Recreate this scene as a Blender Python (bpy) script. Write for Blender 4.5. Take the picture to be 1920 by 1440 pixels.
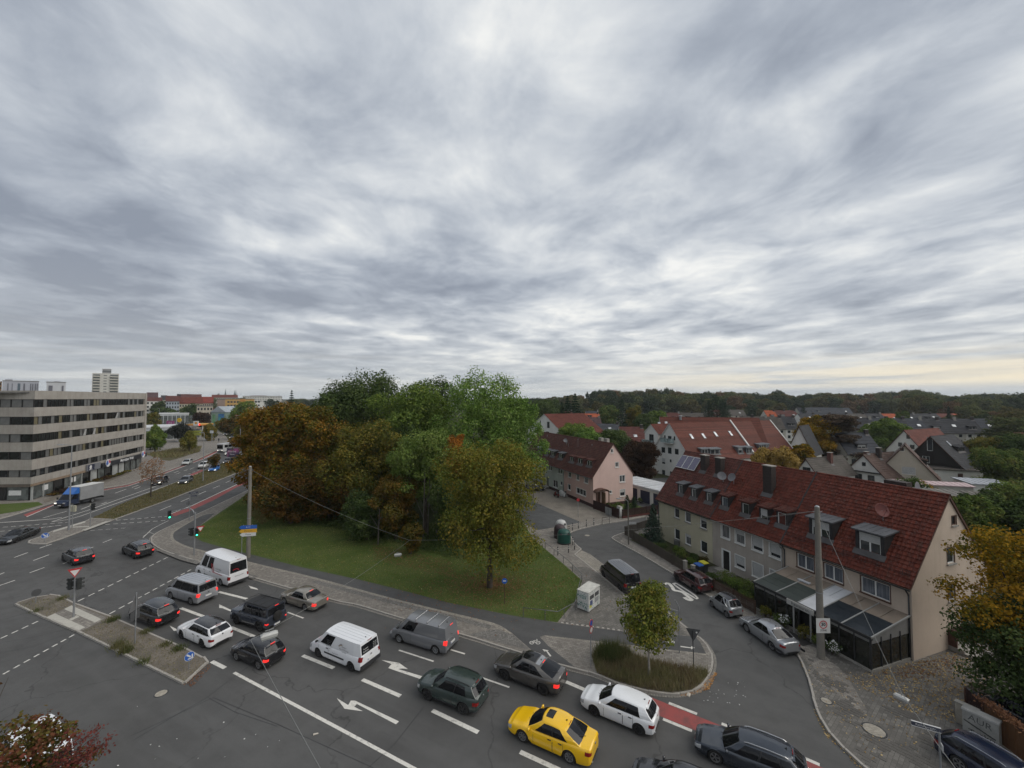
import bpy,bmesh,math,random
import numpy as np
from mathutils import Vector,Matrix
from math import sin,cos,pi,radians,sqrt,atan2,hypot
V3,rD=Vector,radians
for _o in list(bpy.data.objects):
 bpy.data.objects.remove(_o)
SC=bpy.context.scene
COL=SC.collection
# camera
FPX=760.0
CAMH=19.0
PITCH=math.atan(27.0/FPX)
_cd=bpy.data.cameras.new('camera')
_cd.sensor_width=36.0
_cd.sensor_fit='HORIZONTAL'
_cd.lens=36.0*FPX/1920.0
_cd.clip_start=0.1
_cd.clip_end=20000.0
CAM=bpy.data.objects.new('camera',_cd)
COL.objects.link(CAM)
CAM.location=(0,0,CAMH)
CAM.rotation_euler=(pi/2+PITCH,0,0)
SC.camera=CAM
# sky
SUN_EL,SUN_AZ=rD(42),rD(95)
W=bpy.data.worlds.new('World')
SC.world=W
W.use_nodes=True
SX,SY=7.7,21.1
def make_sky():
 nt=W.node_tree
 N,L=nt.nodes,nt.links
 N.clear()
 def nd(t,**k):
  n=N.new(t)
  for a,b in k.items():
   setattr(n,a,b)
  return n
 def m(op,a,b=None,clamp=False):
  n=nd('ShaderNodeMath',operation=op,use_clamp=clamp)
  for i,v in enumerate((a,b)):
   if v is None:
    continue
   if isinstance(v,(int,float)):
    n.inputs[i].default_value=v
   else:
    L.new(v,n.inputs[i])
  return n.outputs[0]
 def noise(vec,scale,detail=4,rough=0.55,dist=0.0,off=(0,0,0),sc=(1,1,1)):
  mp=nd('ShaderNodeMapping')
  mp.inputs['Location'].default_value=off
  mp.inputs['Scale'].default_value=sc
  L.new(vec,mp.inputs['Vector'])
  n=nd('ShaderNodeTexNoise')
  n.inputs['Scale'].default_value=scale
  n.inputs['Detail'].default_value=detail
  n.inputs['Roughness'].default_value=rough
  n.inputs['Distortion'].default_value=dist
  L.new(mp.outputs[0],n.inputs['Vector'])
  return n.outputs[0]
 def remap(v,a,b,c=0.0,d=1.0,smooth=True):
  n=nd('ShaderNodeMapRange',interpolation_type='SMOOTHSTEP' if smooth else 'LINEAR')
  L.new(v,n.inputs[0])
  for i,x in enumerate((a,b,c,d)):
   n.inputs[i+1].default_value=x
  return n.outputs[0]
 def mix(f,a,b,mode='MIX'):
  n=nd('ShaderNodeMix',data_type='RGBA',blend_type=mode)
  if isinstance(f,(int,float)):
   n.inputs[0].default_value=f
  else:
   L.new(f,n.inputs[0])
  for i,v in((6,a),(7,b)):
   if isinstance(v,tuple):
    n.inputs[i].default_value=(*v,1)
   else:
    L.new(v,n.inputs[i])
  return n.outputs[2]
 tc=nd('ShaderNodeTexCoord')
 sep=nd('ShaderNodeSeparateXYZ')
 L.new(tc.outputs['Generated'],sep.inputs[0])
 x,y,z=sep.outputs
 zc=m('MAXIMUM',m('ADD',z,0.075),0.075)
 u,v=m('DIVIDE',x,zc),m('DIVIDE',y,zc)
 cmb=nd('ShaderNodeCombineXYZ')
 L.new(u,cmb.inputs[0])
 L.new(v,cmb.inputs[1])
 P=cmb.outputs[0]
 rot=nd('ShaderNodeMapping')
 rot.inputs['Rotation'].default_value=(0,0,rD(-9))
 L.new(P,rot.inputs['Vector'])
 Q=rot.outputs[0]
 big=noise(Q,0.30,3,0.5,0.4,(SX,SY,0),(1,0.75,1))
 band=noise(Q,0.75,5,0.50,0.5,(SX+1.7,0.4+SY,2),(1,0.66,1))
 puff=noise(Q,2.1,8,0.60,0.35,(5.2,2.2,4),(1,0.85,1))
 fine=noise(Q,6.0,6,0.60,0.2,(0.3,9.2,8),(1,1,1))
 east=remap(x,-0.80,0.10,-0.075,0.03)
 s=m('ADD',m('MULTIPLY',big,0.40),m('MULTIPLY',band,0.50))
 s=m('ADD',s,m('MULTIPLY',puff,0.50))
 s=m('ADD',s,m('MULTIPLY',fine,0.05))
 wob=nd('ShaderNodeTexNoise')
 wob.inputs['Scale'].default_value=1.6
 wob.inputs['Detail'].default_value=5
 L.new(Q,wob.inputs['Vector'])
 wv=nd('ShaderNodeVectorMath',operation='MULTIPLY_ADD')
 wv.inputs[1].default_value=(1.1,1.1,0)
 L.new(wob.outputs['Color'],wv.inputs[0])
 L.new(Q,wv.inputs[2])
 cell=nd('ShaderNodeTexVoronoi',feature='SMOOTH_F1')
 cell.inputs['Scale'].default_value=2.4
 cell.inputs['Smoothness'].default_value=0.7
 L.new(wv.outputs[0],cell.inputs['Vector'])
 s=m('ADD',s,m('MULTIPLY',m('SUBTRACT',cell.outputs['Distance'],0.42),0.20))
 s=m('ADD',m('SUBTRACT',s,0.212),east)
 ramp=nd('ShaderNodeValToRGB')
 L.new(s,ramp.inputs[0])
 els=ramp.color_ramp.elements
 stops=[(0.34,(2.35,2.66,3.22)),(0.45,(3.35,3.7,4.28)),(0.53,(4.5,4.84,5.32)),(0.61,(5.9,6.15,6.4)),(0.69,(7.7,7.75,7.6))]
 els[0].position,els[0].color=stops[0][0],(*[c/10 for c in stops[0][1]],1)
 els[1].position,els[1].color=stops[-1][0],(*[c/10 for c in stops[-1][1]],1)
 for p_,c_ in stops[1:-1]:
  e=els.new(p_)
  e.color=(*[c/10 for c in c_],1)
 cloud=ramp.outputs[0]
 hz=remap(z,0.0,0.16,1.0,0.0)
 strat=noise(tc.outputs['Generated'],1.0,5,0.55,0.4,(2,1,3.3),(2.6,2.6,46))
 lowc=mix(remap(strat,0.38,0.64),(0.335,0.375,0.42),(0.60,0.61,0.60))
 cloud=mix(m('MULTIPLY',hz,0.72),cloud,lowc)
 az=remap(m('DIVIDE',x,m('MAXIMUM',m('SQRT',m('ADD',m('MULTIPLY',x,x),m('MULTIPLY',y,y))),0.01)),0.05,0.85)
 el=m('MULTIPLY',remap(z,0.012,0.034),remap(z,0.034,0.10,1.0,0.0))
 gl=m('MULTIPLY',m('MULTIPLY',az,el),remap(strat,0.36,0.58))
 cloud=mix(m('MULTIPLY',gl,0.85),cloud,(0.90,0.78,0.56))
 warm=m('MULTIPLY',remap(z,0.0,0.30,1.0,0.0),0.16)
 cloud=mix(warm,cloud,(0.70,0.68,0.60))
 bank=remap(z,0.004,0.030,1.0,0.0)
 cloud=mix(m('MULTIPLY',bank,0.6),cloud,(0.45,0.475,0.49))
 sky=nd('ShaderNodeTexSky',sky_type='NISHITA')
 sky.sun_disc=False
 sky.sun_elevation=SUN_EL
 sky.sun_rotation=SUN_AZ
 sky.dust_density=2.0
 cl10=mix(1.0,cloud,(10.0,10.0,10.0),'MULTIPLY')
 cov=remap(s,0.66,0.86,1.0,0.90)
 col=mix(cov,sky.outputs[0],cl10)
 bg=nd('ShaderNodeBackground')
 bg.inputs['Strength'].default_value=0.1
 L.new(col,bg.inputs['Color'])
 out=nd('ShaderNodeOutputWorld')
 L.new(bg.outputs[0],out.inputs[0])
make_sky()
# sun behind the cloud deck
_sl=bpy.data.lights.new('sun','SUN')
_sl.energy=1.5
_sl.angle=rD(60)
_sl.color=(1.0,0.95,0.88)
SUN=bpy.data.objects.new('sun',_sl)
COL.objects.link(SUN)
_sd=V3((sin(SUN_AZ)*cos(SUN_EL),cos(SUN_AZ)*cos(SUN_EL),sin(SUN_EL)))
SUN.rotation_euler=_sd.to_track_quat('Z','Y').to_euler()
# exposure
SC.view_settings.view_transform='Standard'
SC.view_settings.look='None'
SC.view_settings.exposure=0.26
SC.view_settings.gamma=1.0
SC.view_settings.use_curve_mapping=False
SC.render.engine='CYCLES'
SC.cycles.max_bounces=5
SC.cycles.diffuse_bounces=3
SC.cycles.glossy_bounces=3
SC.cycles.transmission_bounces=3
SC.cycles.transparent_max_bounces=4
SC.cycles.use_denoising=True
SC.cycles.use_adaptive_sampling=True
SC.cycles.adaptive_threshold=0.02
# measuring: where a point of the photograph lies
_FW=V3((0,cos(PITCH),sin(PITCH)))
_UP=V3((0,-sin(PITCH),cos(PITCH)))
EYE=V3((0,0,CAMH))
def ray(px,py):
 return V3((1,0,0))*((px-960)/FPX)+_UP*((720-py)/FPX)+_FW
def G(px,py,z=0.0):
 d=ray(px,py)
 t=(z-CAMH)/d.z
 return EYE+d*t
def hit(px,py,p0,n):
 d=ray(px,py)
 t=(p0-EYE).dot(n)/d.dot(n)
 return EYE+d*t
def zat(py,p):
 d=ray(960,py)
 return CAMH+d.z*(p.y/d.y)
def dist(py):
 return G(960,py).y
 # mesh builder
class MB:
 def __init__(s):
  s.v,s.f,s.m=[],[],[]
 def add(s,vs,fs,mi=0):
  b=len(s.v)
  s.v.extend([tuple(v)for v in vs])
  s.f.extend([tuple(i+b for i in f)for f in fs])
  s.m.extend([mi]*len(fs))
  return s
 def quad(s,a,b,c,d,mi=0):
  return s.add((a,b,c,d),((0,1,2,3),),mi)
 def tri(s,a,b,c,mi=0):
  return s.add((a,b,c),((0,1,2),),mi)
 def box(s,x0,y0,z0,x1,y1,z1,mi=0):
  return s.add([(x0,y0,z0),(x1,y0,z0),(x1,y1,z0),(x0,y1,z0),(x0,y0,z1),(x1,y0,z1),(x1,y1,z1),(x0,y1,z1)],[(0,3,2,1),(4,5,6,7),(0,1,5,4),(1,2,6,5),(2,3,7,6),(3,0,4,7)],mi)
 def cbox(s,c,d,mi=0,rz=0.0):
  x,y,z=d[0]/2,d[1]/2,d[2]/2
  vs=[]
  for k in(-1,1):
   for(a,b)in((-1,-1),(1,-1),(1,1),(-1,1)):
    px,py=a*x,b*y
    vs.append((c[0]+px*cos(rz)-py*sin(rz),c[1]+px*sin(rz)+py*cos(rz),c[2]+k*z))
  return s.add(vs,[(0,3,2,1),(4,5,6,7),(0,1,5,4),(1,2,6,5),(2,3,7,6),(3,0,4,7)],mi)
 def hexa(s,p,mi=0):
  return s.add(p,[(0,3,2,1),(4,5,6,7),(0,1,5,4),(1,2,6,5),(2,3,7,6),(3,0,4,7)],mi)
 def prism(s,poly,z0,z1,mi=0,side=None):
  n=len(poly)
  vs=[(p[0],p[1],z0)for p in poly]+[(p[0],p[1],z1)for p in poly]
  s.add(vs,[tuple(range(n,2*n))],mi)
  s.add(vs,[(i,(i+1)%n,n+(i+1)%n,n+i)for i in range(n)],mi if side is None else side)
  return s
 def slab(s,poly3,thick,mi=0):
  p=[V3(q)for q in poly3]
  nrm=(p[1]-p[0]).cross(p[2]-p[0]).normalized()
  n=len(p)
  vs=p+[q-nrm*thick for q in p]
  return s.add(vs,[tuple(range(n)),tuple(range(2*n-1,n-1,-1))]+[(n+i,n+(i+1)%n,(i+1)%n,i)for i in range(n)],mi)
 def cyl(s,p0,p1,r0,r1=None,n=10,mi=0,caps=True):
  r1=r0 if r1 is None else r1
  p0,p1=V3(p0),V3(p1)
  d=(p1-p0).normalized()
  a=d.orthogonal().normalized()
  b=d.cross(a)
  vs=[p0+(a*cos(2*pi*i/n)+b*sin(2*pi*i/n))*r0 for i in range(n)]
  vs+=[p1+(a*cos(2*pi*i/n)+b*sin(2*pi*i/n))*r1 for i in range(n)]
  fs=[(i,(i+1)%n,n+(i+1)%n,n+i)for i in range(n)]
  if caps:
   fs+=[tuple(range(n-1,-1,-1)),tuple(range(n,2*n))]
  return s.add(vs,fs,mi)
 def tube(s,pts,r,n=6,mi=0):
  for a,b in zip(pts[:-1],pts[1:]):
   if(V3(b)-V3(a)).length>1e-5:
    s.cyl(a,b,r,r,n,mi)
  return s
 def lathe(s,prof,axis='z',n=16,c=(0,0,0),mi=0):
  vs,fs=[],[]
  for(r,h)in prof:
   for i in range(n):
    a=2*pi*i/n
    if axis=='z':
     vs.append((c[0]+r*cos(a),c[1]+r*sin(a),c[2]+h))
    else:
     vs.append((c[0]+r*cos(a),c[1]+h,c[2]+r*sin(a)))
  for k in range(len(prof)-1):
   for i in range(n):
    j=(i+1)%n
    fs.append((k*n+i,k*n+j,(k+1)*n+j,(k+1)*n+i))
  return s.add(vs,fs,mi)
 def grid(s,fn,us,vs_,mi=0,flip=False):
  b=[fn(u,v)for v in vs_ for u in us]
  n=len(us)
  fs=[]
  for j in range(len(vs_)-1):
   for i in range(n-1):
    q=(j*n+i,j*n+i+1,(j+1)*n+i+1,(j+1)*n+i)
    fs.append(q[::-1]if flip else q)
  return s.add(b,fs,mi)
 def ball(s,c,r,n=8,k=6,mi=0):
  rx,ry,rz=(r,r,r)if isinstance(r,(int,float))else r
  return s.grid(lambda u,v:(c[0]+rx*cos(u)*sin(v),c[1]+ry*sin(u)*sin(v),c[2]+rz*cos(v)),[2*pi*i/n for i in range(n+1)],[pi*j/k for j in range(k+1)],mi,flip=True)
 def mesh(s,name,mats,smooth=False,angle=None):
  me=bpy.data.meshes.new(name)
  me.from_pydata(s.v,[],s.f)
  for m_ in(mats if isinstance(mats,(list,tuple))else[mats]):
   me.materials.append(m_)
  if any(s.m):
   me.polygons.foreach_set('material_index',s.m)
  if smooth:
   me.polygons.foreach_set('use_smooth',[True]*len(s.f))
   if angle:
    me.update()
    me.set_sharp_from_angle(angle=rD(angle))
  me.update()
  return me
def link(name,data,parent=None,loc=None,rz=None):
 o=bpy.data.objects.new(name,data)
 COL.objects.link(o)
 if parent is not None:
  o.parent=parent
 if loc is not None:
  o.location=loc
 if rz is not None:
  o.rotation_euler=(0,0,rz)
 return o
def prT(name,mb,mats,parent,smooth=False,angle=None,label=None,kind=None,loc=None,rz=None):
 o=link(name,mb.mesh(name,mats,smooth,angle),parent,loc,rz)
 if label:
  o['label']=label
 if kind:
  o['kind']=kind
 return o
def tag(o,label,cat,group=None,kind=None):
 o['label']=label
 o['category']=cat
 if group:
  o['group']=group
 if kind:
  o['kind']=kind
 return o
def thing(name,label,cat,loc=(0,0,0),rz=0.0,group=None):
 o=bpy.data.objects.new(name,None)
 o.empty_display_size=0.2
 COL.objects.link(o)
 o.location=loc
 o.rotation_euler=(0,0,rz)
 return tag(o,label,cat,group)
def struct(name,mb,mats,smooth=False,kind='structure',parent=None):
 o=link(name,mb.mesh(name,mats,smooth),parent)
 o['kind']=kind
 return o
def copy_tree(o,parent=None,loc=None,rz=None,label=None,sc=None):
 c=o.copy()
 COL.objects.link(c)
 c.parent=parent
 if loc is not None:
  c.location=loc
 if rz is not None:
  c.rotation_euler=(0,0,rz)
 if sc is not None:
  c.scale=sc
 if label:
  c['label']=label
 for ch in KIDS(o):
  copy_tree(ch,c)
 return c
def KIDS(o):
 return list(o.children)
 # materials
MATS={}
def _sock(n,*names):
 for k in names:
  if k in n.inputs:
   return n.inputs[k]
class NT:
 def __init__(s,name):
  s.mat=bpy.data.materials.new(name)
  s.mat.use_nodes=True
  s.nt=s.mat.node_tree
  s.N,s.L=s.nt.nodes,s.nt.links
  s.b=s.N.get('Principled BSDF')
  s.tc=None
 def put(s,sock,v):
  if isinstance(v,bpy.types.NodeSocket):
   s.L.new(v,sock)
  elif isinstance(v,(tuple,list))and len(v)==3 and sock.type=='RGBA':
   sock.default_value=(*v,1)
  else:
   sock.default_value=v
 def pos(s):
  g=s.N.new('ShaderNodeNewGeometry')
  return g.outputs['Position']
 def objc(s):
  if s.tc is None:
   s.tc=s.N.new('ShaderNodeTexCoord')
  return s.tc.outputs['Object']
 def noise(s,vec,scale,detail=4,rough=0.6,sc=None,dist=0.0):
  if sc is not None:
   mp=s.N.new('ShaderNodeMapping')
   mp.inputs['Scale'].default_value=sc
   s.L.new(vec,mp.inputs['Vector'])
   vec=mp.outputs[0]
  n=s.N.new('ShaderNodeTexNoise')
  n.inputs['Scale'].default_value=scale
  n.inputs['Detail'].default_value=detail
  n.inputs['Roughness'].default_value=rough
  n.inputs['Distortion'].default_value=dist
  s.L.new(vec,n.inputs['Vector'])
  return n.outputs[0]
 def voro(s,vec,scale,feature='F1',out='Distance'):
  n=s.N.new('ShaderNodeTexVoronoi')
  n.feature=feature
  n.inputs['Scale'].default_value=scale
  s.L.new(vec,n.inputs['Vector'])
  return n.outputs[out]
 def remap(s,v,a,b,c=0.0,d=1.0):
  n=s.N.new('ShaderNodeMapRange')
  n.interpolation_type='SMOOTHSTEP'
  s.put(n.inputs[0],v)
  for i,x in enumerate((a,b,c,d)):
   n.inputs[i+1].default_value=x
  return n.outputs[0]
 def math(s,op,a,b=0.0):
  n=s.N.new('ShaderNodeMath')
  n.operation=op
  s.put(n.inputs[0],a)
  s.put(n.inputs[1],b)
  return n.outputs[0]
 def mix(s,f,a,b,mode='MIX'):
  n=s.N.new('ShaderNodeMix')
  n.data_type='RGBA'
  n.blend_type=mode
  s.put(n.inputs[0],f)
  s.put(n.inputs[6],a)
  s.put(n.inputs[7],b)
  return n.outputs[2]
 def ramp(s,v,stops):
  n=s.N.new('ShaderNodeValToRGB')
  s.L.new(v,n.inputs[0])
  e=n.color_ramp.elements
  e[0].position,e[0].color=stops[0][0],(*stops[0][1],1)
  e[1].position,e[1].color=stops[-1][0],(*stops[-1][1],1)
  for p,c in stops[1:-1]:
   k=e.new(p)
   k.color=(*c,1)
  return n.outputs[0]
 def bump(s,h,strength=0.3,dist=0.02):
  n=s.N.new('ShaderNodeBump')
  n.inputs['Strength'].default_value=strength
  n.inputs['Distance'].default_value=dist
  s.L.new(h,n.inputs['Height'])
  s.L.new(n.outputs[0],s.b.inputs['Normal'])
 def rnd(s):
  n=s.N.new('ShaderNodeNewGeometry')
  return n.outputs['Random Per Island']
 def orand(s):
  n=s.N.new('ShaderNodeObjectInfo')
  return n.outputs['Random']
 def fin(s,col,rough=0.7,metal=0.0,spec=0.5):
  s.put(s.b.inputs['Base Color'],col)
  s.put(s.b.inputs['Roughness'],rough)
  s.put(s.b.inputs['Metallic'],metal)
  s.put(s.b.inputs['Specular IOR Level'],spec)
  return s.mat
def sc3(c,k):
 return tuple(x*k for x in c)
def plM(name,col,rough=0.7,var=0.18,scale=1.5,metal=0.0,spec=0.4,fine=0.0):
 if name in MATS:
  return MATS[name]
 t=NT(name)
 n=t.noise(t.objc(),scale,4,0.62)
 c=t.mix(t.remap(n,0.3,0.72),sc3(col,1-var),sc3(col,1+var*0.6))
 if fine:
  n2=t.noise(t.objc(),scale*14,2,0.5)
  c=t.mix(t.remap(n2,0.35,0.7),c,sc3(col,1-fine))
 MATS[name]=t.fin(c,rough,metal,spec)
 return MATS[name]
def render_wall(name,col,dirt=0.22):
 if name in MATS:
  return MATS[name]
 t=NT(name)
 p=t.pos()
 a=t.noise(p,0.35,4,0.6)
 st=t.noise(p,1.6,4,0.6,sc=(1,1,0.10))
 g=t.noise(p,22,2,0.5)
 c=t.mix(t.remap(a,0.3,0.7),sc3(col,1-dirt*0.7),col)
 c=t.mix(t.math('MULTIPLY',t.remap(st,0.48,0.75),dirt),c,sc3(col,0.55))
 c=t.mix(t.math('MULTIPLY',t.remap(g,0.4,0.7),0.12),c,sc3(col,0.7))
 t.bump(g,0.25,0.01)
 MATS[name]=t.fin(c,0.9,0,0.2)
 return MATS[name]
def tile_mat(name,col,var=0.45,moss=0.0):
 if name in MATS:
  return MATS[name]
 t=NT(name)
 r=t.rnd()
 n=t.noise(t.pos(),0.8,5,0.65)
 c=t.mix(r,sc3(col,1-var),sc3(col,1+var*0.45))
 c=t.mix(t.remap(n,0.42,0.75,0,0.55),c,sc3(col,0.55))
 if moss:
  n2=t.noise(t.pos(),1.7,5,0.7)
  c=t.mix(t.remap(n2,0.5,0.75,0,moss),c,(0.09,0.085,0.06))
 MATS[name]=t.fin(c,0.75,0,0.25)
 return MATS[name]
def far_roof(name,col):
 if name in MATS:
  return MATS[name]
 t=NT(name)
 n=t.noise(t.objc(),0.6,4,0.65)
 w=t.noise(t.objc(),3.0,3,0.6,sc=(0.25,0.25,2.2))
 c=t.mix(t.remap(n,0.3,0.7),sc3(col,0.72),sc3(col,1.12))
 c=t.mix(t.remap(w,0.45,0.7,0,0.4),c,sc3(col,0.5))
 MATS[name]=t.fin(c,0.8,0,0.2)
 return MATS[name]
LEAFK=1.95
def leaf_mat(name,cols,clump=0.55,trans=0.25):
 if name in MATS:
  return MATS[name]
 cols=[sc3(c,LEAFK)for c in cols]
 t=NT(name)
 r=t.rnd()
 n=t.noise(t.objc(),clump,3,0.55)
 o=t.orand()
 f=t.math('ADD',t.math('MULTIPLY',r,0.42),t.math('MULTIPLY',t.remap(n,0.28,0.72),0.58))
 f=t.math('ADD',f,t.math('MULTIPLY',t.math('SUBTRACT',o,0.5),0.16))
 k=len(cols)-1
 c=t.ramp(f,[(0.08+0.84*i/k,cols[i])for i in range(k+1)])
 t.N.remove(t.b)
 d=t.N.new('ShaderNodeBsdfDiffuse')
 tr=t.N.new('ShaderNodeBsdfTranslucent')
 mx=t.N.new('ShaderNodeMixShader')
 mx.inputs[0].default_value=trans
 t.L.new(c,d.inputs[0])
 t.L.new(c,tr.inputs[0])
 t.L.new(d.outputs[0],mx.inputs[1])
 t.L.new(tr.outputs[0],mx.inputs[2])
 t.L.new(mx.outputs[0],t.N['Material Output'].inputs[0])
 MATS[name]=t.mat
 return t.mat
def paint(name,col,metal=0.0,rough=0.17):
 if name in MATS:
  return MATS[name]
 t=NT(name)
 n=t.noise(t.objc(),2.2,5,0.65)
 c=t.mix(t.remap(n,0.45,0.8,0,0.04),col,(0.22,0.21,0.19))
 if max(col)<.06:
  metal=0.0
 t.fin(c,t.remap(n,0.3,0.8,rough,rough+0.10),metal,0.5)
 t.b.inputs['Coat Weight'].default_value=0.6
 t.b.inputs['Coat Roughness'].default_value=0.08
 MATS[name]=t.mat
 return t.mat
def glow(name,col,strength):
 if name in MATS:
  return MATS[name]
 t=NT(name)
 t.fin(col,0.3)
 t.b.inputs['Emission Color'].default_value=(*col,1)
 t.b.inputs['Emission Strength'].default_value=strength
 MATS[name]=t.mat
 return t.mat
def glass(name,col=(0.018,0.02,0.022),rough=0.04,spec=0.6):
 if name in MATS:
  return MATS[name]
 t=NT(name)
 n=t.noise(t.objc(),0.9,2,0.5)
 MATS[name]=t.fin(t.mix(t.remap(n,0.35,0.65),sc3(col,0.7),sc3(col,1.4)),rough,0,spec)
 return MATS[name]
BLACK=plM('black_plastic',(0.02,0.02,0.021),0.5,0.2)
RUBBER=plM('rubber',(0.022,0.021,0.020),0.85,0.25)
CHROME=plM('chrome',(0.6,0.6,0.6),0.2,0.1,metal=1.0)
ALLOY=plM('alloy',(0.38,0.38,0.39),0.35,0.1,metal=0.8)
DALLOY=plM('dark_alloy',(0.06,0.06,0.062),0.4,0.1,metal=0.6)
STEEL=plM('galvanised_steel',(0.30,0.31,0.32),0.55,0.2,metal=0.5)
DARKMETAL=plM('dark_metal',(0.045,0.047,0.05),0.5,0.2,metal=0.3)
WHITE=plM('white_paint',(0.72,0.72,0.70),0.5,0.08)
PLATE=plM('plate_white',(0.62,0.62,0.60),0.5,0.05)
CONCRETE=plM('concrete',(0.30,0.285,0.255),0.9,0.25,0.8,fine=0.2)
CARGLASS=glass('car_glass',(0.010,0.011,0.013),0.03,0.4)
WINGLASS=glass('window_glass',(0.03,0.034,0.038),0.05,0.6)
REDLAMP=plM('red_lamp',(0.22,0.012,0.012),0.25,0.1)
REDLIT=glow('red_lamp_lit',(0.85,0.03,0.025),0.75)
HEADLIT=glow('head_lamp_lit',(1.0,0.95,0.82),0.9)
CLEARLAMP=plM('clear_lamp',(0.45,0.46,0.47),0.12,0.1,metal=0.3)
GREENLIT=glow('green_lamp_lit',(0.05,0.95,0.55),2.5)
# ground, roads, pavements
R=random.Random(7)
def asphalt(name,base=0.085,tint=(1,0.985,0.96),crack=1.0):
 t=NT(name)
 p=t.pos()
 big=t.noise(p,0.09,4,0.6)
 mid=t.noise(p,0.7,5,0.65)
 grain=t.noise(p,34,3,0.6)
 stone=t.voro(p,60,'F1')
 b=tuple(base*k for k in tint)
 c=t.mix(t.remap(big,0.32,0.68),sc3(b,0.80),sc3(b,1.12))
 c=t.mix(t.remap(mid,0.4,0.75,0,0.55),c,sc3(b,0.78))
 mp=t.N.new('ShaderNodeMapping')
 mp.inputs['Rotation'].default_value=(0,0,rD(28))
 t.L.new(p,mp.inputs['Vector'])
 tr_=t.noise(mp.outputs[0],1.0,4,0.6,sc=(.06,.75,1))
 c=t.mix(t.remap(tr_,0.42,0.7,0,0.5),c,sc3(b,1.22))
 ol=t.noise(mp.outputs[0],1.0,4,0.65,sc=(.22,1.1,1))
 c=t.mix(t.remap(ol,0.58,0.74,0,0.5),c,sc3(b,0.66))
 c=t.mix(t.remap(grain,0.45,0.75,0,0.45),c,sc3(b,1.5))
 c=t.mix(t.remap(stone,0.05,0.5,0.35,0),c,sc3(b,0.5))
 wv=t.N.new('ShaderNodeVectorMath')
 wv.operation='ADD'
 nz=t.N.new('ShaderNodeTexNoise')
 nz.inputs['Scale'].default_value=0.5
 nz.inputs['Detail'].default_value=5
 t.L.new(p,nz.inputs['Vector'])
 mul=t.N.new('ShaderNodeVectorMath')
 mul.operation='SCALE'
 mul.inputs[3].default_value=2.6
 t.L.new(nz.outputs['Color'],mul.inputs[0])
 t.L.new(p,wv.inputs[0])
 t.L.new(mul.outputs[0],wv.inputs[1])
 ed=t.voro(wv.outputs[0],0.085,'DISTANCE_TO_EDGE')
 c=t.mix(t.math('MULTIPLY',t.remap(ed,0.0,0.006,1,0),0.55*crack),c,sc3(b,0.35))
 t.bump(grain,0.4,0.006)
 return t.fin(c,t.remap(mid,0.3,0.7,0.72,0.9),0,0.3)
def pavers(name,base,sx,sy,rot=0.0,mortar=0.5,vary=0.35):
 t=NT(name)
 mp=t.N.new('ShaderNodeMapping')
 mp.inputs['Rotation'].default_value=(0,0,rot)
 t.L.new(t.pos(),mp.inputs['Vector'])
 br=t.N.new('ShaderNodeTexBrick')
 br.inputs['Scale'].default_value=1.0
 br.inputs['Brick Width'].default_value=sx
 br.inputs['Row Height'].default_value=sy
 br.inputs['Mortar Size'].default_value=0.012
 br.inputs['Color1'].default_value=(*sc3(base,1-vary),1)
 br.inputs['Color2'].default_value=(*sc3(base,1+vary*0.5),1)
 br.inputs['Mortar'].default_value=(*sc3(base,mortar),1)
 t.L.new(mp.outputs[0],br.inputs['Vector'])
 n=t.noise(t.pos(),0.5,5,0.65)
 g=t.noise(t.pos(),18,3,0.6)
 c=t.mix(t.remap(n,0.35,0.7,0,0.6),br.outputs[0],sc3(base,0.62))
 c=t.mix(t.remap(g,0.45,0.75,0,0.25),c,sc3(base,1.3))
 return t.fin(c,0.9,0,0.25)
def turf(name,a,b,c_):
 t=NT(name)
 p=t.pos()
 n=t.noise(p,0.25,5,0.65)
 m_=t.noise(p,2.2,4,0.65)
 g=t.noise(p,16,3,0.7)
 c=t.mix(t.remap(n,0.35,0.65),a,b)
 c=t.mix(t.remap(m_,0.45,0.7,0,0.5),c,c_)
 c=t.mix(t.remap(g,0.38,0.72,0,0.6),c,sc3(a,0.45))
 t.bump(g,0.8,0.05)
 return t.fin(c,0.95,0,0.1)
ASPH=asphalt('asphalt',0.083)
ASPH2=asphalt('asphalt_cycle_path',0.076,(1,0.99,0.98),0.3)
ASPH3=asphalt('asphalt_new',0.072,(0.97,0.99,1.0),0.3)
PAVE=pavers('concrete_pavers',(0.235,0.215,0.19),0.30,0.20,rD(25))
PAVE2=pavers('dark_pavers',(0.165,0.155,0.14),0.30,0.20,rD(-38))
PAVE3=pavers('pale_pavers',(0.30,0.275,0.235),0.22,0.11,rD(30),0.6)
SETTS=pavers('stone_setts',(0.20,0.19,0.175),0.16,0.14,rD(-26),0.35,0.4)
DIRT=plM('trodden_soil',(0.165,0.143,0.115),0.95,0.35,0.7,fine=0.35)
TURF=turf('turf',(0.070,0.105,0.026),(0.090,0.120,0.034),(0.115,0.105,0.046))
DRYTURF=turf('dry_turf',(0.088,0.083,0.043),(0.105,0.092,0.052),(0.125,0.10,0.065))
GARDEN=turf('garden_ground',(0.052,0.062,0.026),(0.070,0.066,0.040),(0.095,0.08,0.055))
KERB=plM('kerb_granite',(0.37,0.345,0.31),0.85,0.2,2.0,fine=0.15)
tm=NT('road_paint')
_n=tm.noise(tm.pos(),3.0,6,0.72)
_n2=tm.noise(tm.pos(),30,2,0.6)
_c=tm.mix(tm.remap(_n,0.50,0.68,0,0.65),(0.62,0.60,0.55),(0.17,0.165,0.155))
_c=tm.mix(tm.remap(_n2,0.55,0.75,0,0.5),_c,(0.2,0.19,0.18))
MARK=tm.fin(_c,0.7,0,0.3)
tm=NT('red_lane_coating')
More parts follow.
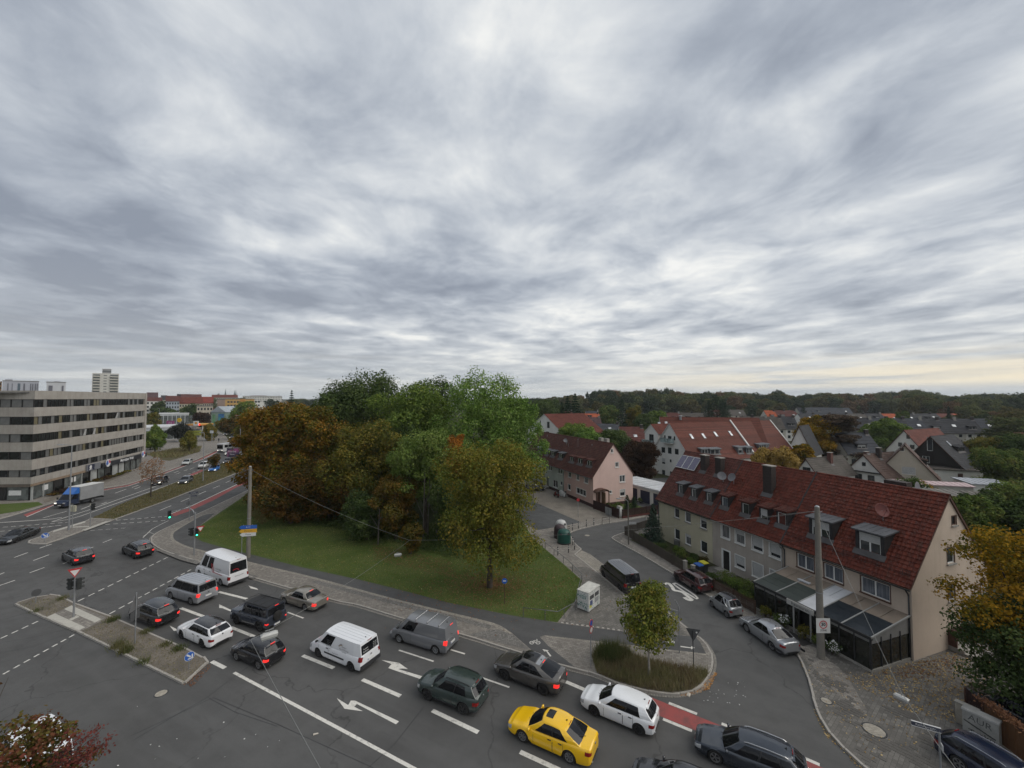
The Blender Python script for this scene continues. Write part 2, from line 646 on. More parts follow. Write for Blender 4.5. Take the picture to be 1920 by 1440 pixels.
_n=tm.noise(tm.pos(),1.2,6,0.7)
MARKRED=tm.fin(tm.mix(tm.remap(_n,0.4,0.72),(0.30,0.075,0.07),(0.17,0.072,0.068)),0.8,0,0.3)
mb=MB()
mb.grid(lambda u,v:(u,v,-0.06),[-7000,-1500,-400,-120,0,120,400,1500,7000],[-300,-60,0,60,140,300,700,1800,9000])
struct('ground',mb,GARDEN)
def gp(pts,z=0.0):
 return[G(x,y,z)for x,y in pts]
def sheet(name,poly,z,m,kind='structure',thick=None,side=None):
 mb=MB()
 p=[(q[0],q[1])for q in poly]
 a=sum(p[i][0]*p[(i+1)%len(p)][1]-p[(i+1)%len(p)][0]*p[i][1]for i in range(len(p)))
 if a<0:
  p=p[::-1]
 if thick:
  mb.prism(p,z-thick,z,0,1 if side else 0)
 else:
  mb.add([(x,y,z)for x,y in p],[tuple(range(len(p)))])
 return struct(name,mb,[m,side]if side else m)
sheet('road',[(-75,-5),(75,-5),(75,20),(35,40),(32,90),(-4,62),(-8,75),(-12,130),(-40,150),(-75,120),(-130,100),(-130,40)],0.0,ASPH)
AV=[G(x,y)for x,y in((0,972),(62,955),(187,917),(240,907),(299,888),(381,858),(420,838),(440,826),(436,815),(425,803),(424,797),(470,800),(490,815),(500,832),(490,860),(465,905),(452,934),(372,990),(250,1060),(0,1060))]
sheet('avenue',AV,0.004,ASPH)
far_av=[G(424,798),G(455,798),G(455,785),G(436,777),G(428,777),G(410,785)]
sheet('far_avenue',far_av,0.002,ASPH)
sheet('garage_yard',[(21.5,72),(33,60),(52,72),(44,100),(30,96)],0.008,ASPH3)
KERBSTONE=MB()
KERBSTONE.hexa([(-0.49,-0.07,-0.1),(0.49,-0.07,-0.1),(0.49,0.07,-0.1),(-0.49,0.07,-0.1),(-0.487,-0.06,0.132),(0.487,-0.06,0.132),(0.487,0.068,0.135),(-0.487,0.068,0.135)])
KERBMESH=KERBSTONE.mesh('kerb_stone',KERB)
def resample(pts,step,carry=0.0):
 out=[]
 for a,b in zip(pts[:-1],pts[1:]):
  a,b=V3((a[0],a[1])),V3((b[0],b[1]))
  L=(b-a).length
  if L<1e-6:
   continue
  d=(b-a)/L
  t=carry
  while t<L:
   out.append((a+d*t,atan2(d.y,d.x)))
   t+=step
  carry=t-L
 return out
def smooth_path(pts,n=5):
 p=[V3((q[0],q[1]))for q in pts]
 p=[p[0]*2-p[1]]+p+[p[-1]*2-p[-2]]
 out=[]
 for i in range(1,len(p)-2):
  for k in range(n):
   t=k/n
   a,b,c,d=p[i-1:i+3]
   out.append(0.5*((2*b)+(c-a)*t+(2*a-5*b+4*c-d)*t*t+(3*b-a-3*c+d)*t**3))
 out.append(p[-2])
 return out
def kerb(path,parent,near=62.0):
 rest=MB()
 for q,a in resample(path,1.0,.5):
  if q.y<near and-60<q.x<45:
   o=link('kerb_stone',KERBMESH,parent,(q.x+R.uniform(-.008,.008),q.y,R.uniform(-.012,.006)),a+R.uniform(-.012,.012))
  else:
   rest.cbox((q.x,q.y,0.01),(0.98,0.14,0.25),0,a)
 if rest.v:
  prT('far_kerb_stones',rest,KERB,parent,kind='stuff')
def gutter(path,off,parent):
 mb=MB()
 for q,a in resample(path,0.17):
  if q.y>60:
   continue
  mb.cbox((q.x-sin(a)*off,q.y+cos(a)*off,-0.03+R.uniform(0,.012)),(0.145,0.16,0.10),0,a+R.uniform(-.05,.05))
 if mb.v:
  prT('gutter_setts',mb,plM('sett_stone',(0.24,0.225,0.2),0.9,0.3,3,fine=0.2),parent,kind='stuff')
k1=smooth_path(gp([(465,920),(381,960),(330,983),(300,997),(287,1006),(284,1014),(289,1023),(316,1037),(400,1062),(480,1086),(619,1125),(674,1137),(747,1159),(860,1190),(960,1221),(1054,1250),(1115,1266),(1160,1284),(1215,1298),(1262,1303),(1300,1296),(1318,1283),(1333,1258),(1335,1232),(1321,1207),(1304,1193),(1273,1168),(1237,1138)]),4)
k2=gp([(1237,1138),(1187,1130),(1078,1041),(1090,1031)])
k3=smooth_path(gp([(1090,1031),(1078,1020),(1069,1004),(1072,998),(1090,992),(1125,984),(1164,978),(1215,968)]),4)
outer=[(p.x,p.y)for p in k1]+[(p.x,p.y)for p in k2]+[(p.x,p.y)for p in k3]
front_fence=G(1166,972)
outer+=[(G(1175,966).x,G(1175,966).y),(14.0,80.0),(-6,128),(-26,150),(-45,150)]
PAVEMENT=sheet('park_pavement',outer,0.12,PAVE,thick=0.2,side=KERB)
kerb(k1,PAVEMENT)
kerb(k2[1:],PAVEMENT)
kerb(k3,PAVEMENT)
gutter(k1,-0.19,PAVEMENT)
sheet('parking_bay',gp([(1187,1131),(1078,1042),(1091,1032),(1108,1040),(1160,1080),(1222,1134),(1237,1139)]),0.006,PAVE3)
sheet('dead_end_street',gp([(997,939),(1090,979),(1060,985.5),(1007,994),(985,983),(940,955),(960,925)],.124),0.124,ASPH3)
cyc_low=[(405,961),(380,965),(350,981),(327,997),(324,1005),(328,1013),(349,1024),(390,1034),(430,1044),(480,1057),(591,1083),(730,1121),(841,1148),(924,1168),(960,1187),(996,1218),(1030,1239)]
cyc_r=[(1077,1250),(1029,1212),(1012,1194),(1022,1191),(1171,1208),(1324,1226),(1313,1204),(1304,1194),(1289,1192)]
cyc_up=[(1171,1184),(1107,1176),(1052,1169),(960,1153),(841,1129),(758,1107),(674,1086),(563,1062),(480,1041),(455,1033),(420,1026),(378,1014),(362,1004),(372,988)]
sheet('cycle_path',gp(cyc_low+cyc_r+cyc_up,.124),0.124,ASPH2)
def strip(pts,w,z,mbx,mi=0):
 p=[V3((q[0],q[1]))for q in pts]
 n=len(p)
 sides=[]
 for i in range(n):
  d=(p[min(i+1,n-1)]-p[max(i-1,0)]).normalized()
  k=V3((-d.y,d.x))*(w/2)
  sides.append((p[i]+k,p[i]-k))
 for i in range(n-1):
  a,b=sides[i],sides[i+1]
  mbx.quad((a[1].x,a[1].y,z),(b[1].x,b[1].y,z),(b[0].x,b[0].y,z),(a[0].x,a[0].y,z),mi)
mb=MB()
strip(smooth_path(gp([(420,1042),(480,1058),(591,1084.5),(730,1122),(841,1149.5),(924,1170),(957,1188)],.12)),0.30,0.128,mb)
strip(smooth_path(gp([(405,962),(380,966),(350,982),(326,997),(322,1005),(326,1013.5),(349,1025),(390,1036)],.12)),0.3,0.128,mb)
strip(smooth_path(gp([(1022,1193),(1171,1210),(1324,1227.5)],.12)),0.2,0.128,mb)
struct('edging_strip',mb,PAVE3)
mb=MB()
strip(gp([(588,1090),(660,1109),(735,1129),(850,1158),(920,1176)],.12),0.55,0.128,mb)
strip(gp([(300,1030),(345,1048),(420,1068),(480,1083)],.12),0.7,0.128,mb)
struct('sett_band',mb,SETTS)
sheet('sett_ramp',gp([(962,1190),(992,1218),(945,1207),(880,1190),(905,1183),(930,1180)],.128),0.128,SETTS)
sheet('paved_corner',gp([(1066,1062),(1104,1064),(1187,1132),(1237,1140),(1273,1170),(1289,1191),(1171,1183),(1107,1175),(1056,1168),(1084,1122),(1092,1088)],.126),0.126,PAVE2)
mb=MB()
for q,a in resample(gp([(1054,1168),(1107,1175),(1168,1183)],.12),0.42):
 mb.cbox((q.x,q.y,0.13),(0.2,0.2,0.05),0,a)
prT('sett_row',mb,KERB,PAVEMENT,kind='stuff')
lawn_px=[(452,934),(372,988),(360,1004),(378,1015),(420,1027),(480,1042),(563,1063),(674,1087),(758,1108),(841,1130),(960,1154),(1045,1167),(1083,1121),(1091,1088),(1062,1062),(1000,1011),(985,985)]
lawn=[(p.x,p.y)for p in gp(lawn_px,.13)]+[(-2,68),(-12,112),(-26,122),(-48,120),(-58,95)]
LAWNPOLY=lawn
sheet('lawn',lawn,0.132,TURF)
bed_px=[(1110,1232),(1128,1214),(1150,1211),(1170,1222),(1216,1238),(1270,1250),(1322,1258),(1330,1262),(1316,1280),(1298,1293),(1262,1299),(1215,1293),(1165,1280),(1120,1263)]
BEDPOLY=[(p.x,p.y)for p in gp(bed_px,.13)]
sheet('planting_bed',BEDPOLY,0.13,DIRT)
k4=smooth_path(gp([(1215,989),(1173,999),(1153,1006),(1149,1010),(1156,1016),(1200,1040),(1267,1080),(1333,1122),(1400,1168),(1482,1219),(1501,1239),(1518,1281),(1532,1332),(1559,1379),(1623,1442),(1700,1500)]),4)
pv=[(p.x,p.y)for p in k4]+[(45,14),(45,40),(30.0,60.0),(22,68)]
WALK=sheet('house_pavement',pv,0.12,PAVE2,thick=0.2,side=KERB)
kerb(k4,WALK)
gutter(k4,0.19,WALK)
sheet('pavement_band',gp([(1168,1008),(1214,1030),(1275,1066),(1340,1105),(1400,1143),(1470,1190),(1530,1215),(1585,1262),(1625,1330),(1600,1330),(1560,1290),(1520,1244),(1490,1222),(1400,1164),(1300,1098),(1215,1047),(1163,1016)],.126),0.126,PAVE)
sl_m=tile_mat('slab_dark',(.115,.107,.097),.35)
sb=MB()
sb.box(-.165,-.115,-.02,.165,.115,.010)
sl_me=sb.mesh('paving_slab',sl_m)
sl_rest,sl_n=MB(),0
_o,_a=G(1640,1300,.126),rD(128)
for i in range(-34,34):
 for j in range(-30,30):
  x=_o.x+(i+.5*(j%2))*.345*cos(_a)-j*.245*sin(_a)
  y=_o.y+(i+.5*(j%2))*.345*sin(_a)+j*.245*cos(_a)
  v=sin(x*1.9+1.3*sin(y*1.1))+sin(y*2.3+sin(x*2.7))+R.uniform(-1.1,1.1)
  px=960+FPX*x/y
  py=747+14400/y
  t_=(py-1220)/220
  if v<.75 or not(1493+105*t_+30*t_*t_<px<1600+210*t_)or py<1225 or py>1440:
   continue
  if sl_n<300:
   link('paving_slab',sl_me,WALK,(x,y,.126),_a+R.uniform(-.03,.03))
   sl_n+=1
  else:
   sl_rest.cbox((x,y,.121),(.33,.23,.03),0,_a)
if sl_rest.v:
 prT('paving_slabs',sl_rest,sl_m,WALK,kind='stuff')
isl=gp([(29,1134),(83,1159),(147,1186),(343,1282),(350,1279),(389,1243),(386,1239),(347,1218),(267,1184),(205,1157),(139,1133),(111,1119),(97,1117),(64,1122),(35,1131)])
ISLAND=sheet('traffic_island',isl,0.12,DIRT,thick=0.2,side=KERB)
kerb(list(isl)+[isl[0]],ISLAND)
sheet('island_crossing',gp([(84,1158),(147,1185),(190,1165),(198,1157),(139,1134)],.124),0.124,PAVE)
mb=MB()
for q in([(86,1157.5),(103,1150),(160,1176),(145,1183)],[(120,1142),(134,1135),(191,1161),(178,1167)],[(129,1161),(144,1153.5),(149,1156),(134,1163.5)]):
 p=gp(q,.128)
 mb.quad(*[(v.x,v.y,0.128)for v in p])
struct('tactile_paving',mb,plM('tactile_slab',(0.44,0.42,0.37),0.85,0.15,3,fine=0.12))
isl2=gp([(53,1019),(62,1020.5),(85,1021),(112,1012),(156,996),(206,978),(214,975),(172,973),(161,978),(125,989),(99,997),(75,1008),(57,1014)])
ISLAND2=sheet('avenue_island',isl2,0.12,PAVE,thick=0.2,side=KERB)
kerb(list(isl2)+[isl2[0]],ISLAND2,90)
mb=MB()
for q in([(99,998),(101,994),(160,976.5),(160,979.5)],[(153,994),(160,995),(207,977.5),(199,977)],[(132,987.5),(167,986.5),(168,988),(132,989.3)]):
 p=gp(q,.128)
 mb.quad(*[(v.x,v.y,0.128)for v in p])
struct('crossing_guide_strip',mb,plM('tactile_slab',(0.44,0.42,0.37)))
med=gp([(173,972.5),(215,974.5),(320,936.5),(445,887),(470,872),(480,856),(462,850),(445,856),(400,877),(325,907),(225,947)])
MEDIAN=sheet('grass_median',med,0.10,DRYTURF,thick=0.2,side=KERB)
kerb(list(med[1:5]),MEDIAN,200)
k5=smooth_path(gp([(-160,1015),(0,973.5),(62,955.5),(107,941),(187,917.5),(240,908),(299,888),(370,861),(414,840),(428,829),(420,816),(405,806)]),4)
opv=[(p.x,p.y)for p in k5]+[(-215,300),(-420,300),(-420,60)]
OFFPAVE=sheet('office_pavement',opv,0.11,PAVE,thick=0.2,side=KERB)
kerb(k5,OFFPAVE,20)
sheet('office_lawn',gp([(-120,962),(0,945),(72,941),(81,946),(37,958),(0,964),(-120,985)],.12),0.12,TURF)
sheet('office_shrub_bed',gp([(80,938),(130,920),(187,902),(240,884),(243,888),(190,908),(110,935),(84,943)],.12),0.12,DIRT)
sheet('verge',gp([(300,856),(330,842),(375,838),(376,846),(340,858),(318,864),(300,862)],.12),0.125,DRYTURF)
HF=None
# painted markings, about 4 mm above the asphalt
ZM=0.0085
mk=MB()
def line(a,b,w,z=ZM):
 strip([G(*a,z),G(*b,z)],w,z,mk)
def pline(pts,w,z=ZM):
 strip([G(*a,z)for a in pts],w,z,mk)
def dashes(a,b,n,w,fill=0.55):
 A,B=G(*a),G(*b)
 for i in range(n):
  p,q=A.lerp(B,i/(n-1+fill)),A.lerp(B,(i+fill)/(n-1+fill))
  strip([p,q],w,ZM,mk)
def pxpoly(pts,z=ZM,mbx=None):
 p=[G(x,y,z)for x,y in pts]
 a=sum(p[i].x*p[(i+1)%len(p)].y-p[(i+1)%len(p)].x*p[i].y for i in range(len(p)))
 if a<0:
  p=p[::-1]
 (mbx or mk).add([(q.x,q.y,z)for q in p],[tuple(range(len(p)))])
line((439,1261),(640,1368),0.2)
line((640,1368),(830,1470),0.2)
for a,b in(((567.5,1229),(626,1252.5)),((679.4,1274),(750.8,1305)),((810.5,1332),(896.7,1373)),((975,1409.5),(1050,1444)),((397,1240),(422,1252.5)),((339,1140),(385,1157)),((433,1176),(478,1194)),((410,1109.5),(464,1123))):
 line(a,b,0.28)
for a,b in(((748,1219),(813,1240)),((878.6,1262),(955,1288.6)),((845,1218),(871.7,1226)),((539.7,1148),(569,1159)),((500,1132),(530,1143))):
 line(a,b,0.14)
line((1056,1276),(1102,1295.6),0.3)
for a,b in(((1254,1318),(1307,1338.6)),((1243,1348),(1297.5,1370.5)),((1353,1356.7),(1388,1370.6)),((1487,1412),(1537,1434)),((1340,1389),(1400,1415))):
 line(a,b,0.22)
for z6 in([(945,1145),(965,1125),(668,985),(640,985),(622,1015),(545,968),(598,1040),(722,1057),(662,1026),(682,1008)],[(1120,843),(1140,826),(960,772),(985,768),(1025,772),(965,730),(845,710),(915,738),(893,765),(935,780)]):
 pxpoly([(480+x/3.6,1040+y/3.6)for x,y in z6])
pxpoly([(318,1173),(336,1182),(326,1183)])
pxpoly([(411,1133),(434,1144),(436,1148),(416,1140),(411,1140)])
pxpoly([(466,1098),(482,1103),(484,1106),(470,1103)])
dashes((5.5,1264.4),(139,1190),8,0.13,0.6)
dashes((-20,1207),(71,1165),5,0.13,0.6)
dashes((146,1127.5),(314,1045),11,0.13,0.6)
dashes((205.5,1151),(358,1068),11,0.13,0.6)
for a,b in(((-10,1101),(28,1088)),((55.5,1074),(83,1064)),((62.5,1051),(92,1040)),((26,1045.5),(52,1036)),((74,1028),(97,1020)),((192.5,1017.5),(210,1010.6)),((166,1029),(175,1025.5)),((-8,1080),(8,1073.5)),((118,1057),(128,1053))):
 line(a,b,0.13)
dashes((-10,989.7),(131,979),10,0.14,0.6)
dashes((0,996.5),(115,985),8,0.14,0.6)
dashes((71,990.5),(112,985),3,0.14,0.6)
dashes((218,975.5),(316,968),8,0.16,0.6)
dashes((197,983.5),(310,976),8,0.16,0.6)
dashes((140,997),(235,990),7,0.1,0.6)
pline([(-30,982),(0,979.8),(60,976),(97,973),(116,970)],0.2)
pline([(97,978.3),(167,956),(240,930),(317,903)],0.16)
pline([(97,978.3),(126,974.5),(150,968),(240,936),(315,910),(350,896)],0.16)
pline([(81,971),(125,958.5)],0.14)
pline([(300,1005),(280,998),(268,1006)],0.05)
pline([(268,1008),(285,992),(300,984),(316,976)],0.09)
for a,b in(((216,924.5),(237,917)),((247.5,914),(260,909.5)),((252,917),(263,912.5)),((310,897.5),(318,894.4)),((326,886.5),(335,883)),((345,883),(352,880.5)),((330,889),(338,886)),((356,880),(363,877)),((299.4,957),(321,948)),((339,940.6),(354,934.4)),((372.5,927),(386,921)),((399,915.6),(412,910.6)),((423,905),(432.5,901)),((442,896.5),(449,893.5)),((152,955),(172,947)),((190,945),(200,941.5)),((240,943),(247,940)),((225,948),(232,945.5))):
 line(a,b,0.15)
pline([(321,963),(360,948),(445,908),(466,898)],0.2)
pline([(187,921),(240,911.6),(299,891.5),(381,861),(416,843)],0.18)
pline([(50,969),(107,944.5)],0.16)
for k in range(4):
 t0=k/4
 line((344+34*t0,892.5-13*t0),(349+34*t0,890.6-13*t0),0.12)
 line((349+34*t0,896-13*t0),(354+34*t0,894.1-13*t0),0.12)
def zp(x,y):
 return(1060+x/6,1040+y/6)
def stroke(pts,w):
 strip(smooth_path([G(*zp(*p))for p in pts],4),w,ZM,mk)
o_=[zp(1200,322),zp(1240,312),zp(1300,345),zp(1380,395),zp(1460,448),zp(1502,490),zp(1480,503),zp(1430,480),zp(1340,425),zp(1255,370)]
i_=[zp(1228,330),zp(1248,328),zp(1300,362),zp(1375,408),zp(1448,460),zp(1474,484),zp(1466,486),zp(1432,462),zp(1345,412),zp(1265,358)]
for i in range(10):
 j=(i+1)%10
 pxpoly([o_[i],o_[j],i_[j],i_[i]])
stroke([(1112,330),(1160,324),(1200,362),(1222,398),(1262,408),(1320,425),(1390,480),(1420,503),(1398,512),(1362,498),(1340,480)],0.36)
def cyc_symbol(cx,cy,s,flip=1):
 z=0.1285
 def q(x,y):
  return G(zp(0,0)[0]*0+cx+x*s,cy+y*s,z)
 for ox in(-7,7):
  pts=[q(ox+4.2*cos(a),4*sin(a)*.8)for a in[2*pi*i/10 for i in range(11)]]
  strip(pts,0.06,z,mk)
 for a,b in(((-7,0),(-2,-5)),((-2,-5),(5,-5)),((-2,-5),(1,1)),((1,1),(6,-6)),((7,0),(4,-8))):
  strip([q(*a),q(*b)],0.06,z,mk)
cyc_symbol(1003,1205,0.85)
cyc_symbol(1256,1204,0.75)
for pts in([(1276,1211),(1296,1214),(1296,1211.5),(1303,1214.5),(1296,1217.5),(1296,1215.5),(1276,1213)],[(1031,1231),(1024,1221),(1021,1222),(1017,1217),(1029,1219.5),(1026.5,1220.5),(1034,1230)]):
 pxpoly(pts,0.1285)
struct('road_marking',mk,MARK)
mr=MB()
pxpoly([(1205,1301),(1215,1305),(1354,1361.5),(1500,1421),(1600,1465),(1560,1480),(1440,1427),(1318,1375),(1231,1340),(1195,1318)],0.0045,mr)
pxpoly([(321,964),(360,949),(445,909),(466,899),(470,902),(443,914),(400,938),(357,957.5),(327,968)],0.0060,mr)
pxpoly([(62,958.5),(107,943.5),(187,919),(240,909.5),(299,889.5),(370,863),(414,841.6),(427,829),(431,829),(417,843),(381,860),(299,890.8),(240,911),(187,920.5),(107,945),(50,969),(44,965)],0.0060,mr)
pxpoly([(346,894),(379,880.5),(382,882.5),(351,896)],0.0060,mr)
struct('red_cycle_lane',mr,MARKRED)
mp_=MB()
pxpoly([(391,1308),(870,1500),(640,1560),(250,1400),(300,1345)],0.0030,mp_)
struct('asphalt_patch',mp_,asphalt('asphalt_patch',0.088,(1,0.99,0.97),0.6))
mt=MB()
for pts in([(0,1224),(60,1213),(120,1190)],[(250,1388),(340,1335),(385,1310),(440,1268),(480,1240)],[(245,1380),(400,1308),(520,1358),(700,1440)],[(390,1308),(440,1335),(520,1362)],[(690,1440),(740,1395),(795,1325)]):
 strip([G(*p)for p in pts],0.035,0.0062,mt)
struct('tar_seam',mt,plM('tar',(0.03,0.03,0.031),0.6,0.2))
def manhole(px,py,r,z,label,colour):
 p=G(px,py,z)
 t=thing('manhole_cover',label,'manhole cover',(p.x,p.y,z),R.uniform(0,3),'manhole covers in road and pavement')
 m1=MB()
 m1 .lathe([(r*1.16,0.0),(r*1.15,0.012),(r*1.02,0.012),(r*1.0,0.006)],n=20)
 prT('ring',m1,DARKMETAL,t)
 m2=MB()
 m2 .lathe([(r,0.004),(r*0.98,0.012),(0.001,0.013)],n=20)
 for k in range(-2,3):
  m2 .cbox((0,k*r*0.3,0.014),(r*1.3,0.03,0.006))
 prT('lid',m2,colour,t)
MH1=plM('lid_concrete',(0.33,0.30,0.25),0.85,0.25,4)
MH2=plM('lid_iron',(0.15,0.145,0.135),0.7,0.25,4)
manhole(302,1300,0.32,0.004,'round manhole cover in the asphalt below the traffic island',MH1)
manhole(1549,1314,0.28,0.126,'small round manhole cover beside the kerb by the restaurant',MH1)
manhole(1639,1369,0.50,0.126,'large sandy manhole cover in the dark paving near the street name sign',MH1)
manhole(1101,1004,0.34,0.004,'pale manhole cover in the street by the green glass bank',MH1)
# vehicles
def lerp(a,b,t):
 return a+(b-a)*t
def interp(pts,x):
 if x<=pts[0][0]:
  return pts[0][1]
 for(x0,y0),(x1,y1)in zip(pts[:-1],pts[1:]):
  if x<=x1:
   t=(x-x0)/(x1-x0)
   t=t*t*(3-2*t)if len(pts)>2 else t
   return lerp(y0,y1,t)
 return pts[-1][1]
QZ=[0,.07,.18,.30,.42,.54,.66,.78,.88,.95,1.0]
QW=[.93,.965,.985,.998,1.0,.998,.99,.972,.945,.91,.86]
KIND=dict(hatch=dict(L=4.26,W=1.80,H=1.47,wb=2.63,fo=.88,r=.325,gc=.19,top=[(-1,.93),(-.35,.95),(.28,.93),(.52,.90),(.85,.76),(1,.66)],cab=(-.985,-.78,.10,.50),zr=.965,zb=(.93,.90),win=((.20,.47),(.50,.86)),tl=(.60,.82),hl=(.55,.85)),liftback=dict(L=4.74,W=1.80,H=1.44,wb=2.73,fo=.95,r=.335,gc=.17,top=[(-1,.98),(-.62,1.0),(-.2,.95),(.3,.90),(.52,.87),(.85,.74),(1,.62)],cab=(-.83,-.40,.12,.50),zr=.955,zb=(.99,.87),win=((.22,.50),(.53,.86)),tl=(.62,.86),hl=(.55,.88)),sedan=dict(L=4.74,W=1.76,H=1.42,wb=2.80,fo=.88,r=.315,gc=.17,top=[(-1,.90),(-.7,.93),(-.3,.91),(.3,.88),(.5,.86),(.85,.76),(1,.66)],cab=(-.66,-.40,.13,.48),zr=.97,zb=(.92,.86),win=((.16,.47),(.50,.87)),tl=(.55,.85),hl=(.55,.85)),estate=dict(L=4.86,W=1.86,H=1.46,wb=2.90,fo=.92,r=.345,gc=.17,top=[(-1,.96),(-.4,.94),(.25,.92),(.48,.88),(.85,.75),(1,.64)],cab=(-.98,-.74,.14,.47),zr=.955,zb=(.96,.88),win=((.05,.25),(.28,.55),(.58,.88)),tl=(.58,.80),hl=(.55,.85)),suv=dict(L=4.36,W=1.82,H=1.65,wb=2.66,fo=.85,r=.36,gc=.24,top=[(-1,1.05),(-.3,1.05),(.3,1.03),(.52,1.02),(.85,.92),(1,.80)],cab=(-.985,-.80,.10,.49),zr=.955,zb=(1.05,1.01),win=((.20,.47),(.50,.86)),tl=(.55,.76),hl=(.60,.85)),coupe_suv=dict(L=4.70,W=1.88,H=1.62,wb=2.85,fo=.90,r=.37,gc=.22,top=[(-1,1.12),(-.7,1.10),(-.2,1.04),(.3,1.02),(.5,1.0),(.85,.88),(1,.74)],cab=(-.92,-.40,.12,.48),zr=.93,zb=(1.11,1.0),win=((.22,.50),(.53,.87)),tl=(.60,.80),hl=(.55,.85)),mini_suv=dict(L=3.95,W=1.75,H=1.58,wb=2.54,fo=.75,r=.34,gc=.22,top=[(-1,1.0),(-.3,1.0),(.3,.98),(.55,.97),(.85,.86),(1,.72)],cab=(-.985,-.82,.10,.52),zr=.96,zb=(1.0,.96),win=((.20,.47),(.50,.86)),tl=(.50,.76),hl=(.60,.85)),smart=dict(L=2.60,W=1.54,H=1.54,wb=1.81,fo=.42,r=.29,gc=.17,top=[(-1,.92),(-.3,.93),(.4,.90),(.7,.86),(1,.66)],cab=(-.97,-.72,.22,.72),zr=.95,zb=(.93,.88),win=((.18,.44),(.49,.88)),tl=(.50,.80),hl=(.6,.9)),minivan=dict(L=4.90,W=1.90,H=1.95,wb=3.00,fo=.92,r=.34,gc=.20,top=[(-1,1.12),(0,1.12),(.55,1.10),(.72,1.06),(.9,.92),(1,.75)],cab=(-.99,-.93,.42,.74),zr=.985,zb=(1.12,1.08),win=((.03,.28),(.31,.60),(.64,.91)),tl=(.62,.98),hl=(.6,.85)),cargo=dict(L=5.25,W=1.93,H=1.95,wb=3.40,fo=.95,r=.335,gc=.20,top=[(-1,1.12),(0,1.12),(.55,1.10),(.72,1.06),(.9,.92),(1,.72)],cab=(-.99,-.93,.40,.74),zr=.985,zb=(1.12,1.08),win=((.66,.91),),tl=(.62,.98),hl=(.6,.85)),highvan=dict(L=6.0,W=2.04,H=2.60,wb=3.85,fo=1.0,r=.35,gc=.22,top=[(-1,1.22),(0,1.22),(.62,1.20),(.76,1.14),(.92,.98),(1,.75)],cab=(-.995,-.96,.50,.78),zr=.99,zb=(1.22,1.18),win=((.54,.71),(.74,.93)),tl=(.55,.85),hl=(.6,.85)),offroad=dict(L=4.45,W=1.86,H=1.90,wb=2.85,fo=.75,r=.40,gc=.26,top=[(-1,1.18),(.3,1.18),(.42,1.16),(.92,1.10),(1,1.06)],cab=(-.97,-.95,.28,.42),zr=.995,zb=(1.18,1.16),win=((.04,.30),(.33,.62),(.65,.93)),tl=(.40,.52),hl=(.6,.8)),)
def wheel_mesh(r,w,rim,spokes,key,cache={}):
 k=(round(r,3),key)
 if k in cache:
  return cache[k]
 t=MB()
 t.lathe([(r*.66,-w/2+.01),(r*.9,-w/2),(r*.985,-w*.36),(r,-w*.2),(r,w*.2),(r*.985,w*.36),(r*.9,w/2),(r*.66,w/2-.01)],'y',24)
 tm_=t.mesh('tyre',RUBBER,True,50)
 m_=MB()
 m_.lathe([(.001,w*.22),(r*.62,w*.22)],'y',20,mi=1)
 m_.lathe([(r*.60,w*.22),(r*.60,w*.46),(r*.68,w*.48),(r*.68,w*.3)],'y',24)
 for i in range(spokes):
  a=2*pi*i/spokes
  for da in(-.13,.13)if spokes<8 else(0,):
   p0,p1=V3((cos(a)*r*.12,0,sin(a)*r*.12)),V3((cos(a+da)*r*.62,0,sin(a+da)*r*.62))
   d=(p1-p0).normalized()
   s_=V3((-d.z,0,d.x))*r*.055
   y0,y1=V3((0,w*.25,0)),V3((0,w*.42,0))
   m_.hexa([p0-s_+y0,p1-s_+y0,p1+s_+y0,p0+s_+y0,p0-s_+y1,p1-s_*.8+y1,p1+s_*.8+y1,p0+s_+y1])
 m_.lathe([(.001,w*.46),(r*.15,w*.46),(r*.17,w*.3)],'y',12)
 cache[k]=(tm_,m_.mesh('rim',[rim,BLACK],True,35))
 return cache[k]
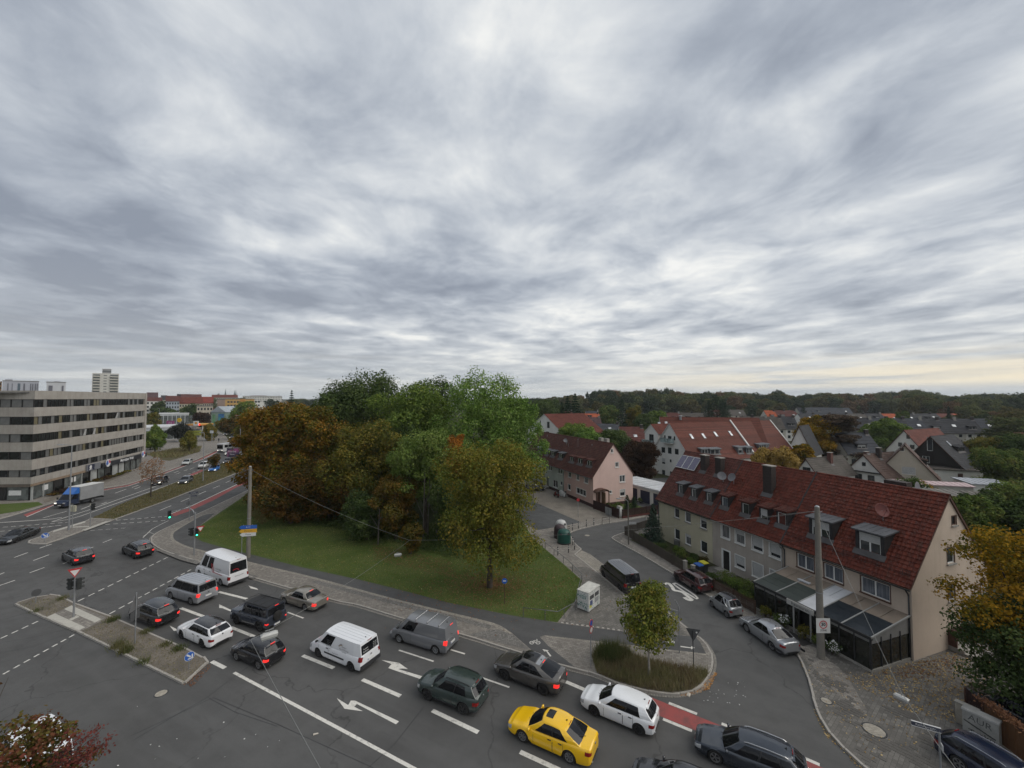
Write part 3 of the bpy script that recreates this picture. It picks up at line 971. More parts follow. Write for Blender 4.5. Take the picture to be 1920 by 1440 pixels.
def build_car(kind,label,cat,col,centre,head,name='car',group=None,metal=0.2,clad=None,brake=False,lights=False,rails=None,roof=None,rim=None,spokes=5,tint=None,sc=1.0,detail=True,extra=None,strip_col=None,H=None,L=None):
 K=dict(KIND[kind])
 if H:
  K['H']=H
 if L:
  K['wb']*=L/K['L']
  K['L']=L
 L_,Wd,Ht,wb,r,gc=K['L'],K['W'],K['H'],K['wb'],K['r'],K['gc']
 hl=L_/2
 xf=hl-K['fo']
 xr=xf-wb
 P=paint('paint_%02x%02x%02x_%d'%(*[int(255*min(1,c**.45))for c in col],int(metal*10)),col,metal)
 G_=tint or CARGLASS
 C=clad or P
 root=thing(name,label,cat,(centre[0],centre[1],centre[2]if len(centre)>2 else 0.0),head,group)
 root.scale=(sc,sc,sc)
 top=[(a*hl,b)for a,b in K['top']]
 xrb,xrr,xfr,xfb=[c*hl for c in K['cab']]
 vanlike=kind in('minivan','cargo','highvan','offroad')
 # lower body
 bw=.03 if kind=='offroad' else(.06 if vanlike else .15)
 xs=set()
 for i in range(23):
  xs.add(round(-hl+.02+(L_-.04)*i/22,3))
 for xw in(xr,xf):
  for i in range(13):
   xs.add(round(xw+r*1.15*cos(pi*i/12),3))
 xs.update([round(-hl+.09,3),round(hl-.09,3),round(-hl+.22,3),round(hl-.25,3)])
 xs=sorted(xs)
 xs=[x for i,x in enumerate(xs)if i==0 or x-xs[i-1]>.012]
 def hw(x):
  t=max(0.0,(abs(x)-hl*.55)/(hl*.45))
  return Wd/2*(1-(bw*(1.15 if x>0 else .8))*t**2.6)
 def zbot(x):
  z=gc+.10*max(0,(abs(x)-hl*.80)/(hl*.2))**2
  for xw in(xr,xf):
   d=x-xw
   RR=r*1.15
   if abs(d)<RR:
    z=max(z,r+sqrt(RR*RR-d*d))
  return z
 def ring(x,k=1.0,kz=1.0,push=0.0):
  zt,zb0,zb=interp(top,x),gc,zbot(x)
  zm=lerp(gc,zt,.52)
  w=hw(x)
  half=[]
  for q,f in zip(QZ,QW):
   z=lerp(zb0,zt,q)
   z=max(z,zb)
   z=zm+(z-zm)*kz
   half.append((x+push,w*f*k,z))
  crown=.03 if vanlike else .055
  cz=half[-1][2]
  tops=[(x+push,w*.84*k*g,cz+crown*(1-g*g)+.012)for g in(.72,.36,0)]
  und=[(x+push,w*.5*k,half[0][2]),(x+push,0,half[0][2])]
  right=und[::-1]+half+tops
  return right+[(a,-b,c)for a,b,c in right[::-1]]
 rings=[]
 caps=[(.50,.60,.0),(.72,.76,0),(.90,.90,.0)]if not vanlike else[(.6,.7,0),(.82,.86,0),(.955,.965,0)]
 rd=.04 if vanlike else .10
 for k,kz,p in caps:
  rings.append(ring(-hl+.02,k,kz,-rd*(1.0 if k<.6 else .92 if k<.85 else .72)))
 for x in xs:
  rings.append(ring(x))
 for k,kz,p in caps[::-1]:
  rings.append(ring(hl-.02,k,kz,(rd+.03)*(1.0 if k<.6 else .9 if k<.85 else .66)))
 n=len(rings[0])
 nh=n//2
 ic=len(caps)
 body,tl_,hlm=MB(),{1:MB(),-1:MB()},{1:MB(),-1:MB()}
 doors={}
 if kind in('cargo',):
  dsp=[(lerp(xfr,xfb,.55)-1.0,lerp(xfr,xfb,.55)+.05)]
 elif kind in('minivan','highvan'):
  dsp=[(lerp(xfr,xfb,.55)-1.0,lerp(xfr,xfb,.55)+.05),(lerp(xfr,xfb,.55)-2.1,lerp(xfr,xfb,.55)-1.04)]
 else:
  m0=(xfr+xfb)/2+.02
  dsp=[(m0-1.12,m0),(max(xr+r*1.0,m0-2.05),m0-1.14)]
 if not detail:
  dsp=[]
 def put(dst,vs,mi=0):
  u=[]
  for v in vs:
   if all((V3(v)-V3(w)).length>1e-4 for w in u):
    u.append(v)
  if len(u)>=3:
   dst.add(u,[tuple(range(len(u)))],mi)
 nr=len(rings)
 for j in range(nr-1):
  a,b=rings[j],rings[j+1]
  xm=(a[5][0]+b[5][0])/2
  rear_end,front_end=j<ic+2,j>=nr-ic-3
  for i in range(n-1):
   row=i if i<nh else n-2-i
   side=1 if i<nh else-1
   vs=(a[i],b[i],b[i+1],a[i+1])
   rr=row-2
   if row<2:
    put(body,vs,1)
    continue
   q=(QZ[rr]+QZ[min(rr+1,10)])/2 if 0<=rr<10 else 1.2
   capin=j<ic-1 or j>=nr-ic
   ylat=abs((a[i][1]+b[i][1]+a[i+1][1]+b[i+1][1])/4)
   if rear_end and K['tl'][0]<=q<=K['tl'][1]and not(j<1)and rr<10:
    put(tl_[side],vs)
    continue
   if front_end and K['hl'][0]<=q<=K['hl'][1]and j<nr-2:
    put(hlm[side],vs)
    continue
   if j>=nr-4 and q<.45:
    put(body,vs,1)
    continue
   zc=(vs[0][2]+vs[1][2]+vs[2][2]+vs[3][2])/4
   arch=any(hypot(xm-xw,zc-r)<r*1.33 for xw in(xr,xf))and not capin
   if clad is not None and(q<.24 or(arch and q<.62)):
    put(body,vs,2)
    continue
   done=False
   for di,(x0,x1)in enumerate(dsp):
    if x0<xm<x1 and .15<q<.97:
     put(doors.setdefault((di,side),MB()),vs)
     done=True
     break
   if not done:
    put(body,vs,0)
 for rg,fl in((rings[0],False),(rings[-1],True)):
  half=rg[:nh]
  oth=rg[nh:][::-1]
  for i in range(nh-1):
   vs=(half[i],half[i+1],oth[i+1],oth[i])
   mi=0
   rr=i-2
   if fl and rr>=2 and rr<7:
    mi=1
   if i<3:
    mi=1 if(clad or fl)else 0
   put(body,vs,mi)
   # cabin
 zr_f,zr_r=Ht-(.02 if vanlike else .05),Ht*K['zr']-(.0 if vanlike else .03)
 zb_r,zb_f=K['zb']
 wbelt=Wd/2*(.90 if not vanlike else .945)
 wroof=Wd/2*(.70 if not vanlike else(.86 if kind!='offroad' else .88))
 if kind in('suv','mini_suv'):
  wroof=Wd/2*.74
 zoff=.0
 def edge_z(u):
  return lerp(zr_r,zr_f,u)+(.055 if not vanlike else .012)*(1-(2*u-1.0)**2)
 def side_pt(u,v,s):
  x=lerp(lerp(xrb,xfb,u),lerp(xrr,xfr,u),v)
  e=max(0,abs(2*u-1)-.55)/.45
  wb_=min(wbelt,hw(lerp(xrb,xfb,u))*.93)*(1-.05*e*e)
  wr_=wroof*(1-.09*e*e)
  bulge=.055*4*v*(1-v)if not vanlike else .012*4*v*(1-v)
  y=lerp(wb_,wr_,v)+bulge
  z=lerp(lerp(zb_r,zb_f,u)-.03,edge_z(u),v)
  return V3((x,s*y,z))
 def roof_pt(t,s):
  e=side_pt(t,1,1)
  bow=(.10*(1-s*s))*(t**6)-(.06*(1-s*s))*((1-t)**6)
  return V3((e.x+bow,e.y*s,e.z+(.085 if not vanlike else .05)*(1-abs(s)**2.6)))
 def end_pt(u,s,v):
  e0,e1=side_pt(u,v,1),None
  sg=1 if u>.5 else-1
  bow=(.20 if u>.5 else .11)*(1-s*s)*sg
  if vanlike and u<.5:
   bow*=.4
  bl=lerp(bow,(.10 if u>.5 else-.06)*(1-s*s),v)
  cz=(.085 if not vanlike else .05)*(1-abs(s)**2.6)*v+.02*(1-s*s)*(1-v)
  return V3((e0 .x+bl,e0 .y*s,e0 .z+cz))
 cabm=MB()
 pil=0
 v0,v1=.09,.90
 vr=[0,v0,.36,.63,v1,1]
 pillar_black=kind not in('cargo','highvan','smart')
 for s in(1,-1):
  cuts=[0.0]
  wins=K['win']
  for(a,b)in wins:
   cuts+=[a,(a*2+b)/3,(a+2*b)/3,b]
  cuts+=[1.0]
  cuts=sorted(set(cuts))
  if len(wins)==1:
   cuts=sorted(set(cuts+[.15,.3,.45,.6]))
  for i in range(len(cuts)-1):
   u0,u1=cuts[i],cuts[i+1]
   um=(u0+u1)/2
   inwin=[k for k,(a,b)in enumerate(wins)if a<um<b]
   mid=any(b0<=um<=a1 for(a0,b0),(a1,b1)in zip(wins[:-1],wins[1:]))
   for k in range(5):
    vs=[side_pt(u0,vr[k],s),side_pt(u1,vr[k],s),side_pt(u1,vr[k+1],s),side_pt(u0,vr[k+1],s)]
    if s<0:
     vs=vs[::-1]
    if inwin and 1<=k<=3:
     continue
    cabm.add(vs,[(0,1,2,3)],1 if(mid and pillar_black and 1<=k<=3)else 0)
  for wi,(a,b)in enumerate(wins):
   g=MB()
   g.grid(lambda u,v:side_pt(u,v,s)-V3((0,s*.012,0)),[a,lerp(a,b,.33),lerp(a,b,.67),b],[v0,.36,.63,v1],0,flip=(s<0))
   prT('side_window',g,G_,root,True)
 tt=[0,.12,.3,.5,.7,.88,1]
 ss=[-1,-.93,-.8,-.45,0,.45,.8,.93,1]
 cabm.grid(lambda s,t:roof_pt(t,s),ss,tt,3 if roof else 0)
 for u in(1,0):
  solid=(u==0 and kind in('cargo',)and extra=='solid_rear')
  e=.93
  svals=[-1,-e,-.5,0,.5,e,1]
  va,vb=(.06,.95)if u else(.16,.90)
  if u==0 and vanlike:
   va,vb=.12,.82
  vvals=[0,va,.5,vb,1]
  for i in range(6):
   for k in range(4):
    if 1<=i<=4 and 1<=k<=2 and not solid:
     continue
    vs=[end_pt(u,svals[i],vvals[k]),end_pt(u,svals[i+1],vvals[k]),end_pt(u,svals[i+1],vvals[k+1]),end_pt(u,svals[i],vvals[k+1])]
    cabm.add(vs if u else vs[::-1],[(0,1,2,3)],0)
  if not solid:
   g=MB()
   sg=1 if u else-1
   g.grid(lambda s,v:end_pt(u,s,v)-V3((sg*.012,0,.004)),[-e,-.5,0,.5,e],[va,.5,vb],0,flip=(u==0))
   prT('windscreen' if u else 'rear_window',g,G_,root,True)
 off=len(body.v)
 body.add(cabm.v,cabm.f)
 body.m[-len(cabm.m):]=[{0:0,1:1,3:3}[q]for q in cabm.m]
 prT('body',body,[P,BLACK,C,roof or P],root,True,48)
 for(di,s),mb_ in doors.items():
  d=prT('door',mb_,P,root,True,38)
  if di==0 or kind not in('cargo','highvan','minivan'):
   x0=dsp[di][0]+.16
  else:
   x0=dsp[di][0]+.1
  z0=lerp(gc,interp(top,x0),.80)
  h_=MB()
  h_.cbox((x0,s*(hw(x0)*.972+.012),z0),(.20,.035,.035))
  prT('handle',h_,P if metal else BLACK,d)
 for s in(1,-1):
  prT('tail_light',tl_[s],REDLIT if brake else REDLAMP,root,True,40)
  if hlm[s].v:
   prT('headlight',hlm[s],HEADLIT if lights else CLEARLAMP,root,True,40)
 if detail:
  sm=MB()
  for(x0,x1)in dsp:
   for x in(x0,x1):
    for s in(1,-1):
     zs=[lerp(max(gc+.06,zbot(x)),interp(top,x),q)for q in(0.05,.25,.45,.65,.85,.97)]
     pts=[]
     for z in zs:
      q=(z-gc)/(interp(top,x)-gc)
      f=interp(list(zip(QZ,QW)),q)
      pts.append((x,s*(hw(x)*f+.003),z))
     for p_,q_ in zip(pts[:-1],pts[1:]):
      sm.quad((p_[0]-.009,p_[1],p_[2]),(p_[0]+.009,p_[1],p_[2]),(q_[0]+.009,q_[1],q_[2]),(q_[0]-.009,q_[1],q_[2]))
  if sm.v:
   prT('door_seam',sm,BLACK,root,kind='stuff')
 rim=rim or ALLOY
 tmesh,rmesh=wheel_mesh(r,.215,rim,spokes,rim.name+str(spokes))
 for xw in(xr,xf):
  for s in(1,-1):
   w=link('wheel',tmesh,root,(xw,s*(Wd/2-.125),r))
   w.rotation_euler=(0,R.uniform(0,1),0 if s>0 else pi)
   link('rim',rmesh,w)
 xm=lerp(xfb,xfr,.22)
 for s in(1,-1):
  m_=MB()
  m_.ball((xm,s*(Wd/2+.05),lerp(zb_f,Ht,.12)),(.075,.115,.085),8,6)
  m_.cbox((xm+.02,s*(Wd/2-.06),lerp(zb_f,Ht,.07)),(.06,.14,.04))
  prT('mirror',m_,P if not vanlike else BLACK,root,True,50)
 for sg,zz in((-1,.42 if kind not in('hatch','liftback','sedan')else .55),(1,.38)):
  pm=MB()
  xx=sg*(hl+(.052 if sg<0 else .085)-(0.02 if vanlike else 0))
  if kind in('suv','mini_suv','coupe_suv','estate','minivan','cargo')and sg<0:
   zz=.72 if kind!='coupe_suv' else .5
  pm.cbox((xx,0,zz),(.03,.54,.13),0)
  pm.cbox((xx+sg*.002,.245*-sg,zz),(.03,.04,.115),1)
  prT('number_plate',pm,[PLATE,plM('plate_blue',(.02,.06,.3),.5)],root)
 if detail:
  b3=MB()
  q=end_pt(0,0,.965)
  b3 .cbox((q.x-.02,0,q.z),(.03,.34,.03))
  prT('high_brake_light',b3,REDLIT if brake else REDLAMP,root)
  for u,s,v,x in((1,-.45,.03,.03),(1,.12,.03,.03),(0,0,.14,-.03)):
   wp=MB()
   a_,b_=end_pt(u,s,v),end_pt(u,s+.36,v+.24)
   wp.cyl(a_+V3((x,0,.01)),b_+V3((x,0,.015)),.012,.008,5)
   prT('wiper',wp,BLACK,root)
  an=MB()
  q=roof_pt(.10,0)
  an.hexa([q+V3((-.05,-.02,0)),q+V3((.06,-.015,0)),q+V3((.06,.015,0)),q+V3((-.05,.02,0)),q+V3((-.06,-.006,.07)),q+V3((-.03,-.006,.07)),q+V3((-.03,.006,.07)),q+V3((-.06,.006,.07))])
  prT('aerial',an,BLACK,root)
 if rails:
  for s in(1,-1):
   rm=MB()
   pts=[roof_pt(t,s*.93)+V3((0,0,.055 if 0.1<t<.9 else .01))for t in(.06,.12,.5,.84,.92)]
   rm.tube(pts,.022,6)
   prT('roof_rail',rm,rails,root)
 if strip_col:
  for s in(1,-1):
   rm=MB()
   rm.tube([side_pt(u,1.0,s)+V3((0,s*.004,.006))for u in(0,.25,.5,.75,1)],.018,5)
   prT('roof_trim',rm,strip_col,root)
 root_info[root.name]=dict(side=side_pt,roof=roof_pt,end=end_pt,hl=hl,W=Wd,H=Ht,P=P,hw=hw,xr=xr,xf=xf,r=r)
 return root
root_info={}
def place(front,rear,W=1.8,wb=None,kind=None):
 f,r_=G(*front),G(*rear)
 d=(f-r_)
 a=atan2(d.y,d.x)
 nrm=V3((d.y,-d.x,0)).normalized()
 if nrm.y<0:
  nrm=-nrm
 m=(f+r_)/2+nrm*(W/2-.05)
 K=KIND[kind]
 off=(K['L']/2-K['fo']-K['wb']/2)
 m=m-d.normalized()*off
 return(m.x,m.y,0.004),a,d.length
def car(kind,label,cat,col,front,rear,**k):
 c,a,ln=place(front,rear,KIND[kind]['W'],kind=kind)
 return build_car(kind,label,cat,col,c,a,**k)
 # the queue at the lights
QG='cars queuing at the traffic lights'
DPL=plM('dark_cladding',(0.028,0.028,0.03),0.7,0.2)
mazda=car('liftback','bright yellow liftback car with dark sunroof in the nearest queue lane','car',(0.80,0.47,0.006),(979.4,1392),(1066.9,1432.2),group=QG,metal=.0,rim=ALLOY,spokes=7)
golf=car('hatch','white hatchback with black wheels waiting beside the red cycle lane','car',(0.72,0.73,0.74),(1114,1342.8),(1197.5,1378.9),group=QG,metal=0,rim=DALLOY,spokes=5)
c_,a_,_=place((979.4,1392),(1066.9,1432.2),1.8,kind='liftback')
f_=G(1342,1434.5)
d_=V3((cos(a_),sin(a_),0))
n_=V3((d_.y,-d_.x,0))
e_=f_-d_*(KIND['estate']['L']/2-KIND['estate']['fo'])+n_*.88
estate=build_car('estate','dark grey estate car with chrome roof rails at the bottom edge','car',(0.045,0.053,0.066),(e_.x,e_.y,.004),a_-.03,group=QG,metal=.5,rails=CHROME,rim=ALLOY,spokes=5)
coupe=car('coupe_suv','grey coupe style SUV with silver roof rear stopped by the planting bed','car',(0.115,0.108,0.10),(946.7,1276),(1017,1304),group=QG,metal=.5,clad=DPL,brake=True,rim=DALLOY,rails=None)
green=car('suv','dark green compact SUV with roof rails behind the white lettered van','car',(0.030,0.044,0.040),(799.5,1313.6),(869,1341),group=QG,metal=.4,clad=DPL,rails=BLACK,rim=DALLOY,L=4.34)
gvan=car('cargo','grey panel van with three roof bars in the kerb lane','van',(0.17,0.175,0.185),(747,1205.3),(817.5,1227.5),group=QG,metal=.2,brake=True,rim=STEEL,spokes=9,extra='solid_rear',name='panel_van')
wvan=car('cargo','white panel van with lettering on its sides in the middle lane','van',(0.70,0.71,0.73),(595,1231.7),(659,1259.5),group=QG,metal=0,rim=DALLOY,spokes=9,name='panel_van')
sedan=car('sedan','pale gold saloon car next to the kerb of the park pavement','car',(0.30,0.275,0.235),(533.5,1132.4),(571.7,1145.6),group=QG,metal=.5,brake=True,rim=ALLOY,spokes=9)
offr=car('offroad','boxy dark blue off-road car with a spare wheel on its rear door','car',(0.028,0.034,0.048),(441.7,1170.6),(487,1184.8),group=QG,metal=.3,clad=DPL,brake=True,rim=DALLOY,roof=BLACK)
wagon=car('estate','white estate car with black roof beside the traffic island','car',(0.72,0.72,0.73),(339,1197.3),(378,1215),group=QG,metal=0,roof=paint('paint_black_roof',(.014,.014,.016),.2),rim=DALLOY,L=4.7)
bhatch=car('hatch','black hatchback waiting behind the white estate car','car',(0.012,0.012,0.014),(441.7,1238.6),(483,1255.5),group=QG,metal=.2,brake=True,rim=ALLOY,L=3.9)
bsuv=car('suv','black SUV with brake lights on beside the triangular sign post','car',(0.014,0.015,0.017),(246,1163.6),(283,1178.5),group=QG,metal=.3,brake=True,strip_col=CHROME,rim=DALLOY,L=4.55)
mpv=car('minivan','silver minibus with dark rear windows at the head of the queue','van',(0.40,0.41,0.43),(319.4,1122.8),(358,1134.6),group=QG,metal=.5,brake=True,rim=ALLOY,name='minibus')
craft=car('highvan','white high roof van with red and blue lettering turning beside the park corner','van',(0.72,0.72,0.73),(372,1080.5),(418,1100),group=QG,metal=0,rim=STEEL,spokes=9,name='high_roof_van',L=6.7)
dsuv=car('suv','black SUV driving off across the junction by the kerb curve','car',(0.018,0.02,0.022),(232.5,1040.5),(248,1047.5),metal=.3,brake=True,rim=DALLOY,L=4.6,rails=CHROME,group='cars crossing the junction')
dsuv2=car('suv','black SUV with grey roof crossing the junction left of the other SUV','car',(0.018,0.02,0.024),(117,1052.5),(135,1061.7),metal=.3,brake=True,rim=DALLOY,roof=paint('paint_grey_roof',(.10,.105,.115),.4),L=4.4,group='cars crossing the junction')
lsed=car('liftback','black saloon car coming round the left end of the avenue island','car',(0.014,0.016,0.018),(-4,1021.5),(39,1005.5),metal=.3,rim=DALLOY,group='cars crossing the junction',L=4.8)
def mirrored(kind,label,cat,col,front,rear,**k):
 return car(kind,label,cat,col,front,rear,**k)
AG='cars driving on the avenue'
car('suv','black car behind the thin bare tree on the avenue','car',(0.016,0.016,0.018),(283,911),(299,904.5),group=AG,lights=True,detail=False)
car('hatch','dark grey hatchback with headlights on by the grass median','car',(0.03,0.036,0.042),(333.5,909),(346,903),group=AG,lights=True,detail=False)
car('hatch','bright blue hatchback on the red lane patch of the avenue','car',(0.02,0.16,0.50),(390,885.5),(398.5,881),group=AG,lights=True,detail=False,metal=0)
car('suv','white SUV coming down the avenue left of the blue hatchback','car',(0.55,0.55,0.53),(370.5,879.5),(378,875.5),group=AG,detail=False)
car('estate','silver estate car parked on the forecourt past the office building','car',(0.42,0.43,0.41),(339.5,873),(348,869),group='parked cars',detail=False)
car('hatch','black car just in front of the digital billboard','car',(0.015,0.015,0.017),(417.5,870.5),(424,866.5),group=AG,lights=True,detail=False)
car('suv','small white car half hidden left of the digital billboard','car',(0.5,0.5,0.5),(421,855),(425.5,852),group=AG,lights=True,detail=False)
car('sedan','silver car on the far bend of the avenue','car',(0.45,0.45,0.45),(417.5,816.5),(422.5,814.5),group=AG,lights=True,detail=False)
car('suv','black car on the far bend ahead of the white car','car',(0.02,0.02,0.02),(429,823.5),(434.5,821),group=AG,lights=True,detail=False)
car('sedan','white car on the far bend next to the orange tree','car',(0.5,0.5,0.5),(437,821),(442.5,818),group=AG,lights=True,detail=False)
car('hatch','white car parked by the flat roofed showroom','car',(0.5,0.5,0.5),(331,829.5),(342,828),group='parked cars',detail=False)
car('suv','white car parked behind the round green tree','car',(0.5,0.5,0.5),(352,797),(360,796.5),group='parked cars',detail=False)
car('hatch','dark car on the forecourt behind the filling station sign','car',(0.03,0.03,0.035),(386,796),(392,795.3),group='parked cars',detail=False)
# parked in the side street
SG='cars parked in the side street'
bvan=car('cargo','black panel van parked in the paved bay by the park','van',(0.012,0.012,0.013),(1132,1082.5),(1162,1109),group=SG,metal=.1,rim=DALLOY,spokes=9,roof=paint('paint_grey_roof',(.10,.105,.115),.4),name='panel_van')
msuv=car('mini_suv','dark maroon small SUV parked by the hedge and bins','car',(0.052,0.020,0.022),(1269,1090),(1303,1112),group=SG,metal=.3,rim=DALLOY,clad=DPL,roof=paint('paint_maroon',(0.06,.028,.03),.3))
smart=car('smart','silver small city car with black roof parked behind the maroon SUV','car',(0.36,0.37,0.38),(1335.5,1139),(1361.7,1157.5),group=SG,metal=.6,rim=ALLOY,roof=paint('paint_black_roof',(.014,.014,.016),.2))
comp=car('liftback','silver three door hatchback parked next to the concrete pole','car',(0.36,0.37,0.39),(1397.5,1183),(1446.7,1219.5),group=SG,metal=.6,rim=ALLOY,spokes=7,L=4.35)
p_,q_=G(1760,1442),G(1743,1387)
hd=atan2(0.944,-0.33)
hdv=V3((cos(2.0),sin(2.0),0))
blue=build_car('estate','dark blue estate car parked along the wooden fence at the lower right corner','car',(0.008,0.013,0.032),(G(1772,1424).x+1.1,G(1772,1424).y-1.9,.124),rD(-75),group=SG,metal=.4,rails=CHROME,rim=ALLOY)
y_=G(1880,1345)
yard=build_car('sedan','black car with a round mirror standing behind the wooden fence','car',(0.012,0.013,0.015),(y_.x+.3,y_.y-1.0,.12),rD(-75),group='parked cars',metal=.3)
t_=G(1003,921)
build_car('hatch','black car parked before the pale green house beside the tree','car',(0.014,0.015,0.017),(t_.x-.2,t_.y,.13),rD(8),group=SG,metal=.2,detail=False)
b_=G(1265,1500)
build_car('hatch','black car of which only the roof edge shows at the bottom of the picture','car',(0.015,0.016,0.02),(b_.x+.25,b_.y-.1,.004),a_,group=QG,metal=.3,brake=False)
w_=G(62,1455)
build_car('cargo','white van half hidden under the red leaved branches at the lower left','van',(0.72,0.73,0.74),(w_.x-.3,w_.y+.3,.004),rD(150),group='parked cars',metal=0,detail=False,name='panel_van')
# extras on single cars
def sub(root,name,mb,mats,smooth=False,angle=None,kind=None):
 return prT(name,mb,mats,root,smooth,angle,kind=kind)
def panel_on_roof(root,name,s0,s1,t0,t1,m,lift=.006):
 I=root_info[root.name]
 mb=MB()
 mb.grid(lambda s,t:I['roof'](t,s)+V3((0,0,lift)),[lerp(s0,s1,k/4)for k in range(5)],[lerp(t0,t1,k/3)for k in range(4)])
 return sub(root,name,mb,m,True)
panel_on_roof(mazda,'sunroof',-.5,.5,.62,.92,CARGLASS)
panel_on_roof(coupe,'glass_roof',-.72,.72,.25,.97,CARGLASS)
panel_on_roof(coupe,'roof_panel',-.8,.8,-.0,.2,paint('paint_silver',(.34,.35,.36),.5),.004)
panel_on_roof(comp,'sunroof',-.4,.4,.66,.9,paint('paint_silver',(.34,.35,.36),.5))
panel_on_roof(msuv,'glass_roof',-.6,.6,.55,.95,CARGLASS)
I=root_info[gvan.name]
for t in(.16,.46,.76):
 mb=MB()
 a,b=I['roof'](t,-.88),I['roof'](t,.88)
 up=V3((0,0,.10))
 mb.cyl(a+up,b+up,.02,.02,6)
 for q in(a,b):
  mb.cbox((q.x,q.y,q.z+.05),(.10,.05,.10))
 prT('roof_bar',mb,CHROME,gvan)
for root,mm in((wvan,paint('paint_b_white',(.66,.67,.69))),(bvan,paint('paint_grey_roof',(.10,.105,.115),.4)),(mpv,paint('paint_silver',(.34,.35,.36),.5))):
 I=root_info[root.name]
 mb=MB()
 for s in(-.66,-.33,0,.33,.66):
  pts=[I['roof'](t,s)+V3((0,0,.006))for t in(.04,.3,.6,.9)]
  mb.tube(pts,.014,4)
 prT('roof_rib',mb,mm,root)
I=root_info[wvan.name]
mb=MB()
mb.cbox((-I['hl'],0,.42),(.14,1.80,.26))
prT('rear_bumper',mb,DPL,wvan)
for s in(1,-1):
 mb=MB()
 mb.cbox((-.05,s*I['W']/2,.62),(2.0,.03,.10))
 prT('rub_strip',mb,DPL,wvan)
I=root_info[craft.name]
mb=MB()
mb.cbox((-I['hl'],0,.40),(.14,1.9,.24))
prT('rear_bumper',mb,DPL,craft)
for s in(1,-1):
 mb=MB()
 mb.cbox((0,s*I['W']/2,.52),(2.6,.03,.14))
 prT('rub_strip',mb,DPL,craft)
I=root_info[offr.name]
mb=MB()
mb.lathe([(.001,.10),(.30,.10),(.37,.06),(.38,-.06),(.3,-.12),(.001,-.12)],'y',20)
sp=prT('spare_wheel',mb,RUBBER,offr,True,40,loc=(-I['hl']-.10,.0,1.06))
sp.rotation_euler=(0,0,rD(90))
mb=MB()
for s in(1,-1):
 mb.cyl((-1.9,s*.70,1.95),(1.0,s*.70,1.95),.025,.025,6)
for x in(-1.9,-1.0,-.1,.95):
 mb.cyl((x,-.7,1.95),(x,.7,1.95),.02,.02,6)
prT('roof_rack',mb,BLACK,offr)
for root,lift_ in((bsuv,0),(green,0),(golf,0),(wagon,0),(bhatch,0),(msuv,0),(estate,0),(dsuv,0)):
 I=root_info[root.name]
 mb=MB()
 mb.grid(lambda s,t:I['end'](0,s,1.0)+V3((.04-t*.20,0,.010-t*.035)),[-.86,-.4,0,.4,.86],[0,.5,1])
 mb2=MB()
 mb2 .slab([mb.v[0],mb.v[4],mb.v[14],mb.v[10]],.03)
 prT('roof_spoiler',mb2,I['P'],root)
for root in(mazda,golf,estate,bhatch,wagon,sedan,comp):
 I=root_info[root.name]
 mb=MB()
 mb.cbox((-I['hl']-.02,0,.30),(.10,I['W']*.62,.14))
 prT('rear_diffuser',mb,BLACK,root)
 for y in(-.48,.48):
  mb=MB()
  mb.cyl((-I['hl']-.11,y,.27),(-I['hl']+.1,y,.27),.04,.04,8)
  prT('exhaust',mb,CHROME,root)
for root in(mazda,golf,estate,bhatch,wagon,sedan,comp,mpv,gvan,wvan,bvan,msuv,green):
 I=root_info[root.name]
 q=I['end'](0,0,.02)
 mb=MB()
 mb.lathe([(.001,.02),(.055,.02),(.06,0)],'y',12)
 b=prT('badge',mb,CHROME,root,loc=(-I['hl']-.085,0,.90 if root not in(gvan,wvan,bvan,mpv)else 1.02))
 b.rotation_euler=(0,0,rD(90))
def text_mb(s,size,m,parent,loc,rot,name='lettering',align='CENTER',extrude=0.0,bold=0.0,resolution=2):
 cu=bpy.data.curves.new(name,'FONT')
 cu.body=s
 cu.size=size
 cu.align_x=align
 cu.align_y='CENTER'
 cu.extrude=extrude
 cu.offset=bold
 cu.resolution_u=resolution
 o=bpy.data.objects.new(name,cu)
 COL.objects.link(o)
 dg=bpy.context.evaluated_depsgraph_get()
 me=bpy.data.meshes.new_from_object(o.evaluated_get(dg))
 bpy.data.objects.remove(o)
 bpy.data.curves.remove(cu)
 me.materials.clear()
 me.materials.append(m)
 o=link(name,me,parent,loc)
 o.rotation_euler=rot
 return o
INK=plM('ink_black',(0.03,0.03,0.035),0.6,0.1)
INKRED=plM('ink_red',(0.42,0.02,0.03),0.5,0.1)
INKGREY=plM('ink_grey',(0.16,0.16,0.17),0.6,0.1)
INKWHITE=plM('ink_white',(0.62,0.62,0.61),0.6,0.1)
I=root_info[wvan.name]
yy=I['W']/2*.985+.012
LS=(rD(86),0,pi)
def side_text(root,s,size,m,x,z,dy=0.0):
 Ii=root_info[root.name]
 y=interp([(0.2,Ii['W']/2),(1.05,Ii['W']/2*.985),(1.1,Ii['W']/2*.955),(Ii['H'],Ii['W']/2*.87)],z)
 return text_mb(s,size,m,root,(x,y+.028+dy,z),(rD(90)+math.atan2(.07,.8)*(1 if z>1.1 else .2),0,pi))
for k,s in enumerate(('Reparatur','Fenster','Rolladen','Sonnenschutz','Markisen','Tore')):
 side_text(wvan,s,.12,INKGREY,.50,1.52-k*.125)
for k,s in enumerate(('Fenster','Bau & Montage','Service')):
 side_text(wvan,s,.15,INKGREY,-1.05,1.42-k*.16)
ar=MB()
strip([(-.45-.38*cos(t)*.8,.5+.0,0)for t in(0,1)],.01,0,MB())
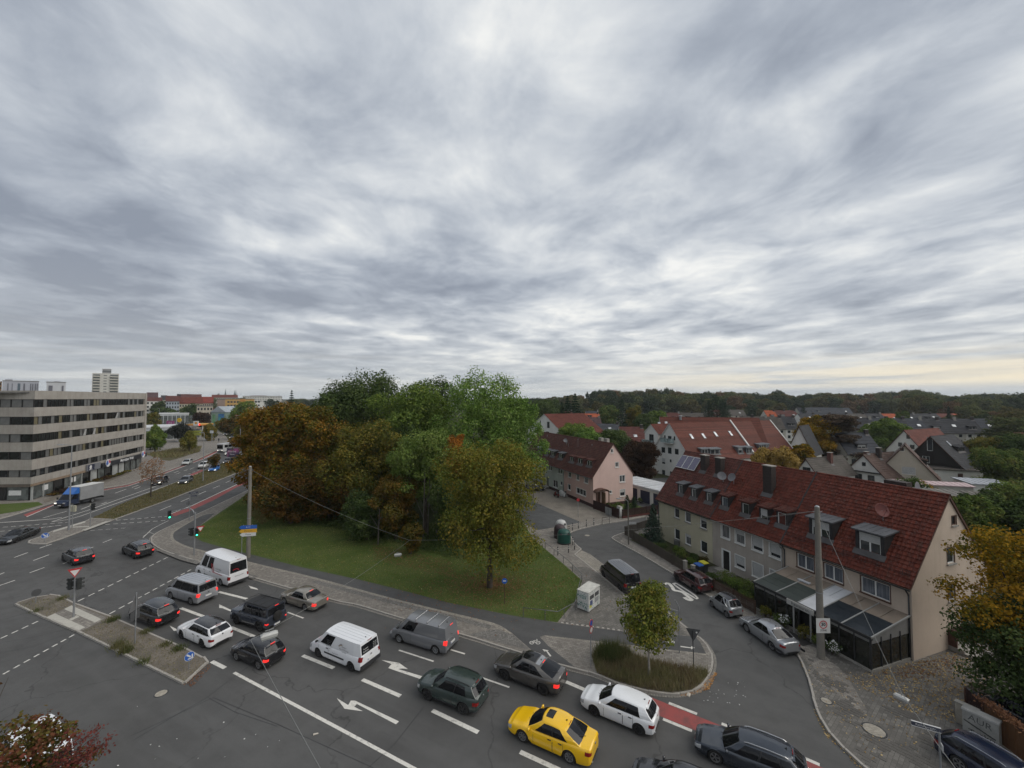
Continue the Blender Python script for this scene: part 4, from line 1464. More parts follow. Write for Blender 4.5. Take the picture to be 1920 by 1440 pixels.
for i in range(8):
 t0,t1=pi*.45+i*.09*pi*.5,pi*.45+(i+1)*.09*pi*.5
 for w_,mi in((.36,0),(.31,1)):
  p=[(-.85-cos(t)*q,yy+.02-.03*(1.25+sin(t)*q-1.1),1.22+sin(t)*q)for t,q in((t0,w_),(t1,w_),(t1,w_+.04),(t0,w_+.04))]
  ar.quad(*p,mi)
prT('logo_arc',ar,[INKGREY,plM('ink_ochre',(0.36,0.24,0.12),.6)],wvan)
side_text(wvan,'Meisterbetrieb',.10,INKGREY,-.2,.80)
rt=lambda root,s,size,m,y,z:text_mb(s,size,m,root,(-root_info[root.name]['hl']-(.065 if z<1.15 else .030-(z-1.15)*.09),y,z),(rD(86),0,-pi/2))
rt(wvan,'Fenster',.14,INKWHITE,.42,1.55)
rt(wvan,'Rolladen',.14,INKWHITE,.42,1.38)
for k in range(4):
 rt(wvan,'Tel. 0911',.10,INKWHITE,-.42,1.62-k*.11)
side_text(craft,'Malerbetrieb',.20,INK,-1.45,1.52)
side_text(craft,'Werkstatt',.17,INK,-1.35,1.28)
for dx in(0,.25):
 mb=MB()
 for p in([(-.42-dx,1.10),(-.12-dx,1.86),(-.02-dx,1.86),(-.32-dx,1.10)],):
  I=root_info[craft.name]
  mb.quad(*[(x,interp([(1.0,I['W']/2*.985),(2.6,I['W']/2*.86)],z)+.035,z)for x,z in p])
 prT('logo',mb,INKRED,craft)
mb=MB()
I=root_info[craft.name]
mb.quad(*[(x,interp([(1.0,I['W']/2*.985),(2.6,I['W']/2*.86)],z)+.035,z)for x,z in((-.35,1.06),(-2.3,1.06),(-2.3,1.11),(-.35,1.11))])
prT('logo_line',mb,INKRED,craft)
rt(craft,'Malerbetrieb',.20,INK,-.05,1.42)
rt(craft,'Werkstatt 0911',.14,INK,-.05,1.0)
mb=MB()
for k in range(10):
 a0,a1=pi*(.25+.07*k),pi*(.25+.07*(k+1))
 hl_=root_info[craft.name]['hl']
 mb.quad(*[(-hl_-.075+(z_-1.5)*.02,y_,z_)for y_,z_ in((.35+.3*cos(a0),1.5+.2*sin(a0)),(.35+.3*cos(a1),1.5+.2*sin(a1)),(.35+.36*cos(a1),1.5+.26*sin(a1)),(.35+.36*cos(a0),1.5+.26*sin(a0)))])
prT('logo',mb,INKRED,craft)
I=root_info[comp.name]
for s in(1,-1):
 mb=MB()
 mb.cbox((-I['hl']+.35,s*(I['W']/2-.02),.42),(1.2,.06,.16))
 prT('side_skirt',mb,DPL,comp)
I=root_info[smart.name]
for s in(1,-1):
 mb=MB()
 pts=[I['side'](.12+.30*q,q,s)+V3((0,s*.012,0))for q in(0,.3,.6,.95)]
 mb.tube(pts,.05,6)
 prT('silver_arch',mb,paint('paint_silver',(.34,.35,.36),.5),smart,True,50)
text_mb('mobil',.16,plM('ink_cream',(.4,.36,.33),.6),msuv,(.1,root_info[msuv.name]['W']/2+.012,.72),(rD(90),0,pi))
# box lorry
f,rr_=G(134,951.5),G(173,942)
d=f-rr_
hd=atan2(d.y,d.x)
nv=V3((d.y,-d.x,0)).normalized()
nv=nv if nv.y>0 else-nv
cpos=(f+rr_)/2+nv*1.0
lorry=thing('box_lorry','box lorry with dark blue cab, blue roof fairing and grey box body','lorry',(cpos.x,cpos.y,.005),hd)
BLU=paint('paint_lorry_blue',(0.018,0.030,0.065),.1)
FAIR=paint('paint_fairing',(0.030,0.13,0.42),0)
GREYBOX=plM('box_panel',(0.27,0.275,0.28),.6,.12,.8)
wbl=d.length
mb=MB()
prof=[(wbl/2+1.0,.45),(wbl/2+1.0,.95),(wbl/2+.75,1.15),(wbl/2+.35,1.35),(wbl/2-.25,2.15),(wbl/2-1.15,2.2),(wbl/2-1.15,.45)]
mb.add([(x,y,z)for y in(-1.0,1.0)for x,z in prof],[tuple(range(6,-1,-1)),tuple(range(7,14))]+[(i,(i+1)%7,7+(i+1)%7,7+i)for i in range(7)])
cab=prT('cab',mb,BLU,lorry,True,30)
mb=MB()
mb.quad((wbl/2+.36,-.9,1.37),(wbl/2+.36,.9,1.37),(wbl/2-.21,.82,2.12),(wbl/2-.21,-.82,2.12))
prT('windscreen',mb,CARGLASS,lorry)
for s in(1,-1):
 mb=MB()
 mb.quad((wbl/2+.2,s*1.004,1.35),(wbl/2-.35,s*1.004,2.05),(wbl/2-.95,s*1.004,2.05),(wbl/2-.95,s*1.004,1.35))
 prT('side_window',mb,CARGLASS,lorry)
 mb=MB()
 mb.cbox((wbl/2+.30,s*1.2,1.6),(.12,.2,.4))
 prT('mirror',mb,BLACK,lorry)
 mb=MB()
 mb.cbox((wbl/2+1.0,s*.75,.95),(.08,.36,.18))
 prT('headlight',mb,HEADLIT if s<0 else CLEARLAMP,lorry)
mb=MB()
mb.add([(wbl/2-.2,-.95,2.2),(wbl/2-.2,.95,2.2),(wbl/2-1.2,1.05,2.2),(wbl/2-1.2,-1.05,2.2),(wbl/2-.95,-.9,3.05),(wbl/2-.95,.9,3.05),(wbl/2-1.2,1.0,3.2),(wbl/2-1.2,-1.0,3.2)],[(0,1,5,4),(1,2,6,5),(2,3,7,6),(3,0,4,7),(4,5,6,7)])
prT('roof_fairing',mb,FAIR,lorry,True,40)
mb=MB()
mb.box(-wbl/2-1.9,-1.12,.95,wbl/2-1.25,1.12,3.25)
box=prT('box_body',mb,GREYBOX,lorry)
mb=MB()
mb.box(-wbl/2-1.92,-1.14,3.25,wbl/2-1.23,1.14,3.30)
prT('box_roof',mb,plM('roof_pale',(.55,.55,.53),.6,.1),lorry)
mb=MB()
mb.box(-wbl/2-1.8,-.95,.6,wbl/2-1.0,.95,.9)
mb.box(-wbl/2-2.0,-1.1,.5,-wbl/2-1.9,1.1,.7)
prT('chassis',mb,BLACK,lorry)
mb=MB()
mb.box(wbl/2+.98,-.7,.5,wbl/2+1.04,.7,.85)
prT('grille',mb,BLACK,lorry)
mb=MB()
mb.box(wbl/2+1.03,-.26,.52,wbl/2+1.07,.26,.64)
prT('number_plate',mb,PLATE,lorry)
tmesh,rmesh=wheel_mesh(.37,.24,STEEL,9,'lorry')
for xw in(wbl/2,-wbl/2):
 for s in(1,-1):
  w=link('wheel',tmesh,lorry,(xw,s*.95,.37))
  w.rotation_euler=(0,0,0 if s>0 else pi)
  link('rim',rmesh,w)
  # coach far up the avenue
p=G(420,848)
bus=thing('coach','white coach coming down the avenue beside the digital billboard','bus',(p.x,p.y+3.2,.005),rD(-97))
mb=MB()
mb.box(-4.5,-1.2,.4,4.5,1.2,3.1)
prT('body',mb,plM('coach_white',(.55,.55,.56),.5,.1),bus)
mb=MB()
mb.box(4.49,-1.1,1.35,4.53,1.1,2.7)
prT('windscreen',mb,CARGLASS,bus)
for s in(1,-1):
 for k in range(5):
  mb=MB()
  mb.box(-4.2+k*1.65,s*1.2-.01,1.7,-4.2+k*1.65+1.5,s*1.2+.015,2.6)
  prT('side_window',mb,CARGLASS,bus)
 mb=MB()
 mb.box(4.49,s*.8-.2,.7,4.55,s*.8+.2,.9)
 prT('headlight',mb,HEADLIT,bus)
mb=MB()
mb.box(4.48,-1.15,.4,4.54,1.15,.65)
prT('bumper',mb,BLACK,bus)
tmesh,rmesh=wheel_mesh(.46,.28,STEEL,9,'bus')
for xw in(2.6,-2.8):
 for s in(1,-1):
  w=link('wheel',tmesh,bus,(xw,s*1.08,.46))
  w.rotation_euler=(0,0,0 if s>0 else pi)
  link('rim',rmesh,w)
  # houses
def clip(poly,inside):
 for(a,b,c)in inside:
  out=[]
  for i in range(len(poly)):
   p,q=poly[i],poly[(i+1)%len(poly)]
   dp,dq=a*p[0]+b*p[1]-c,a*q[0]+b*q[1]-c
   if dp<=1e-9:
    out.append(p)
   if(dp<-1e-9 and dq>1e-9)or(dp>1e-9 and dq<-1e-9):
    t=dp/(dp-dq)
    out.append((p[0]+(q[0]-p[0])*t,p[1]+(q[1]-p[1])*t))
  poly=out
  if len(poly)<3:
   return[]
 return poly
def planes(poly):
 n=len(poly)
 ar=sum(poly[i][0]*poly[(i+1)%n][1]-poly[(i+1)%n][0]*poly[i][1]for i in range(n))
 if ar<0:
  poly=poly[::-1]
 out=[]
 for i in range(n):
  (x0,y0),(x1,y1)=poly[i],poly[(i+1)%n]
  a,b=(y1-y0),-(x1-x0)
  out.append((a,b,a*x0+b*y0))
 return out
def holed(mb,fn,poly,holes,depth=0.13,mi=0,rev=1):
 us=sorted(set([p[0]for p in poly]+[h[0]for h in holes]+[h[2]for h in holes]))
 zs=sorted(set([p[1]for p in poly]+[h[1]for h in holes]+[h[3]for h in holes]))
 pl=planes(poly)
 for i in range(len(us)-1):
  for j in range(len(zs)-1):
   um,zm=(us[i]+us[i+1])/2,(zs[j]+zs[j+1])/2
   if any(h[0]<um<h[2]and h[1]<zm<h[3]for h in holes):
    continue
   c=clip([(us[i],zs[j]),(us[i+1],zs[j]),(us[i+1],zs[j+1]),(us[i],zs[j+1])],pl)
   if len(c)>=3:
    mb.add([fn(u,z,0)for u,z in c],[tuple(range(len(c)))],mi)
 for(u0,z0,u1,z1)in holes:
  for(a,b)in(((u0,z0),(u1,z0)),((u1,z0),(u1,z1)),((u1,z1),(u0,z1)),((u0,z1),(u0,z0))):
   mb.quad(fn(*a,0),fn(*b,0),fn(*b,depth),fn(*a,depth),rev)
CURT=NT('curtain_behind_glass')
_w=CURT.noise(CURT.objc(),9,3,0.5,sc=(1,1,.04))
CURTAIN=CURT.fin(CURT.mix(CURT.remap(_w,.3,.7),(0.05,0.058,0.072),(0.16,0.175,0.20)),0.12,0,.6)
NET=CURT2=NT('net_curtain')
_w=NET.noise(NET.objc(),6,3,0.5,sc=(1,1,.1))
NETC=NET.fin(NET.mix(NET.remap(_w,.3,.7),(0.09,0.092,0.095),(0.20,0.20,0.20)),0.12,0,.6)
SHUT=plM('roller_shutter',(0.40,0.40,0.39),.6,.08,1)
BROWN=plM('brown_trim',(0.085,0.042,0.03),.7,.2)
FRAMEW=plM('window_frame_white',(0.66,0.66,0.64),.5,.06)
FRAMED=plM('window_frame_dark',(0.05,0.048,0.046),.5,.1)
SILLM=plM('sill_stone',(0.24,0.23,0.21),.85,.2)
_WC={}
def window_mesh(w,h,frame,pane,mull,shutter,sill,surround,sur_w):
 key=(round(w,2),round(h,2),frame.name,pane.name,mull,shutter,sill.name if sill else None,surround.name if surround else None)
 if key in _WC:
  return _WC[key]
 f,b=MB(),.065
 y0,y1=.06,.12
 f.box(0,y0,0,w,y1,b)
 f.box(0,y0,h-b,w,y1,h)
 f.box(0,y0,b,b,y1,h-b)
 f.box(w-b,y0,b,w,y1,h-b)
 for k in range(mull):
  x=w*(k+1)/(mull+1)
  f.box(x-.05,y0+.002,b,x+.05,y1,h-b)
 g=MB()
 g.quad((b*.9,.10,b*.9),(w-b*.9,.10,b*.9),(w-b*.9,.10,h-b*.9),(b*.9,.10,h-b*.9))
 res=[f.mesh('window',frame),g.mesh('pane',pane),None,None,None]
 if shutter:
  s=MB()
  hs=h*shutter
  n=max(2,int(hs/.14))
  for k in range(n):
   z0,z1=h-hs+hs*k/n,h-hs+hs*(k+1)/n-.012
   s.hexa([(.02,.035,z0),(w-.02,.035,z0),(w-.02,.06,z0),(.02,.06,z0),(.02,.045,z1),(w-.02,.045,z1),(w-.02,.06,z1),(.02,.06,z1)])
  res[2]=s.mesh('shutter',SHUT)
 if sill:
  s=MB()
  s.box(-.08,-.12,-.10,w+.08,.05,-.012)
  res[3]=s.mesh('sill',sill)
 if surround:
  s=MB()
  q=sur_w
  s.box(-q,-.018,-q*.6,0,.03,h+q)
  s.box(w,-.018,-q*.6,w+q,.03,h+q)
  s.box(0,-.018,h,w,.03,h+q)
  if not sill:
   s.box(0,-.018,-q*.6,w,.03,0)
  res[4]=s.mesh('surround',surround)
 _WC[key]=res
 return res
def add_window(parent,origin,rz,w,h,frame=None,pane=None,mull=0,shutter=0.0,sill=True,surround=None,sur_w=.11,name='window'):
 me=window_mesh(w,h,frame or FRAMEW,pane or WINGLASS,mull,shutter,(SILLM if sill is True else sill),surround,sur_w)
 o=link(name,me[0],parent,origin,rz)
 for nm,m_ in zip(('pane','shutter','sill','surround'),me[1:]):
  if m_:
   link(nm,m_,o)
 return o
_TILE={}
def tiles(mb,O,du,dv,nrm,L,S,tw=.30,th=.34,skip=(),style='tile',row_jit=.006):
 nr=max(1,int(S/th))
 th=S/nr
 if style=='rows':
  for r_ in range(nr):
   a,b=O+dv*(r_*th)+nrm*.075,O+dv*((r_+1.12)*th)+nrm*.02
   mb.quad(a,a+du*L,b+du*L,b)
   mb.quad(a-nrm*.07,a-nrm*.07+du*L,a+du*L,a)
  return
 nc=max(1,int(L/tw))
 tw=L/nc
 for r_ in range(nr):
  for c in range(nc):
   uc,vc=(c+.5)*tw,(r_+.5)*th
   if any(a<uc<b and e<vc<f for a,e,b,f in skip):
    continue
   j=R.uniform(-row_jit,row_jit)
   o=O+du*(c*tw+.004)+dv*(r_*th)
   lo,hi=nrm*(.075+j),nrm*.022
   x1,x2,x3=du*(tw*.30),du*(tw*.62),du*(tw-.008)
   up=dv*(th*1.10)
   rise=nrm*.028
   p=[o+lo,o+x1+lo+rise,o+x2+lo,o+x3+lo]
   q=[o+up+hi,o+up+x1+hi+rise,o+up+x2+hi,o+up+x3+hi]
   d=-nrm*.05
   mb.add(p+q+[p[0]+d,p[1]+d,p[2]+d,p[3]+d],[(0,1,5,4),(1,2,6,5),(2,3,7,6),(8,9,1,0),(9,10,2,1),(10,11,3,2)])
HOUSES=[]
LEAD=plM('lead_sheet',(.075,.07,.07),.6,.2)
class House:
 def __init__(s,name,label,cat,O,ang,L,Dp,ze,zr,group=None,base=0.12,ridge_at=.5):
  s.O,s.ang,s.L,s.D,s.ze,s.zr=V3((O[0],O[1],base)),ang,L,Dp,ze-base,zr-base
  s.base=base
  s.yr=Dp*ridge_at
  s.root=thing(name,label,cat,s.O,ang,group)
  HOUSES.append(s)
  s.X=V3((cos(ang),sin(ang),0))
  s.Y=V3((-sin(ang),cos(ang),0))
  s.tan=(s.zr-s.ze)/s.yr
  s.tanb=(s.zr-s.ze)/(Dp-s.yr)
 def loc(s,p):
  d=p-s.O
  return V3((d.dot(s.X),d.dot(s.Y),d.z))
 def front(s,px,py):
  return s.loc(hit(px,py,s.O,s.Y))
 def side(s,px,py,right=True):
  return s.loc(hit(px,py,s.O+s.X*(s.L if right else 0),s.X))
 def roofp(s,px,py):
  n=V3((0,-s.tan,1)).normalized()
  nw=s.Y*n.y+V3((0,0,1))*n.z
  return s.loc(hit(px,py,s.O+V3((0,0,s.ze)),nw))
 def walls(s,m,reveal=None,front=(),left=(),right=(),back=(),plinth=None,gable_m=None):
  L,D,ze,zr,yr=s.L,s.D,s.ze,s.zr,s.yr
  rv=reveal or m
  mb=MB()
  holed(mb,lambda u,z,d:(u,d,z),[(0,-.3),(L,-.3),(L,ze),(0,ze)],front)
  prT('front_wall',mb,[m,rv],s.root)
  for nm,x,hs,sg in(('gable_wall',0,left,1),('gable_wall',L,right,-1)):
   mb=MB()
   g=[(0,-.3),(D,-.3),(D,ze),(yr,zr),(0,ze)]
   holed(mb,lambda u,z,d:(x+sg*d,u,z),g,hs)
   prT(nm,mb,[gable_m or m,rv],s.root)
  mb=MB()
  holed(mb,lambda u,z,d:(u,D-d,z),[(0,-.3),(L,-.3),(L,ze),(0,ze)],back)
  prT('back_wall',mb,[m,rv],s.root)
  if plinth:
   mb=MB()
   mb.box(-.03,-.03,-.3,L+.03,D+.03,.55)
   prT('plinth',mb,plinth,s.root)
 def win(s,face,u,z,w,h,**k):
  if face=='front':
   return add_window(s.root,(u,0,z),0,w,h,**k)
  if face=='right':
   return add_window(s.root,(s.L,u,z),pi/2,w,h,**k)
  if face=='left':
   return add_window(s.root,(0,u+w,z),-pi/2,w,h,**k)
  return add_window(s.root,(u+w,s.D,z),pi,w,h,**k)
 def roof(s,m,style='tile',over=.35,side=.18,tw=.30,th=.34,skip=(),left_over=None,right_over=None,verge=None,back=True):
  lo,ro=side if left_over is None else left_over,side if right_over is None else right_over
  L=s.L+lo+ro
  under=MB()
  out=[]
  for sg in((1,-1)if back else(1,)):
   t=s.tan if sg>0 else s.tanb
   run=s.yr if sg>0 else s.D-s.yr
   y0=-over if sg>0 else s.D+over
   z0=s.ze-over*t
   O=V3((-lo,y0,z0+.10))
   top=V3((-lo,s.yr,s.zr+.10))
   dv=top-O
   S=dv.length
   dv.normalize()
   du=V3((1,0,0))
   nrm=du.cross(dv)if sg>0 else dv.cross(du)
   under.slab([O,O+du*L,top+du*L,top]if sg>0 else[O+du*L,O,top,top+du*L],.12)
   mb=MB()
   tiles(mb,O,du,dv,nrm,L,S,tw,th,skip if sg>0 else(),style if sg>0 or style=='rows' else 'rows')
   out.append(mb)
  r=prT('roof',under,verge or BROWN,s.root)
  for mb in out:
   if mb.v:
    prT('roof_tiles',mb,m,r,kind='stuff')
  rd=MB()
  n=max(2,int(L/.42))
  for k in range(n):
   x=-lo+L*k/n
   rd.cyl((x,s.yr,s.zr+.09),(x+L/n*1.04,s.yr,s.zr+.10),.125,.105,8,caps=False)
  prT('ridge_tiles',rd,m,r,kind='stuff')
  s.roofobj=r
  s.over=over
  return r
 def gutter(s,m=None,pipes=(),back=False):
  m=m or DARKMETAL
  mb=MB()
  y,z=-s.over-.06,s.ze-s.over*s.tan+.02
  for k in range(6):
   a0,a1=pi+pi*k/6,pi+pi*(k+1)/6
   mb.quad((-.1,y+.075*cos(a0),z+.075*sin(a0)),(s.L+.1,y+.075*cos(a0),z+.075*sin(a0)),(s.L+.1,y+.075*cos(a1),z+.075*sin(a1)),(-.1,y+.075*cos(a1),z+.075*sin(a1)))
  prT('gutter',mb,m,s.root)
  for u in pipes:
   mb=MB()
   mb.tube([(u,y,z-.05),(u,-.07,z-.45),(u,-.07,-.2)],.05,8)
   prT('downpipe',mb,m,s.root,True)
 def roofz(s,y):
  return s.ze+s.tan*y
 def dormer(s,u,y,w,h,m,roofm,shed=.12,pane=None,mull=0,shutter=0.0,frame=None,margin=.2,over=.22,style='metal'):
  zb=s.roofz(y)
  w2=w/2+margin
  zt=zb+.14+h+.16
  yb=(zt-s.ze-shed*y)/(s.tan-shed)
  ztb=zt+shed*(yb-y)
  mb=MB()
  fn=lambda a,z,d:(a,y+d,z)
  holed(mb,fn,[(u-w2,zb-.15),(u+w2,zb-.15),(u+w2,zt),(u-w2,zt)],[(u-w/2,zb+.14,u+w/2,zb+.14+h)],.10)
  for sg in(-1,1):
   x=u+sg*w2
   mb.add([(x,y,zb-.15),(x,y,zt),(x,yb,ztb),(x,yb,s.roofz(yb)-.15)],[(0,1,2,3)])
  d=prT('dormer',mb,[m,m],s.root)
  rm=MB()
  o=over
  a=[V3((u-w2-o*.7,y-o,zt-shed*o+.09)),V3((u+w2+o*.7,y-o,zt-shed*o+.09)),V3((u+w2+o*.7,yb+.15,ztb+shed*.15+.09)),V3((u-w2-o*.7,yb+.15,ztb+shed*.15+.09))]
  rm.slab(a,.10)
  if style=='metal':
   n=max(3,int((w2+o)*2/.42))
   for k in range(n+1):
    p,q=a[0].lerp(a[1],k/n),a[3].lerp(a[2],k/n)
    rm.cyl(p+V3((0,0,.015)),q+V3((0,0,.015)),.02,.02,4)
  else:
   du=(a[1]-a[0])
   dv=(a[3]-a[0])
   tiles(rm,a[0],du.normalized(),dv.normalized(),du.normalized().cross(dv.normalized()),du.length,dv.length,.3,.34,(),'tile')
  prT('dormer_roof',rm,roofm,d)
  me=window_mesh(w,h,frame or FRAMEW,pane or WINGLASS,mull,shutter,None,None,0)
  wm=link('dormer_window',me[0],d,(u-w/2,y,zb+.14))
  link('dormer_pane',me[1],d,(u-w/2,y,zb+.14))
  if me[2]:
   link('dormer_shutter',me[2],d,(u-w/2,y,zb+.14))
  fl=MB()
  nn=V3((0,-s.tan,1)).normalized()
  fl.slab([V3((u-w2-.12,y-.30,s.roofz(y-.30)+.27)),V3((u+w2+.12,y-.30,s.roofz(y-.30)+.27)),V3((u+w2+.12,y+.02,s.roofz(y+.02)+.29)),V3((u-w2-.12,y+.02,s.roofz(y+.02)+.29))],.02)
  prT('flashing',fl,LEAD,d)
  return d
 def chimney(s,u,y,w,d,top,m,cap=True):
  mb=MB()
  zb=min(s.roofz(y-d/2),s.zr)-.4
  mb.box(u-w/2,y-d/2,zb,u+w/2,y+d/2,top)
  c=prT('chimney',mb,m,s.root)
  if cap:
   mb=MB()
   mb.box(u-w/2-.06,y-d/2-.06,top,u+w/2+.06,y+d/2+.06,top+.10)
   prT('chimney_cap',mb,CONCRETE,c)
  fl=MB()
  fl.slab([V3((u-w/2-.12,y-d/2-.3,s.roofz(y-d/2-.3)+.27)),V3((u+w/2+.12,y-d/2-.3,s.roofz(y-d/2-.3)+.27)),V3((u+w/2+.12,y-d/2+.05,s.roofz(y-d/2+.05)+.29)),V3((u-w/2-.12,y-d/2+.05,s.roofz(y-d/2+.05)+.29))],.02)
  prT('flashing',fl,LEAD,c)
  return c
 def skylight(s,u,y,w,h,m=None,lift=.14):
  c,sn=1/sqrt(1+s.tan**2),s.tan/sqrt(1+s.tan**2)
  q=lambda a,b,e:V3((u+a,y+b*c-e*sn,s.roofz(y)+b*sn+e*c))
  mb=MB()
  mb.hexa([q(0,0,.1),q(w,0,.1),q(w,h,.1),q(0,h,.1),q(0,0,.1+lift),q(w,0,.1+lift),q(w,h,.1+lift),q(0,h,.1+lift)])
  o=prT('skylight',mb,plM('skylight_frame',(.20,.205,.21),.5,.1),s.root)
  g=MB()
  e=.11+lift
  g.quad(q(.07,.07,e),q(w-.07,.07,e),q(w-.07,h-.07,e),q(.07,h-.07,e))
  prT('skylight_pane',g,m or glass('skylight_glass',(.30,.32,.34),.05,.8),o)
  return o
 def vent(s,u,y,m=None):
  mb=MB()
  z=s.roofz(y)+.15
  mb.cyl((u,y,z-.1),(u,y,z+.32),.06,.06,8)
  mb.cyl((u,y,z+.32),(u,y,z+.38),.10,.02,8)
  prT('roof_vent',mb,m or STEEL,s.root,True,40)
 def dish(s,u,y,r,m,facing=-.6,h=.7):
  z=s.roofz(y)+.1
  mb=MB()
  mb.tube([(u,y,z-.1),(u,y,z+h),(u+.05,y-.2,z+h+.1)],.025,6)
  prT('dish_mast',mb,STEEL,s.root)
  mb=MB()
  n=16
  for k in range(3):
   pass
  prof=[(0.001,0),(r*.5,.03),(r*.85,.09),(r,.13),(r*.98,.135),(r*.83,.10)]
  mb.lathe(prof,'y',18)
  mb.tube([(0,.05,-r*.8),(0,.55,-.1)],.015,5)
  mb.cyl((0,.5,-.12),(0,.62,-.08),.04,.04,6)
  o=prT('satellite_dish',mb,m,s.root,True,60,loc=(u,y-.22,z+h+.12))
  o.rotation_euler=(rD(25),0,pi+facing)
  return o
def rects(h,face,items):
 out=[]
 for(xl,xr,yt,yb)in items:
  f=h.front if face=='front' else(lambda x,y:h.side(x,y,True))if face=='right' else(lambda x,y:h.side(x,y,False))
  a,b=f(xl,yt),f(xl,yb)
  c=f(xr,yt)
  ua,uc=(a.x,c.x)if face=='front' else(a.y,c.y)
  u0,u1=min(ua,uc),max(ua,uc)
  out.append((u0,b.z,u1,a.z))
 return out
def facing(px):
 v=V3(((px-960)/FPX,1,0))
 return v.normalized()
 # the row of three houses on the side street
ROW={}
_far=facing(698)
_C=G(1713.5,1239,.12)
ROOFRED=tile_mat('roof_tile_red',(0.118,0.027,0.016),.38,.25)
ROOFRED2=tile_mat('roof_tile_red_worn',(0.105,0.034,0.026),.38,.4)
ROOFBR=tile_mat('roof_tile_brown',(0.088,0.032,0.024),.35,.45)
Yw=render_wall('plaster_yellow',(0.49,0.45,0.33))
Gw=render_wall('plaster_greige',(0.42,0.375,0.33),.3)
Cw=render_wall('plaster_cream',(0.52,0.43,0.35))
SLATE=plM('slate_cladding',(0.030,0.028,0.030),.7,.3,4,fine=.4)
TINROOF=plM('tin_roof',(0.12,0.125,0.135),.5,.2,2,metal=.3)
angr=atan2(-_far.y,-_far.x)
_n=V3((-sin(angr),cos(angr),0))
def _u(px,py):
 p=hit(px,py,_C,_n)
 return(p-_C).dot(-_far)
uA,uB,uC=_u(1235,985),_u(1336,1010),_u(1469.3,1060)
DEP,ZE,ZR=9.7,5.55,11.45
def unit(label,u0,u1,ze,zr):
 O=_C-_far*u0
 return House('terraced_house',label,'house',O,angr,u1-u0,DEP,ze,zr,'houses of the red roofed row')
h1=unit('pale yellow house with solar panels at the far end of the red roofed row',uA,uB-.01,ZE+.02,ZR+.02)
h2=unit('grey beige house in the middle of the red roofed row',uB+.01,uC-.01,ZE,ZR)
h3=unit('cream house with the glazed restaurant annex at the near end of the row',uC+.01,0,ZE+.03,ZR+.03)
it=rects(h1,'front',[(1264.4,1273.4,951.5,969),(1284.4,1294.8,958.5,977),(1312.8,1324.8,969,988.5),(1264.8,1274.4,990,1009),(1285,1295.4,999.5,1018.5),(1313.5,1325.8,1012,1032.5)])
h1 .walls(Yw,FRAMEW,front=it)
for k,q in enumerate(it):
 h1 .win('front',q[0],q[1],q[2]-q[0],q[3]-q[1],pane=(NETC if k in(1,4)else WINGLASS),shutter=.28 if k in(2,4)else 0)
h1 .roof(ROOFRED2,right_over=0.0)
h1 .gutter(pipes=(.12,))
it=rects(h2,'front',[(1352.5,1367.5,982,1006),(1378.8,1395.6,991,1016),(1410.4,1429.4,1003,1029),(1443,1463,1014,1041.5),(1379,1396,1039.5,1061),(1411,1430,1053,1078),(1444,1465,1067,1093)])
dr=rects(h2,'front',[(1354.2,1368.4,1029,1062)])
dr=[(dr[0][0],-.02,dr[0][2],dr[0][3])]
h2 .walls(Gw,Gw,front=it+dr)
for k,q in enumerate(it):
 h2 .win('front',q[0],q[1],q[2]-q[0],q[3]-q[1],pane=(NETC if k in(0,1)else WINGLASS),shutter=(0,.35,.72,.74,.72,.95,.3)[k],surround=FRAMEW,sur_w=.10,sill=FRAMEW)
q=dr[0]
mb=MB()
mb.box(q[0]+.06,.10,q[1],q[2]-.06,.16,q[3]-.06)
d_=prT('door',mb,plM('door_black',(.02,.018,.017),.4,.2),h2 .root)
mb=MB()
mb.box(q[0]-.10,-.02,q[1],q[0]+.06,.12,q[3]+.1)
mb.box(q[2]-.06,-.02,q[1],q[2]+.10,.12,q[3]+.1)
mb.box(q[0]+.06,-.02,q[3]-.06,q[2]-.06,.12,q[3]+.1)
prT('door_frame',mb,FRAMEW,d_)
mb=MB()
mb.box(q[0]-.3,-1.0,-.12,q[2]+.3,-.03,.05)
prT('door_step',mb,CONCRETE,h2 .root)
h2 .roof(ROOFRED,left_over=0,right_over=0)
h2 .gutter(m=plM('gutter_light',(.3,.29,.27),.6,.1),pipes=(h2 .L-.12,))
it=rects(h3,'front',[(1494.5,1525.6,1036,1061),(1545,1580,1055,1081.5),(1614,1667.5,1079,1108)])
gi=rects(h3,'right',[(1784,1792.6,968,985.5),(1775,1789,1028,1058),(1777.5,1790,1098,1128),(1838,1846,1086,1102)])
gd=rects(h3,'right',[(1778,1809,1180,1226)])
gd=[(gd[0][0],.35,gd[0][2],gd[0][3])]
h3 .walls(Cw,Cw,front=it,right=gi+gd)
for q in it:
 h3 .win('front',q[0],q[1],q[2]-q[0],q[3]-q[1],pane=CURTAIN,mull=1,surround=BROWN,sur_w=.07,sill=BROWN)
for k,q in enumerate(gi):
 h3 .win('right',q[0],q[1],q[2]-q[0],q[3]-q[1],frame=BROWN if k==0 else FRAMEW,pane=WINGLASS,surround=BROWN,sur_w=.05)
q=gd[0]
mb=MB()
mb.box(h3 .L-.12,q[0]+.05,q[1],h3 .L-.06,q[2]-.05,q[3])
d_=prT('door',mb,plM('door_brown',(.055,.026,.018),.5,.2),h3 .root)
mb=MB()
mb.box(h3 .L-.02,q[0]-.08,q[1]-.1,h3 .L+.5,q[0]+.02,q[3]+.1)
mb.box(h3 .L-.02,q[2]-.02,q[1]-.1,h3 .L+.5,q[2]+.08,q[3]+.1)
prT('door_frame',mb,BROWN,d_)
mb=MB()
mb.box(h3 .L+.01,q[0]-.1,-.1,h3 .L+.9,q[2]+.1,.34)
mb.box(h3 .L+.9,q[0]-.1,-.1,h3 .L+1.35,q[2]+.1,.17)
